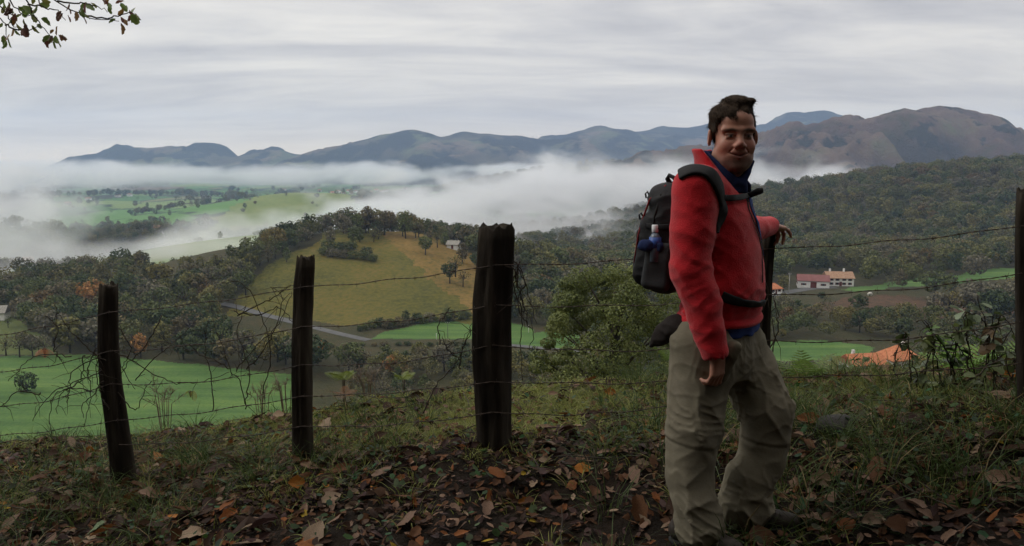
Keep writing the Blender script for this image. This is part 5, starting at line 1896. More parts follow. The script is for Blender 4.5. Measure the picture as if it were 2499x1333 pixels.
# ------------------------------------------------------------------ trees over the track (behind and above the camera)
def overhead(x, y, h, lean, crown_r, zc_, n, seed, label):
    rng = np.random.default_rng(seed)
    b0 = np.array([x, y, float(H(x, y))])
    t = empty('chestnut_tree', b0)
    tag(t, label, 'tree')
    c0 = np.array([lean[0], lean[1], zc_ - b0[2]])
    cs = []
    for i in range(n):
        d = rng.normal(size=3)
        d /= np.linalg.norm(d)
        r_ = rng.uniform(.25, 1) ** .5
        q = c0 + d * r_ * np.array([crown_r, crown_r, crown_r * .48])
        wz = q + b0
        if wz[1] > 0.5 and wz[2] < 2.6 + .62 * wz[1]:
            q[2] = 2.6 + .62 * wz[1] - b0[2] + rng.uniform(0, 1)
        cs.append((*q, rng.uniform(.55, .95)))
    v, f, c, nn = leaf_cloud(rng, cs, 115, .26, ((.045, .060, .018), (.14, .085, .03)))
    o = obj('crown', v, f, M['crown_leaf'], t, smooth=False)
    set_col(o.data, c)
    g = Geo()
    m = c0 * np.array([.35, .35, .55])
    g.tube([(0, 0, -.6), tuple(m * .5), tuple(m), tuple(c0)], [.34, .27, .22, .08], 10)
    for c in cs[::5]:
        g.tube([m, (m + np.array(c[:3])) / 2 + np.array([0, 0, .25]), c[:3]], [.09, .06, .02], 6)
    g.build('trunk', M['bark'], t)
    return t, b0


OVER = []
for a in [(-4.6, -3.2, 10, (1.4, .6), 3.2, 6.6, 62, 1, 'chestnut tree leaning over the track behind the camera on the left'),
          (.4, -4.2, 10, (.2, .7), 3.6, 6.4, 75, 2, 'chestnut tree leaning over the track right behind the camera'),
          (5.6, -3.0, 10, (-.4, .8), 4.0, 6.2, 90, 3, 'chestnut tree leaning over the track behind the camera on the right'),
          (9.8, .6, 10, (-1.4, .6), 4.0, 6.0, 75, 4, 'chestnut tree on the bank to the right of the track'),
          (-9.5, -1.0, 9, (1.5, .5), 4.0, 6.0, 70, 5, 'chestnut tree on the bank to the left of the track'),
          (-2, -9, 11, (0, 1), 4.6, 9.5, 70, 6, 'chestnut tree higher up the bank behind the camera'),
          (5, -9.5, 11, (0, 1), 4.6, 10, 70, 7, 'tall chestnut tree high on the bank behind the camera, right')]:
    OVER.append(overhead(*a))

# the hanging branch at the top left belongs to the left one
tb, b0 = OVER[0]
tb['label'] = 'chestnut tree whose leafy branch hangs into the top left corner'
limb = Geo()
start = np.array([-3.6, .6, 4.6])
limb.tube([start - b0, np.array([-3.0, 2.4, 3.6]) - b0, W(-40, -110, 3.55) - b0, W(60, -45, 3.5) - b0], [.05, .035, .016, .009], 7)
br = limb.build('branch', M['bark'], tb)
TW = [[(40, -60), (70, 10), (95, 55), (128, 95)], [(60, -45), (140, 5), (215, 40), (290, 52)], [(215, 40), (270, 45), (310, 30), (332, 38)], [(-40, -110), (-25, 10), (15, 60), (12, 92)],
      [(20, -70), (25, 0), (55, 35), (88, 40)], [(15, 60), (50, 75), (75, 75), (95, 60)], [(140, 5), (190, 8), (235, 15), (262, 30)], [(70, 10), (110, 20), (140, 25), (160, 50)], [(-25, 10), (5, 20), (30, 60), (45, 70)]]
DL = 3.5
for st in TW:
    g = Geo()
    p = [q - b0 for q in stem_path(st, DL, .008, 5)]
    g.tube(p, np.linspace(.004, .0012, len(p)), 5)
    g.build('twig', M['twig'], br)
LT2 = [(.17, .075, .055), (.20, .21, .06), (.15, .21, .06), (.26, .15, .05), (.14, .08, .06), (.18, .26, .07), (.13, .19, .05)]


def branch_leaf(px, py, s, ang):
    o = link('leaf', LEAF_GREEN[2] if random.random() < .85 else LEAF_GREEN[0], br)
    p = W(px, py, DL + random.uniform(-.05, .05)) - b0
    o.location = [float(c) for c in p]
    dv = Vector((math.cos(ang), random.uniform(-.4, .4), math.sin(ang)))
    q = dv.to_track_quat('X', 'Y')
    o.rotation_euler = (q @ Euler((random.uniform(0, 6.28), 0, 0)).to_quaternion()).to_euler()
    o.scale = [s] * 3
    o.color = (*random.choice(LT2), 1)


for px, py, n, sp in [(35, 25, 10, 28), (45, 55, 9, 20), (128, 92, 9, 16), (150, 88, 4, 10), (88, 55, 5, 16), (15, 90, 5, 12), (10, 10, 5, 18), (85, 12, 6, 22), (215, 15, 6, 22), (262, 15, 5, 16), (200, 38, 4, 16), (290, 50, 4, 12), (312, 28, 5, 13), (328, 36, 4, 8), (160, 30, 4, 20), (120, 5, 4, 20)]:
    for k in range(n):
        branch_leaf(px + random.gauss(0, sp * .6), py + random.gauss(0, sp * .45), random.uniform(.028, .050), random.uniform(-2.6, -.5) if random.random() < .7 else random.uniform(0, 6.28))
# ------------------------------------------------------------------ signed-distance sculpting, meshed with surface nets
def hash3(ix, iy, iz, seed):
    h = (ix.astype(np.int64) * 374761393 + iy.astype(np.int64) * 668265263 + iz.astype(np.int64) * 2147483647 + seed * 1442695041) & 0xFFFFFFFF
    h = ((h ^ (h >> 13)) * 1274126177) & 0xFFFFFFFF
    h = (h ^ (h >> 16)) & 0xFFFFFF
    return (h / float(0xFFFFFF)).astype(np.float32)


def vnoise3(x, y, z, seed=0):
    ix, iy, iz = np.floor(x), np.floor(y), np.floor(z)
    fx, fy, fz = x - ix, y - iy, z - iz
    fx, fy, fz = (q * q * (3 - 2 * q) for q in (fx, fy, fz))
    r = 0
    for a in (0, 1):
        for b in (0, 1):
            for c in (0, 1):
                r = r + hash3(ix + a, iy + b, iz + c, seed) * (fx if a else 1 - fx) * (fy if b else 1 - fy) * (fz if c else 1 - fz)
    return r - .5


class Field:
    def __init__(s, xs, ys, zs):
        s.ax = [np.asarray(a, np.float32) for a in (xs, ys, zs)]
        s.D = np.full([len(a) for a in s.ax], 1.0, np.float32)

    def window(s, lo, hi, pad):
        w = []
        for a, l, h in zip(s.ax, lo, hi):
            i0 = max(0, int(np.searchsorted(a, l - pad)) - 1)
            i1 = min(len(a), int(np.searchsorted(a, h + pad)) + 1)
            if i1 <= i0:
                return None
            w.append(slice(i0, i1))
        return tuple(w)

    def apply(s, lo, hi, fn, k=.02, op='add', pad=None):
        w = s.window(lo, hi, (pad or max(.03, k * 1.6)))
        if w is None:
            return
        X, Y, Z = np.meshgrid(s.ax[0][w[0]], s.ax[1][w[1]], s.ax[2][w[2]], indexing='ij', sparse=True)
        d = fn(X, Y, Z)
        D = s.D[w]
        if op == 'add':
            h = np.maximum(k - np.abs(D - d), 0) / k
            s.D[w] = np.minimum(D, d) - h * h * k * .25
        elif op == 'cut':
            d = -d
            h = np.maximum(k - np.abs(D - d), 0) / k
            s.D[w] = np.maximum(D, d) + h * h * k * .25
        elif op == 'disp':
            s.D[w] = D + d

    def capsule(s, a, b, ra, rb=None, k=.02, op='add'):
        a, b = np.asarray(a, float), np.asarray(b, float)
        rb = ra if rb is None else rb
        m = max(ra, rb)
        e = b - a
        l2 = float(e @ e) + 1e-12

        def fn(X, Y, Z):
            t = np.clip(((X - a[0]) * e[0] + (Y - a[1]) * e[1] + (Z - a[2]) * e[2]) / l2, 0, 1)
            return np.sqrt((X - a[0] - t * e[0]) ** 2 + (Y - a[1] - t * e[1]) ** 2 + (Z - a[2] - t * e[2]) ** 2) - (ra + (rb - ra) * t)
        s.apply(np.minimum(a, b) - m, np.maximum(a, b) + m, fn, k, op)

    def chain(s, pts, rads, k=.02):
        for i in range(len(pts) - 1):
            s.capsule(pts[i], pts[i + 1], rads[i], rads[i + 1], k if i == 0 else .012)

    def ellipsoid(s, c, r, B=None, k=.02, op='add'):
        c, r = np.asarray(c, float), np.asarray(r, float)
        if B is not None and B is globals().get('HB'):
            r = r * np.array([.98, .97, 1.07])
        B = np.eye(3) if B is None else B          # rows: local axes
        m = float(r.max())

        def fn(X, Y, Z):
            x, y, z = X - c[0], Y - c[1], Z - c[2]
            q = [(x * B[i][0] + y * B[i][1] + z * B[i][2]) for i in range(3)]
            k0 = np.sqrt((q[0] / r[0]) ** 2 + (q[1] / r[1]) ** 2 + (q[2] / r[2]) ** 2)
            k1 = np.sqrt((q[0] / r[0] ** 2) ** 2 + (q[1] / r[1] ** 2) ** 2 + (q[2] / r[2] ** 2) ** 2) + 1e-6
            return k0 * (k0 - 1) / k1
        s.apply(c - m, c + m, fn, k, op)

    def stack(s, rows, F, Rr, k=.02, op='add', power=2.3, shell=None, gap=None):
        """rows (top to bottom or bottom to top): centre, half-size along F, half-size along Rr; an upright body of changing ellipse"""
        rows = sorted(rows, key=lambda q: q[0][2])
        zz = np.array([q[0][2] for q in rows])
        cx, cyy = np.array([q[0][0] for q in rows]), np.array([q[0][1] for q in rows])
        aa, bb = np.array([q[1] for q in rows]), np.array([q[2] for q in rows])
        m = max(aa.max(), bb.max())
        lo = np.array([cx.min() - m, cyy.min() - m, zz[0]])
        hi = np.array([cx.max() + m, cyy.max() + m, zz[-1]])

        def fn(X, Y, Z):
            zc_ = np.clip(Z, zz[0], zz[-1])
            x, y = X - np.interp(zc_, zz, cx), Y - np.interp(zc_, zz, cyy)
            a, b = np.interp(zc_, zz, aa), np.interp(zc_, zz, bb)
            u, v = x * F[0] + y * F[1], x * Rr[0] + y * Rr[1]
            q = (np.abs(u / a) ** power + np.abs(v / b) ** power) ** (1 / power)
            d = (q - 1) * np.minimum(a, b)
            if shell:
                d = np.abs(d) - shell
                if gap:
                    ang = np.abs(np.arctan2(v - gap[1] * 0, u))
                    d = np.maximum(d, (gap[0] - ang) * .1)
            cap = np.maximum(zz[0] - Z, Z - zz[-1])
            return np.maximum(d, cap) + np.zeros_like(X * Y * Z)
        s.apply(lo, hi, fn, k, op)

    def displace(s, fn, band=.03):
        """fn(x,y,z) on points near the surface only"""
        I = np.nonzero(np.abs(s.D) < band)
        P = [s.ax[i][I[i]] for i in range(3)]
        s.D[I] += fn(*P).astype(np.float32)

    def mesh(s):
        D = s.D
        neg = D < 0
        nx, ny, nz = D.shape
        cells = None
        cnt = np.zeros((nx - 1, ny - 1, nz - 1), np.uint8)
        for a in (0, 1):
            for b in (0, 1):
                for c in (0, 1):
                    cnt += neg[a:nx - 1 + a, b:ny - 1 + b, c:nz - 1 + c]
        I = np.nonzero((cnt > 0) & (cnt < 8))
        n = len(I[0])
        idx = np.full(cnt.shape, -1, np.int32)
        idx[I] = np.arange(n)
        acc = np.zeros((n, 3))
        num = np.zeros(n)
        corner = [(a, b, c) for a in (0, 1) for b in (0, 1) for c in (0, 1)]
        vals = {q: D[I[0] + q[0], I[1] + q[1], I[2] + q[2]] for q in corner}
        for p in corner:
            for axis in range(3):
                if p[axis] == 0:
                    q = list(p)
                    q[axis] = 1
                    q = tuple(q)
                    va, vb = vals[p], vals[q]
                    cross = (va < 0) != (vb < 0)
                    t = np.where(cross, va / np.where(cross, va - vb, 1), 0)
                    for i in range(3):
                        acc[:, i] += np.where(cross, p[i] + (t if i == axis else 0), 0)
                    num += cross
        f = acc / np.maximum(num, 1)[:, None]
        V = np.stack([s.ax[i][I[i]] + f[:, i] * (s.ax[i][I[i] + 1] - s.ax[i][I[i]]) for i in range(3)], 1)
        Q = []
        # edges along each axis
        for axis in range(3):
            o1, o2 = [(1, 2), (2, 0), (0, 1)][axis]
            sl_a = [slice(1, -1)] * 3
            sl_a[axis] = slice(0, -1)
            sl_b = [slice(1, -1)] * 3
            sl_b[axis] = slice(1, None)
            A, B = neg[tuple(sl_a)], neg[tuple(sl_b)]
            E = np.nonzero(A != B)
            pos = [E[i] + (0 if i == axis else 1) for i in range(3)]

            def cell(d1, d2):
                q = [pos[0].copy(), pos[1].copy(), pos[2].copy()]
                q[o1] += d1
                q[o2] += d2
                return idx[q[0], q[1], q[2]]
            quad_ = np.stack([cell(-1, -1), cell(0, -1), cell(0, 0), cell(-1, 0)], 1)
            flip = ~A[E]
            quad_[flip] = quad_[flip][:, ::-1]
            Q.append(quad_)
        Q = np.concatenate(Q, 0)
        Q = Q[(Q >= 0).all(1)]
        return V, Q

    def sample(s, P):
        P = np.asarray(P, float)
        fi = []
        for i in range(3):
            a = s.ax[i]
            k = np.clip(np.searchsorted(a, P[:, i]) - 1, 0, len(a) - 2)
            fi.append((k, np.clip((P[:, i] - a[k]) / (a[k + 1] - a[k]), 0, 1)))
        r = 0
        for a in (0, 1):
            for b in (0, 1):
                for c in (0, 1):
                    wgt = (fi[0][1] if a else 1 - fi[0][1]) * (fi[1][1] if b else 1 - fi[1][1]) * (fi[2][1] if c else 1 - fi[2][1])
                    r = r + s.D[fi[0][0] + a, fi[1][0] + b, fi[2][0] + c] * wgt
        return r

    def grad(s, p, e=.006):
        p = np.asarray(p, float)
        Q = np.array([p + d for d in np.vstack([np.eye(3) * e, -np.eye(3) * e])])
        v = s.sample(Q)
        g = v[:3] - v[3:]
        return g / (np.linalg.norm(g) + 1e-9)

    def hit(s, px, py, d0, d1):
        dd = np.linspace(d0, d1, 500)
        P = np.array([W(px, py, d) for d in dd])
        v = s.sample(P)
        k = np.nonzero(v < 0)[0]
        if len(k) == 0:
            i = int(np.argmin(v))
            p = P[i]
            return p - s.grad(p) * v[i]
        return P[k[0]]

    def snap(s, p):
        p = np.asarray(p, float)
        for _ in range(6):
            v = float(s.sample([p])[0])
            p = p - s.grad(p) * v * .9
        return p


def axis(ranges):
    """piecewise spacing: [(start, stop, step)...]"""
    return np.concatenate([np.arange(a, b - st * .5, st) for a, b, st in ranges])


def sdf_obj(name, field, mat, parent, org, smooth_it=0):
    v, q = field.mesh()
    if smooth_it:
        for _ in range(smooth_it):
            acc, cnt_ = np.zeros_like(v), np.zeros(len(v))
            for a, b in ((0, 1), (1, 2), (2, 3), (3, 0)):
                for i, j in ((a, b), (b, a)):
                    np.add.at(acc, q[:, i], v[q[:, j]])
                    np.add.at(cnt_, q[:, i], 1)
            v = v * .5 + acc / np.maximum(cnt_, 1)[:, None] * .5
    o = obj(name, v - org, q, mat, parent)
    return o, v


def strip(name, field, pts, width, thick, mat, parent, org, n=10, off=.002, side=None):
    """a strap lying on a sculpted surface through the given world points"""
    P = []
    pts = [np.asarray(p, float) for p in pts]
    for i in range(len(pts) - 1):
        for k in range(n):
            t = k / n
            a, b = pts[max(i - 1, 0)], pts[min(i + 2, len(pts) - 1)]
            P.append(0.5 * ((2 * pts[i]) + (-a + pts[i + 1]) * t + (2 * a - 5 * pts[i] + 4 * pts[i + 1] - b) * t * t + (-a + 3 * pts[i] - 3 * pts[i + 1] + b) * t ** 3))
    P.append(pts[-1])
    if field is not None:
        P = [field.snap(p) for p in P]
        Nn = [field.grad(p) for p in P]
    else:
        Nn = [side] * len(P)
    P, Nn = np.array(P), np.array(Nn)
    for _ in range(3):
        P[1:-1] = (P[:-2] + 2 * P[1:-1] + P[2:]) / 4
        Nn[1:-1] = (Nn[:-2] + 2 * Nn[1:-1] + Nn[2:]) / 4
    T = np.gradient(P, axis=0)
    T /= np.linalg.norm(T, axis=1)[:, None] + 1e-9
    S = np.cross(T, Nn)
    S /= np.linalg.norm(S, axis=1)[:, None] + 1e-9
    wd = np.asarray(width) if hasattr(width, '__len__') else np.full(len(P), width)
    if len(wd) != len(P):
        wd = np.interp(np.linspace(0, 1, len(P)), np.linspace(0, 1, len(wd)), wd)
    v, f = [], []
    for p, nn, ss, ww in zip(P, Nn, S, wd):
        for a, b in ((-.5, -.6), (-.5, .6), (-.36, 1), (.36, 1), (.5, .6), (.5, -.6)):
            v.append(p + ss * ww * a + nn * (off + thick * b) - org)
    for i in range(len(P) - 1):
        for k in range(6):
            f.append((i * 6 + k, i * 6 + (k + 1) % 6, (i + 1) * 6 + (k + 1) % 6, (i + 1) * 6 + k))
    f.append(list(range(6)))
    f.append([(len(P) - 1) * 6 + k for k in range(6)][::-1])
    return obj(name, v, f, mat, parent)


# ------------------------------------------------------------------ the hiker
def cloth(name, stops, scale, rough, bump, bscale, sheen=0.0, wear=None):
    m, nt, b = material(name, (.5, .5, .5), rough, .15)
    tc = N(nt, 'ShaderNodeTexCoord')
    n = N(nt, 'ShaderNodeTexNoise', i_Scale=scale, i_Detail=7.0, i_Roughness=.65)
    L(nt, tc.outputs['Object'], n.inputs['Vector'])
    L(nt, ramp(nt, n.outputs[0], stops), b.inputs['Base Color'])
    n2 = N(nt, 'ShaderNodeTexNoise', i_Scale=bscale, i_Detail=4.0, i_Roughness=.7)
    L(nt, tc.outputs['Object'], n2.inputs['Vector'])
    bp = N(nt, 'ShaderNodeBump', i_Strength=bump, i_Distance=.004)
    L(nt, n2.outputs[0], bp.inputs['Height'])
    L(nt, bp.outputs[0], b.inputs['Normal'])
    if sheen:
        b.inputs['Sheen Weight'].default_value = sheen
        b.inputs['Sheen Roughness'].default_value = .5
    return m


M['fleece'] = cloth('red_fleece', [(.3, (.42, .009, .016)), (.55, (.52, .012, .02)), (.75, (.60, .018, .026))], 9, .95, .9, 190, .25)
M['blue_fleece'] = cloth('navy_fleece', [(.3, (.012, .020, .06)), (.7, (.024, .038, .11))], 10, .95, .4, 150)
M['blue_shirt'] = cloth('blue_shirt', [(.3, (.022, .040, .14)), (.7, (.035, .065, .21))], 10, .9, .3, 60)
M['khaki'] = cloth('khaki_trousers', [(.3, (.135, .120, .084)), (.55, (.175, .156, .112)), (.75, (.22, .196, .146))], 6, .85, .35, 90)
M['black_nylon'] = cloth('black_nylon', [(.3, (.012, .012, .013)), (.7, (.026, .026, .028))], 12, .6, .3, 120)
M['grey_nylon'] = cloth('dark_grey_nylon', [(.3, (.03, .032, .034)), (.7, (.05, .052, .055))], 12, .65, .3, 120)
M['dark_cloth'] = cloth('dark_brown_cloth', [(.3, (.016, .013, .012)), (.7, (.032, .027, .025))], 12, .9, .3, 90)
M['boot'] = cloth('dark_boot_leather', [(.3, (.02, .016, .013)), (.7, (.06, .05, .042))], 14, .6, .4, 60)
M['rubber'] = material('black_rubber', (.015, .015, .015), .8)[0]
M['hair'] = noise_mat('dark_brown_hair', [(0.3, (0.020, 0.014, 0.010)), (0.7, (0.062, 0.043, 0.030))], 60, rough=.8, spec=.08)

FD = np.array([.90, -.436, 0])
RD_ = np.array([-.436, -.90, 0])
ORG = np.array([W(1765, 1333, 3.2)[0], 3.2, float(gz(.85, 3.2)[0])])
man = empty('person', ORG)
tag(man, 'man in red fleece and khaki trousers, backpack on, one hand resting on a fence post', 'person')

# --- joints (world)
SH_R, EL_R, WR_R = W(1697, 462, 3.06), W(1690, 662, 3.02), W(1745, 862, 2.97)
SH_L, EL_L, WR_L = W(1772, 462, 3.44), W(1806, 570, 3.66), W(1876, 553, 3.90)
HIP_R, KN_R, AN_R = W(1712, 850, 3.14), W(1692, 1055, 3.06), W(1690, 1310, 2.99)
HIP_L, KN_L, AN_L = W(1796, 850, 3.34), W(1872, 1008, 3.20), W(1826, 1275, 3.14)
gR, gL = float(gz(AN_R[0], AN_R[1])[0]), float(gz(AN_L[0], AN_L[1])[0])
AN_R[2], AN_L[2] = gR + .09, gL + .09
NECK0, NECK1 = W(1768, 432, 3.25), W(1788, 372, 3.22)
TORSO = [(778, 1755, .166, .212), (742, 1757, .160, .207), (690, 1760, .168, .215), (610, 1757, .164, .215), (530, 1745, .152, .212), (470, 1741, .128, .198), (432, 1747, .096, .155), (408, 1758, .07, .09)]

# --- trousers
fx = Field(np.arange(.50, 1.36, .0052), np.arange(2.86, 3.62, .0056), np.arange(-.06, .98, .0052))
fx.stack([(W(1754, 790, 3.25), .142, .184), (W(1752, 822, 3.25), .150, .192), (W(1750, 860, 3.25), .155, .20), (W(1752, 905, 3.25), .135, .19)], FD, RD_, .03, power=2.4)
fx.chain([HIP_R + [0, 0, .02], HIP_R * .55 + KN_R * .45, KN_R], [.120, .110, .100], .05)
fx.chain([KN_R, KN_R * .5 + AN_R * .5 + np.array([-.012, 0, 0]), AN_R + [0, 0, .10], AN_R + [.025, -.01, .0]], [.100, .088, .084, .097], .02)
fx.chain([HIP_L + [0, 0, .02], HIP_L * .5 + KN_L * .5, KN_L], [.120, .114, .108], .05)
fx.chain([KN_L, KN_L * .5 + AN_L * .5 + np.array([.012, 0, 0]), AN_L + [-.005, 0, .12], AN_L + [-.015, 0, .015]], [.106, .096, .096, .112], .02)
fx.capsule(WR_R + [.08, .02, .02], WR_R + [.04, .04, -.10], .02, .02, .05)


def limb_t(P, a, b):
    e = b - a
    return ((P[0] - a[0]) * e[0] + (P[1] - a[1]) * e[1] + (P[2] - a[2]) * e[2]) / float(e @ e)


def trouser_folds(x, y, z):
    d = np.zeros_like(x)
    far = np.where(y + (x - .9) * .4 > 3.13 + .14 * np.clip(z / .9, 0, 1), 1.0, 0.0)
    hem = np.exp(-((z - .14) / .13) ** 2)
    kn = np.exp(-((z - .56) / .12) ** 2)
    gro = np.exp(-((z - .80) / .12) ** 2)
    sw = vnoise3(x * 5 + 4, y * 5, z * 5, 8)
    # long drapes down the leg, slack diagonal pulls, and a few gathered creases at knee and hem
    n1 = vnoise3(x * 15 + 3 + sw * 2, y * 15, z * 3.6 + (x - .9) * 5, 1)
    n2 = vnoise3((x + .7 * z) * 12, y * 9, (z - .7 * x) * 9 + 7, 2)
    n4 = vnoise3(x * 12 + 5, y * 12, (z + .5 * x * (1 - 2 * far)) * 22 + sw * 5, 6)
    n3 = vnoise3(x * 6, y * 6, z * 6 + 2, 5)
    r1, r2, r4 = ((1 - np.abs(q * 2)) ** 7 - .12 for q in (n1, n2, n4))
    d -= r1 * (.007 + .003 * kn) * (1 - .5 * gro)
    d -= r2 * (.004 + .004 * hem)
    d -= r4 * (.008 * hem + .006 * kn + .003 * gro)
    d -= n3 * .012
    # fan of tight creases on the raised thigh
    dx, dz = x - KN_L[0], z - KN_L[2]
    ang = np.arctan2(dz, -(dx) + .02)
    rr = np.hypot(dx, dz)
    fan = np.sin(ang * 15 + 6 * n3) * np.exp(-((rr - .20) / .11) ** 2) * far * (z > KN_L[2] - .02)
    d -= .0050 * fan
    # zip-off seams at the knees
    for kk, s in ((KN_R, 0), (KN_L, 1)):
        zz = kk[2] - (.015 if s else .02) + .10 * (x - kk[0]) * (1 if s else -1.2)
        side = far if s else 1 - far
        d -= side * .0025 * np.exp(-((z - zz) / .008) ** 2)
        d += side * .003 * np.exp(-((z - zz + .014) / .006) ** 2)
    return d


fx.displace(trouser_folds)
trousers, _ = sdf_obj('trousers', fx, M['khaki'], man, ORG, 1)

# --- shirt hem below the jacket
fs = Field(np.arange(.52, 1.12, .008), np.arange(2.95, 3.56, .008), np.arange(.78, 1.02, .006))
fs.stack([(W(1756, 764, 3.25), .152, .196), (W(1757, 800, 3.25), .160, .205)], FD, RD_, .01)
fs.displace(lambda x, y, z: -.003 * np.sin(x * 60 + 9 * vnoise3(x * 8, y * 8, z * 5, 4)) - .006 * vnoise3(x * 18, y * 18, z * 10, 6))
sdf_obj('shirt', fs, M['blue_shirt'], man, ORG)

# --- jacket
fj = Field(np.arange(.50, 1.36, .0058), np.arange(2.84, 3.98, .0064), np.arange(.66, 1.62, .0058))
fj.stack([(W(px, py, 3.25), a, b) for py, px, a, b in TORSO], FD, RD_, .02)
fj.ellipsoid(W(1708, 448, 3.10), (.085, .09, .07), k=.05)
fj.ellipsoid(W(1768, 452, 3.40), (.08, .09, .065), k=.05)
fj.chain([SH_R, SH_R * .5 + EL_R * .5 + np.array([-.004, 0, 0]), EL_R, EL_R * .5 + WR_R * .5, WR_R], [.084, .083, .076, .066, .053], .035)
fj.chain([SH_L, EL_L, EL_L * .45 + WR_L * .55, WR_L], [.082, .072, .062, .050], .03)
# standing collar of the jacket, open in front
CB, CT = W(1766, 438, 3.235), W(1770, 362, 3.235)
collar = []
fj.stack([(W(1760, 442, 3.24), .112, .118), (W(1762, 408, 3.235), .096, .098), (W(1763, 384, 3.23), .100, .100), (W(1765, 364, 3.23), .110, .108)], FD, RD_, .016, shell=.0085, power=2.0, gap=(.45, 0))
ct_ = W(1765, 364, 3.23)
fj.apply(ct_ - .2, ct_ + .2, lambda X, Y, Z: (ct_[2] - .004 - 1.15 * np.maximum(0, (X - ct_[0]) * FD[0] + (Y - ct_[1]) * FD[1] + .065)) - Z, .008, 'cut')


def jacket_folds(x, y, z):
    d = np.zeros_like(x)
    arm = np.exp(-((np.hypot(x - np.interp(z, [WR_R[2], EL_R[2], SH_R[2]], [WR_R[0], EL_R[0], SH_R[0]]), y - np.interp(z, [WR_R[2], EL_R[2], SH_R[2]], [WR_R[1], EL_R[1], SH_R[1]])) / .10) ** 4))
    n1 = vnoise3(x * 9, y * 9, (z + .5 * (x - .85)) * 15, 11)
    n2 = vnoise3(x * 16, y * 16, (z - .5 * (x - .85)) * 26, 12)
    n3 = vnoise3(x * 5 + 2, y * 5, z * 6, 13)
    r1, r2 = (1 - np.abs(n1 * 2)) ** 3 - .3, (1 - np.abs(n2 * 2)) ** 3 - .3
    el = np.exp(-((z - EL_R[2]) / .13) ** 2) * arm
    cu = np.exp(-((z - WR_R[2] - .06) / .06) ** 2) * arm
    waist = np.exp(-((z - .97) / .08) ** 2) * (1 - arm)
    d -= r1 * (.004 + .006 * el + .007 * waist) + r2 * (.0015 + .0035 * el + .004 * cu + .005 * waist) + n3 * .018
    hz = W(1754, 778, 3.25)[2]
    d *= np.clip((z - hz - .008) / .06, 0, 1) * (1 - arm) + arm
    # the hem and cuff bands
    d -= (1 - arm) * .006 * np.exp(-((z - hz - .012) / .010) ** 2)
    d += (1 - arm) * .005 * np.exp(-((z - hz - .034) / .006) ** 2)
    # hip belt squeezes the waist
    bz = W(1757, 738, 3.25)[2]
    d += (1 - arm) * .010 * np.exp(-((z - bz) / .018) ** 2)
    return d


fj.displace(jacket_folds)
# cuff: open end round the wrist
fj.capsule(WR_R + [.004, -.004, -.012], WR_R + [.012, -.008, -.05], .043, .043, .006, 'cut')
fj.capsule(WR_L + [.006, .006, 0], WR_L + [.05, .035, -.01], .036, .036, .006, 'cut')
jacket, _ = sdf_obj('jacket', fj, M['fleece'], man, ORG, 1)

# --- navy fleece collar under it
fi = Field(np.arange(.68, 1.10, .005), np.arange(3.02, 3.45, .005), np.arange(1.36, 1.62, .005))
fi.stack([(W(1768, 470, 3.235), .10, .095), (W(1769, 430, 3.23), .098, .093), (W(1772, 400, 3.225), .092, .088), (W(1777, 366, 3.222), .104, .096)], FD, RD_, .01, shell=.007, power=2.0, gap=(.34, 0))
fi.apply(ct_ - .25, ct_ + .25, lambda X, Y, Z: (ct_[2] - .004 - .86 * np.maximum(0, (X - ct_[0]) * FD[0] + (Y - ct_[1]) * FD[1] + .05)) - Z, .006, 'cut')
fi.capsule(W(1813, 450, 3.15), W(1838, 394, 3.18), .012, .007, .015)
fi.capsule(W(1800, 446, 3.14), W(1824, 420, 3.16), .010, .010, .015)
sdf_obj('inner_collar', fi, M['blue_fleece'], man, ORG, 1)
fc = fj


def onj(px, py, d0=2.85, d1=3.6):
    return fj.hit(px, py, d0, d1)


strip('inner_fleece', fj, [onj(1816, 462), onj(1833, 505), onj(1848, 545), onj(1858, 590), onj(1862, 625)], [.030, .046, .040, .026, .006], .001, M['blue_shirt'], man, ORG, off=.003)
strip('zip', fj, [onj(1808, 456), onj(1824, 505), onj(1840, 550), onj(1853, 595), onj(1858, 640), onj(1858, 690)], .006, .0018, M['rubber'], man, ORG, off=.004)

# --- body: head, neck, hands and what the clothes cover, one continuous surface
HC = W(1789, 326, 3.20)
YAW = R(2)
HS = 1.07
HU = np.array([math.cos(YAW), math.sin(YAW), 0])          # his left
HV = np.array([math.sin(YAW), -math.cos(YAW), 0])         # where the face looks
tilt = R(3)
HW = np.array([0, 0, 1.0])
HV = HV * math.cos(tilt) - HW * math.sin(tilt)
HW = np.cross(HU, HV) * -1 if np.cross(HU, HV)[2] < 0 else np.cross(HU, HV)
HB = np.stack([HU, HV, HW])


def hp(u, v, w):
    return HC + HU * (u * HS) + HV * (v * .96) + HW * (1.10 * w - .015)


def head_uvw(P):
    q = (P - HC) @ HB.T
    return np.stack([q[:, 0] / HS, q[:, 1] / .96, (q[:, 2] + .015) / 1.10], 1)


fb = Field(axis([(.52, .73, .011), (.73, 1.06, .0028), (1.06, 1.26, .011), (1.26, 1.42, .0028)]),
           axis([(2.86, 3.02, .0030), (3.02, 3.36, .0028), (3.36, 3.84, .012), (3.84, 4.10, .0028)]),
           axis([(-.02, .54, .012), (.54, .74, .0030), (.74, 1.08, .012), (1.08, 1.24, .0030), (1.24, 1.44, .010), (1.44, 1.80, .0028)]))
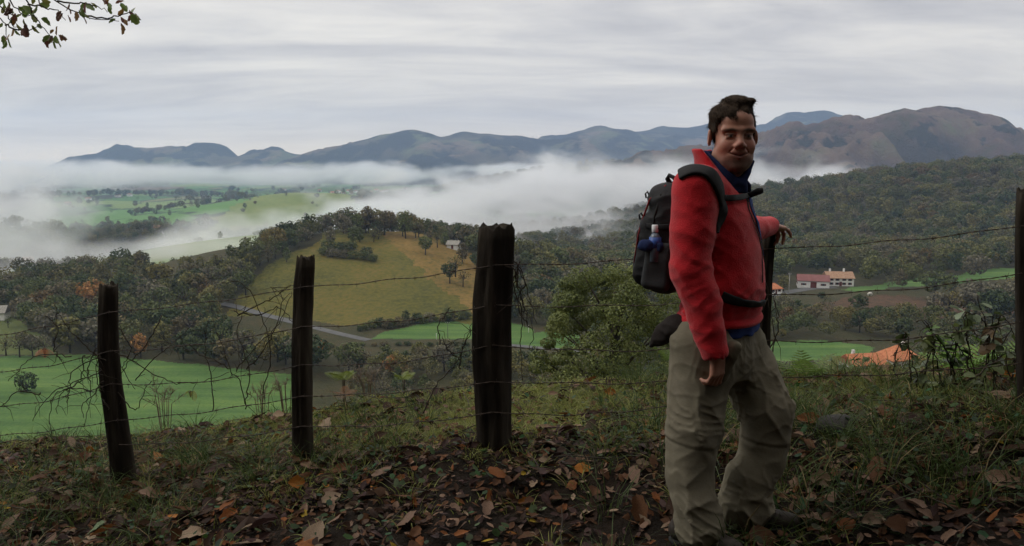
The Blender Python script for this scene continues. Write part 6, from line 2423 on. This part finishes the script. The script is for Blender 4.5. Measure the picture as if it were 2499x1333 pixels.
# covered parts
fb.stack([(W(px, py, 3.25), a * .72, b * .78) for py, px, a, b in TORSO], FD, RD_, .03)
fb.stack([(W(1752, 778, 3.25), .11, .15), (W(1752, 890, 3.25), .10, .15)], FD, RD_, .03)
for A, B_, C_ in ((HIP_R, KN_R, AN_R), (HIP_L, KN_L, AN_L)):
    fb.chain([A, B_, B_ * .6 + C_ * .4, C_], [.085, .056, .056, .038], .03)
    fb.capsule(C_ + [0, 0, -.03], C_ + [.09, -.03, -.05], .035, .028, .02)
fb.chain([SH_R, EL_R, EL_R * .6 + WR_R * .4, WR_R], [.058, .044, .042, .030], .03)
fb.chain([SH_L, EL_L, EL_L * .6 + WR_L * .4, WR_L], [.056, .044, .040, .029], .03)
fb.capsule(NECK0, NECK1, .066, .060, .03)
fb.capsule(hp(0, -.02, -.05), NECK0, .060, .068, .03)
# skull and face
fb.ellipsoid(hp(0, -.018, .041), (.080, .098, .081), HB, .02)
fb.ellipsoid(hp(0, .022, -.035), (.071, .074, .092), HB, .03)
fb.ellipsoid(hp(0, .050, .055), (.060, .040, .040), HB, .03)                     # forehead
for sx in (-1, 1):
    fb.ellipsoid(hp(sx * .046, .012, -.075), (.026, .040, .030), HB, .03)          # jaw corner
    fb.ellipsoid(hp(sx * .042, .058, -.030), (.026, .026, .026), HB, .025)         # cheek
    fb.ellipsoid(hp(sx * .030, .062, -.080), (.026, .022, .024), HB, .025)         # jowl
    fb.capsule(hp(sx * .010, .088, .026), hp(sx * .052, .070, .027), .012, .011, .016)   # brow
fb.ellipsoid(hp(0, .074, -.098), (.031, .022, .019), HB, .022)                    # chin
fb.ellipsoid(hp(0, .046, -.104), (.044, .036, .018), HB, .025)
fb.ellipsoid(hp(0, .079, -.058), (.034, .020, .026), HB, .02)                     # muzzle
for sx in (-1, 1):
    fb.ellipsoid(hp(sx * .032, .096, .008), (.020, .016, .012), HB, .014, 'cut')   # eye socket
    fb.ellipsoid(hp(sx * .032, .0755, .007), (.0145, .0135, .0125), HB, .006)      # eye
    fb.capsule(hp(sx * .019, .088, .0125), hp(sx * .047, .079, .012), .0036, .0036, .004)     # upper lid
    fb.capsule(hp(sx * .020, .085, .0005), hp(sx * .045, .077, .000), .0034, .0034, .005)     # bag under the eye
fb.capsule(hp(0, .086, .022), hp(0, .105, -.018), .0085, .0125, .014)             # nose
fb.ellipsoid(hp(0, .105, -.022), (.0135, .012, .0115), HB, .01)
fb.ellipsoid(hp(0, .088, -.045), (.025, .0165, .014), HB, .012)
for sx in (-1, 1):
    fb.ellipsoid(hp(sx * .0145, .100, -.028), (.0095, .012, .0085), HB, .008)
    fb.capsule(hp(sx * .022, .097, -.034), hp(sx * .040, .079, -.058), .0012, .0012, .008, 'cut')   # smile fold
for q0, q1 in (((0, .0975, -.0545), (.026, .085, -.0505)), ((0, .0975, -.0545), (-.026, .085, -.0505))):
    fb.capsule(hp(*q0), hp(*q1), .0052, .0030, .006)
for q0, q1 in (((0, .0965, -.0655), (.020, .087, -.0610)), ((0, .0965, -.0655), (-.020, .087, -.0610))):
    fb.capsule(hp(*q0), hp(*q1), .0066, .0040, .006)
for q0, q1 in (((0, .1035, -.0610), (.031, .0905, -.0535)), ((0, .1035, -.0610), (-.031, .0905, -.0535))):
    fb.capsule(hp(*q0), hp(*q1), .0030, .0022, .005, 'cut')
for sx in (-1, 1):
    EB = HB.copy()
    c, s = math.cos(.35 * sx), math.sin(.35 * sx)
    EB[0], EB[1] = HU * c + HV * -s, HV * c + HU * s
    fb.ellipsoid(hp(sx * .084, -.012, -.002), (.010, .021, .033), EB, .01)
    fb.ellipsoid(hp(sx * .094, -.008, .000), (.008, .012, .020), EB, .006, 'cut')

# --- right hand, hanging, fingers loosely curled; seen from its back and thumb side
def hand(field, wrist, palm_dir, back_dir, curl, spread, side=1, s=1.0, curls=None, thumb=(.5, .5)):
    """palm_dir: wrist to knuckles; back_dir: out of the back of the hand; side: +1 puts the thumb on the -x side of (palm x back)"""
    pd = palm_dir / np.linalg.norm(palm_dir)
    bd = back_dir - pd * (back_dir @ pd)
    bd /= np.linalg.norm(bd)
    sd_ = np.cross(pd, bd) * side          # towards the thumb
    P = lambda a, b, c: wrist + (pd * a + sd_ * b + bd * c) * s
    field.capsule(P(-.05, 0, 0), P(.005, 0, 0), .030 * s, .028 * s, .02)
    for b in (-.026, -.009, .009, .026):
        field.capsule(P(.012, b * .72, 0), P(.085, b, -.002), .0165 * s, .0125 * s, .014)
    field.capsule(P(.018, .022, -.010), P(.055, .030, -.012), .018 * s, .015 * s, .018)     # ball of the thumb
    lens = [(.036, .022, .018), (.043, .028, .021), (.047, .030, .022), (.042, .026, .020)]
    offs = [-.029, -.010, .010, .029]
    for i in range(4):
        b = offs[i]
        p = P(.088, b, 0)
        ang = 0
        cv = curls[i] if curls else curl
        dsp = spread * (i - 1.5) * .12
        r_ = (.0088, .0098, .0102, .0098)[i] * s
        for j in range(3):
            ang += cv[j]
            dr = pd * math.cos(ang) - bd * math.sin(ang) + sd_ * dsp
            dr /= np.linalg.norm(dr)
            q = p + dr * lens[i][j] * s
            field.capsule(p, q, r_ * (1 - .06 * j), r_ * (.94 - .09 * j), .006)
            p = q
    t0 = P(.040, .034, -.010)
    dr = pd * math.cos(thumb[0]) + sd_ * math.sin(thumb[0]) - bd * .35
    dr /= np.linalg.norm(dr)
    t1 = t0 + dr * .036 * s
    dr2 = pd * math.cos(thumb[1]) + sd_ * math.sin(thumb[1]) - bd * .45
    dr2 /= np.linalg.norm(dr2)
    t2 = t1 + dr2 * .030 * s
    field.capsule(t0, t1, .0125 * s, .0112 * s, .012)
    field.capsule(t1, t2, .0112 * s, .0092 * s, .006)


hr0 = WR_R + np.array([.008, -.004, .006])
hand(fb, hr0, np.array([.03, -.02, -1.0]), np.array([.62, -.78, 0.0]), (.55, .75, .45), .2, side=-1, s=.98, curls=[(.62, .85, .55), (.55, .78, .5), (.48, .70, .42), (.36, .55, .35)], thumb=(.20, .0))
# --- left hand draped over the post
hl0 = WR_L + np.array([.012, .012, .002])
hand(fb, hl0, np.array([.64, .60, -.14]), np.array([.10, .08, 1.0]), (.3, .5, .3), .5, side=-1, s=1.0, curls=[(.25, .42, .3), (.70, .75, .45), (1.0, .85, .5), (1.15, .9, .5)], thumb=(.9, .5))
body, bv = sdf_obj('body', fb, None, man, ORG, 1)
# skin colours
q = head_uvw(bv)
u, v_, w_ = q[:, 0], q[:, 1], q[:, 2]
nz = vnoise3(bv[:, 0] * 60, bv[:, 1] * 60, bv[:, 2] * 60, 21)
skin = np.array([.40, .195, .135]) * (1 + .22 * nz)[:, None]


def blend(c, mask):
    global skin
    skin = skin * (1 - mask[:, None]) + np.array(c) * mask[:, None]


face = (v_ > 0) & (np.abs(q).max(1) < .16)
sm = lambda x, a, b: np.clip((x - a) / (b - a), 0, 1)
g2 = lambda du, dw, su, sw: np.exp(-(du / su) ** 2 - (dw / sw) ** 2)
rosy = sum(g2(u - s * .042, w_ + .028, .022, .020) for s in (-1, 1)) + g2(u, w_ + .022, .014, .014)
blend((.46, .17, .13), np.clip(rosy, 0, 1) * .55 * face)
stub = sm(-w_, .050, .082) * sm(.140 - (-w_), 0, .02) * (v_ > -.015)
stub = np.clip(stub * (1 - g2(u, w_ + .058, .026, .012) * .8) * (1 - .55 * g2(u, w_ + .044, .03, .008)), 0, 1)
blend((.13, .095, .082), stub * (.72 + .3 * vnoise3(bv[:, 0] * 260, bv[:, 1] * 260, bv[:, 2] * 260, 4)) * (np.abs(q).max(1) < .2))
lips = np.maximum(g2(u, w_ + .0545 - .004 * (np.abs(u) / .026) ** 2, .024, .0045), g2(u, w_ + .0655 - .0045 * (np.abs(u) / .022) ** 2, .020, .0055)) * (v_ > .07)
blend((.33, .13, .11), np.clip(lips * 1.2, 0, .85))
slit = g2(u, w_ + .0595 - .0045 * (np.abs(u) / .026) ** 2, .028, .0017) * (v_ > .07)
blend((.03, .012, .01), np.clip(slit * 1.3, 0, .95))
for s in (-1, 1):
    brow = g2(u - s * .033, w_ - .0290 + .16 * np.abs(np.abs(u) - .030), .021, .0050) * (v_ > .04)
    blend((.05, .033, .024), np.clip(brow * 1.4, 0, .92))
    eye = g2(u - s * .032, w_ - .0065, .0130, .0060) * (v_ > .05)
    blend((.42, .38, .35), np.clip(eye * 1.3 - .35, 0, .85))
    iris = g2(u - s * .032 - .001, w_ - .0068, .0058, .0058) * (v_ > .05)
    blend((.025, .02, .018), np.clip(iris * 1.6 - .2, 0, .97))
    lash = g2(u - s * .0325, w_ - .0125, .0155, .0024) * (v_ > .05)
    blend((.05, .03, .024), np.clip(lash * 1.1, 0, .8))
    lash = g2(u - s * .0325, w_ - .0010, .0135, .0018) * (v_ > .05)
    blend((.13, .07, .05), np.clip(lash, 0, .6))
set_col(body.data, skin)
m, nt, b = material('skin', (.4, .25, .18), .5, .35)
c_ = N(nt, 'ShaderNodeVertexColor', layer_name='col').outputs[0]
L(nt, c_, b.inputs['Base Color'])
tc = N(nt, 'ShaderNodeTexCoord')
n2 = N(nt, 'ShaderNodeTexNoise', i_Scale=220.0, i_Detail=4.0)
L(nt, tc.outputs['Object'], n2.inputs['Vector'])
bp = N(nt, 'ShaderNodeBump', i_Strength=.25, i_Distance=.002)
L(nt, n2.outputs[0], bp.inputs['Height'])
L(nt, bp.outputs[0], b.inputs['Normal'])
b.inputs['Subsurface Weight'].default_value = .08
b.inputs['Subsurface Radius'].default_value = (.012, .005, .003)
body.data.materials.append(m)

# --- hair: a cap grown from the skull with hairline, then tousled locks
fh = Field(np.arange(HC[0] - .125, HC[0] + .125, .0034), np.arange(HC[1] - .135, HC[1] + .15, .0034), np.arange(HC[2] - .11, HC[2] + .165, .0034))
fh.ellipsoid(hp(0, -.020, .040), (.0885, .105, .0835), HB, .01)
fh.ellipsoid(hp(-.040, -.01, .080), (.045, .075, .037), HB, .03)
fh.ellipsoid(hp(.026, -.012, .072), (.042, .07, .034), HB, .03)
fh.ellipsoid(hp(-.010, .036, .082), (.046, .036, .017), HB, .03)
fh.ellipsoid(hp(.02, .0, .128), (.06, .06, .022), HB, .03)


def hairline(x, y, z):
    p = head_uvw(np.stack([x, y, z], -1))
    u, v, w = p[:, 0], p[:, 1], p[:, 2]
    line = np.interp(v, [-.12, -.06, -.025, -.005, .015, .035, .055, .075, .11], [-.085, -.075, -.035, -.012, .012, .046, .066, .074, .078])
    line = line + .012 * vnoise3(x * 70, y * 70, z * 70, 31) + np.where(v > .03, -.020 * np.exp(-((u - .022) / .020) ** 2) - .25 * np.clip(u - .030, 0, 1), 0)
    return (line - w)


X, Y, Z = np.meshgrid(*fh.ax, indexing='ij')
hl = hairline(X.ravel(), Y.ravel(), Z.ravel()).reshape(X.shape)
fh.D = np.maximum(fh.D, hl.astype(np.float32) * .8)


def hair_tex(x, y, z):
    p = np.stack([x - HC[0], y - HC[1], z - HC[2]], -1) @ HB.T
    u, v, w = p[:, 0], p[:, 1], p[:, 2]
    return -.010 * vnoise3(u * 75 + w * 18, v * 26, w * 30, 33) - .012 * vnoise3(u * 30, v * 18, w * 22, 35)


fh.displace(hair_tex)
hair, hv = sdf_obj('hair', fh, M['hair'], man, ORG)
rng = np.random.default_rng(3)
cand = rng.choice(len(hv), min(len(hv), 5200), replace=False)
g = Geo()
for i in cand:
    p = hv[i]
    qq = head_uvw(p[None])[0]
    if fh.sample([p])[0] > .004 or qq[2] < -.075:
        continue
    nn = fh.grad(p)
    crown = HC + HU * -.01 + HV * -.055 + HW * .13
    away = p - crown
    away -= nn * (away @ nn)
    away /= np.linalg.norm(away) + 1e-6
    if qq[2] > .07:
        away = away * .8 + HU * (.25 if qq[0] > -.01 else .05) + HV * .25
        away /= np.linalg.norm(away)
    ln = rng.uniform(.010, .022)
    up = rng.uniform(.0, .12)
    if qq[0] > .035 and qq[2] > .055 and rng.uniform() < .06:
        up, ln = rng.uniform(.5, 1.1), rng.uniform(.010, .024)
    if qq[2] > .10 and qq[0] < -.02 and rng.uniform() < .06:
        up, ln = rng.uniform(.5, 1.0), rng.uniform(.014, .024)
    if qq[0] > .01 and up < .3:
        ln *= .45
    dr = away + nn * up + rng.normal(scale=.18, size=3)
    dr /= np.linalg.norm(dr)
    a, b_, c = p - nn * .003, p + dr * ln * .55, p + dr * ln + away * ln * .3 - np.array([0, 0, .002])
    sv = np.cross(dr, nn)
    sv /= np.linalg.norm(sv) + 1e-9
    wd = rng.uniform(.0007, .0016)
    g.add([a - sv * wd - ORG, a + sv * wd - ORG, b_ + sv * wd * .8 - ORG, b_ - sv * wd * .8 - ORG, c - ORG], [(0, 1, 2, 3), (3, 2, 4)])
o = g.build('locks', M['hair'], hair)
o['kind'] = 'stuff'

# --- shoes
def boot(name, an, toe_dir, ground):
    td = np.array([toe_dir[0], toe_dir[1], 0])
    td /= np.linalg.norm(td)
    sd_ = np.array([-td[1], td[0], 0])
    base = np.array([an[0], an[1], ground])
    f_ = Field(np.arange(base[0] - .22, base[0] + .26, .0055), np.arange(base[1] - .22, base[1] + .22, .0055), np.arange(ground - .03, ground + .20, .005))
    P = lambda a, b, c: base + td * a + sd_ * b + np.array([0, 0, c])
    f_.capsule(P(-.055, 0, .055), P(.06, 0, .052), .046, .046, .02)
    f_.capsule(P(.06, 0, .050), P(.165, .004, .040), .046, .036, .02)
    f_.capsule(P(-.035, 0, .07), P(-.02, 0, .16), .048, .052, .02)
    f_.capsule(P(.155, .004, .040), P(.185, .004, .038), .034, .028, .01)
    for k in range(5):
        a = .035 + k * .022
        f_.capsule(P(a, -.026, .098 - k * .005), P(a, .026, .098 - k * .005), .0035, .0035, .004)
    o, _ = sdf_obj(name, f_, M['boot'], man, ORG)
    f2 = Field(np.arange(base[0] - .22, base[0] + .26, .006), np.arange(base[1] - .22, base[1] + .22, .006), np.arange(ground - .03, ground + .06, .004))
    B = np.stack([td, sd_, np.array([0, 0, 1.0])])
    f2.ellipsoid(P(.115, 0, .010), (.095, .052, .022), B, .01)
    f2.ellipsoid(P(-.045, 0, .010), (.055, .044, .022), B, .03)
    f2.ellipsoid(P(.03, 0, .010), (.10, .042, .020), B, .02)
    for k in range(9):
        f2.capsule(P(-.08 + k * .032, -.06, -.012), P(-.08 + k * .032, .06, -.012), .008, .008, .003, 'cut')
    s_, _ = sdf_obj('sole', f2, M['rubber'], o, ORG)
    return o


boot('boot', AN_R, (.80, -.6), gR)
boot('boot', AN_L, (.96, -.20), gL)

# ------------------------------------------------------------------ backpack
PB = np.array([.62, 3.36, 0])
PC_ = W(1628, 576, 3.34)
pack = empty('backpack', PC_)
tag(pack, 'black day pack worn on the back of the hiker', 'backpack')
tilt_ = .10
PU = np.array([FD[0] * tilt_ * 1.0, FD[1] * tilt_, 1.0])
PU /= np.linalg.norm(PU)
PF = FD - PU * (FD @ PU)
PF /= np.linalg.norm(PF)
PR = np.cross(PU, PF)
PR = PR if PR @ RD_ > 0 else -PR


def pk(a, b, c):
    """a forward (towards the back of the man), b to his right, c up"""
    return PC_ + PF * a + PR * b + PU * c


def rbox(field, c, h, B, r, k=.02, op='add'):
    c, h = np.asarray(c, float), np.asarray(h, float) - r
    m = float(np.linalg.norm(h)) + r

    def fn(X, Y, Z):
        x, y, z = X - c[0], Y - c[1], Z - c[2]
        q = [np.abs(x * B[i][0] + y * B[i][1] + z * B[i][2]) - h[i] for i in range(3)]
        return np.sqrt(sum(np.maximum(t, 0) ** 2 for t in q)) + np.minimum(np.maximum(np.maximum(q[0], q[1]), q[2]), 0) - r
    field.apply(c - m, c + m, fn, k, op)


KB = np.stack([PF, PR, PU])
lo, hi = PC_ - .36, PC_ + .36
fk = Field(np.arange(lo[0], hi[0], .006), np.arange(lo[1], hi[1], .006), np.arange(lo[2], hi[2], .006))
rbox(fk, pk(.025, 0, -.005), (.085, .140, .225), KB, .07)
rbox(fk, pk(-.055, 0, -.06), (.045, .115, .15), KB, .042, .03)
rbox(fk, pk(-.005, 0, .165), (.075, .115, .05), KB, .045, .03)
fk.displace(lambda x, y, z: -.010 * vnoise3(x * 14, y * 14, z * 10, 41) - .006 * ((1 - np.abs(vnoise3(x * 12, y * 12, z * 24, 42) * 2)) ** 3 - .3))
sdf_obj('pack_body', fk, M['black_nylon'], pack, PC_, 1)
f2 = Field(fk.ax[0], fk.ax[1], fk.ax[2])
rbox(f2, pk(.01, .125, -.105), (.062, .030, .105), KB, .026)
rbox(f2, pk(.01, .145, .02), (.05, .04, .03), KB, .01, .004, 'cut')
f2.displace(lambda x, y, z: -.010 * vnoise3(x * 20, y * 20, z * 14, 43))
sdf_obj('side_pocket', f2, M['grey_nylon'], pack, PC_)
f3 = Field(fk.ax[0], fk.ax[1], fk.ax[2])
rbox(f3, pk(-.088, 0, -.085), (.020, .095, .11), KB, .018)
f3.displace(lambda x, y, z: -.008 * vnoise3(x * 16, y * 16, z * 16, 44))
fp, _ = sdf_obj('front_pocket', f3, M['black_nylon'], pack, PC_)
M['red_trim'] = material('dark_red_piping', (.20, .012, .015), .7)[0]


def sub(name, pts, r, mat, parent, org, n=6):
    g = Geo()
    g.tube([np.asarray(p) - org for p in pts], r, n)
    return g.build(name, mat, parent)


arc = [pk(-.045 + .02 * math.cos(t), .105, .10 + .10 * math.sin(t) - .02) for t in np.linspace(-1.2, 1.5, 9)]
sub('piping', [fk.snap(p) for p in [pk(-.10, .09, -.12), pk(-.10, .10, .0), pk(-.085, .10, .08), pk(-.05, .10, .15), pk(0, .09, .20)]], .004, M['red_trim'], pack, PC_)
sub('zip', [fk.snap(p) for p in [pk(-.02, .14, -.02), pk(-.03, .14, .08), pk(-.01, .12, .17), pk(-.0, .06, .21), pk(0, -.06, .21)]], .0035, M['rubber'], pack, PC_)
for a, b in ((pk(-.07, .07, .165), 0), (pk(-.105, .07, .085), 1)):
    p = fk.snap(a)
    sub('zip_pull', [p, p + np.array([-.008, -.008, .012]), p + np.array([-.016, -.009, .004]), p + np.array([-.012, -.008, -.014])], [.004, .0035, .0035, .004], M['rubber'], pack, PC_)
# carry handle
h0, h1 = W(1648, 440, 3.28), W(1633, 452, 3.30)
sub('handle', [W(1652, 446, 3.27), W(1645, 434, 3.28), W(1633, 428, 3.29), W(1629, 436, 3.30), W(1636, 450, 3.30)], [.010, .009, .009, .010, .012], M['black_nylon'], pack, PC_, 8)
# shoulder straps, sternum strap, hip belt
strip('shoulder_strap', fj, [onj(1660, 428), onj(1680, 418), onj(1706, 416), onj(1736, 430), onj(1754, 462), onj(1762, 500), onj(1757, 535), onj(1748, 568)], [.050, .055, .058, .058, .055, .046, .036, .010], .007, M['black_nylon'], pack, PC_, off=.004)
pL = [fj.snap(SH_L + np.array(d)) for d in ([-.16, -.02, .05], [-.10, -.03, .09], [-.04, -.05, .09], [.04, -.07, .05], [.09, -.06, -.04], [.11, -.05, -.14])]
strip('shoulder_strap', fj, pL, .05, .007, M['black_nylon'], pack, PC_, off=.004)
strip('chest_strap', fj, [onj(1762, 482), onj(1785, 484), onj(1810, 482), onj(1828, 478)], .024, .003, M['black_nylon'], pack, PC_, off=.009)
bk = Geo()
e0 = onj(1822, 478) + np.array([0, -.012, 0])
bk.tube([e0 - PC_, W(1836, 474, e0[1] - .01) - PC_, W(1850, 467, e0[1] - .02) - PC_, W(1861, 465, e0[1] - .02) - PC_], [.011, .012, .014, .012], 8)
bk.build('buckle', M['rubber'], pack)
strip('hip_belt', fj, [onj(1762, 722), onj(1795, 734), onj(1825, 740), onj(1850, 741), onj(1862, 739)], [.040, .036, .030, .028, .028, .028], .005, M['black_nylon'], pack, PC_, off=.004)
strip('side_strap', fk, [pk(.06, .14, .06), pk(.0, .15, .05), pk(-.06, .12, .045)], .02, .002, M['black_nylon'], pack, PC_, off=.003)

# bottle and pouch in the side pocket: things of their own
bb0 = pk(-.005, .138, -.045)
bottle = empty('water_bottle', bb0)
tag(bottle, 'water bottle with blue label and white cap in the side pocket of the pack', 'bottle')
M['bottle_plastic'] = material('shadowed_plastic', (.10, .13, .17), .25, .4)[0]  # plastic colour darkened to hold the shadow on the bottle body
M['white_plastic'] = material('white_plastic', (.72, .74, .76), .4)[0]
M['blue_label'] = material('blue_label', (.04, .10, .36), .4)[0]
ax_ = PU * .98 - PF * .12
g = Geo()
g.tube([ax_ * t for t in (-.05, -.048, .02, .05, .072)], [.022, .026, .026, .025, .013], 16)
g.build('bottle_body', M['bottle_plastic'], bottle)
g = Geo()
g.tube([ax_ * .008, ax_ * .052], [.0268, .026], 16)
g.build('label', M['blue_label'], bottle)
g = Geo()
g.tube([ax_ * .072, ax_ * .074, ax_ * .100, ax_ * .103], [.014, .0155, .0155, .013], 14)
g.build('cap', M['white_plastic'], bottle)
f4 = Field(fk.ax[0], fk.ax[1], fk.ax[2])
rbox(f4, pk(-.022, .148, -.030), (.046, .018, .020), KB, .012)
f4.displace(lambda x, y, z: -.022 * vnoise3(x * 26, y * 26, z * 26, 47))
pc0 = pk(-.01, .14, -.02)
o, _ = sdf_obj('cloth_bundle', f4, M['blue_fleece'], None, pc0)
o.location = [float(c) for c in pc0]
tag(o, 'crumpled blue cloth stuffed into the side pocket of the black pack', 'cloth')

# dark garment tied at the hip, its tail sticking out behind
f5 = Field(np.arange(.40, .80, .006), np.arange(2.98, 3.50, .006), np.arange(.66, .96, .006))
t0 = W(1668, 788, 3.16)
f5.ellipsoid(W(1655, 800, 3.18), (.05, .06, .05), k=.03)
f5.capsule(W(1650, 795, 3.2), W(1618, 818, 3.22), .036, .034, .03)
f5.capsule(W(1618, 812, 3.22), W(1590, 844, 3.22), .028, .008, .02)
f5.capsule(W(1640, 800, 3.2), W(1606, 838, 3.23), .022, .012, .02)
f5.displace(lambda x, y, z: -.016 * vnoise3(x * 26, y * 26, z * 18, 51) - .006 * ((1 - np.abs(vnoise3(x * 22, y * 22, z * 30, 52) * 2)) ** 3 - .3))
o, _ = sdf_obj('dark_garment', f5, M['dark_cloth'], None, t0)
o.location = [float(c) for c in t0]
tag(o, 'dark brown garment tied at the hip behind the hiker, its tail sticking out', 'garment')
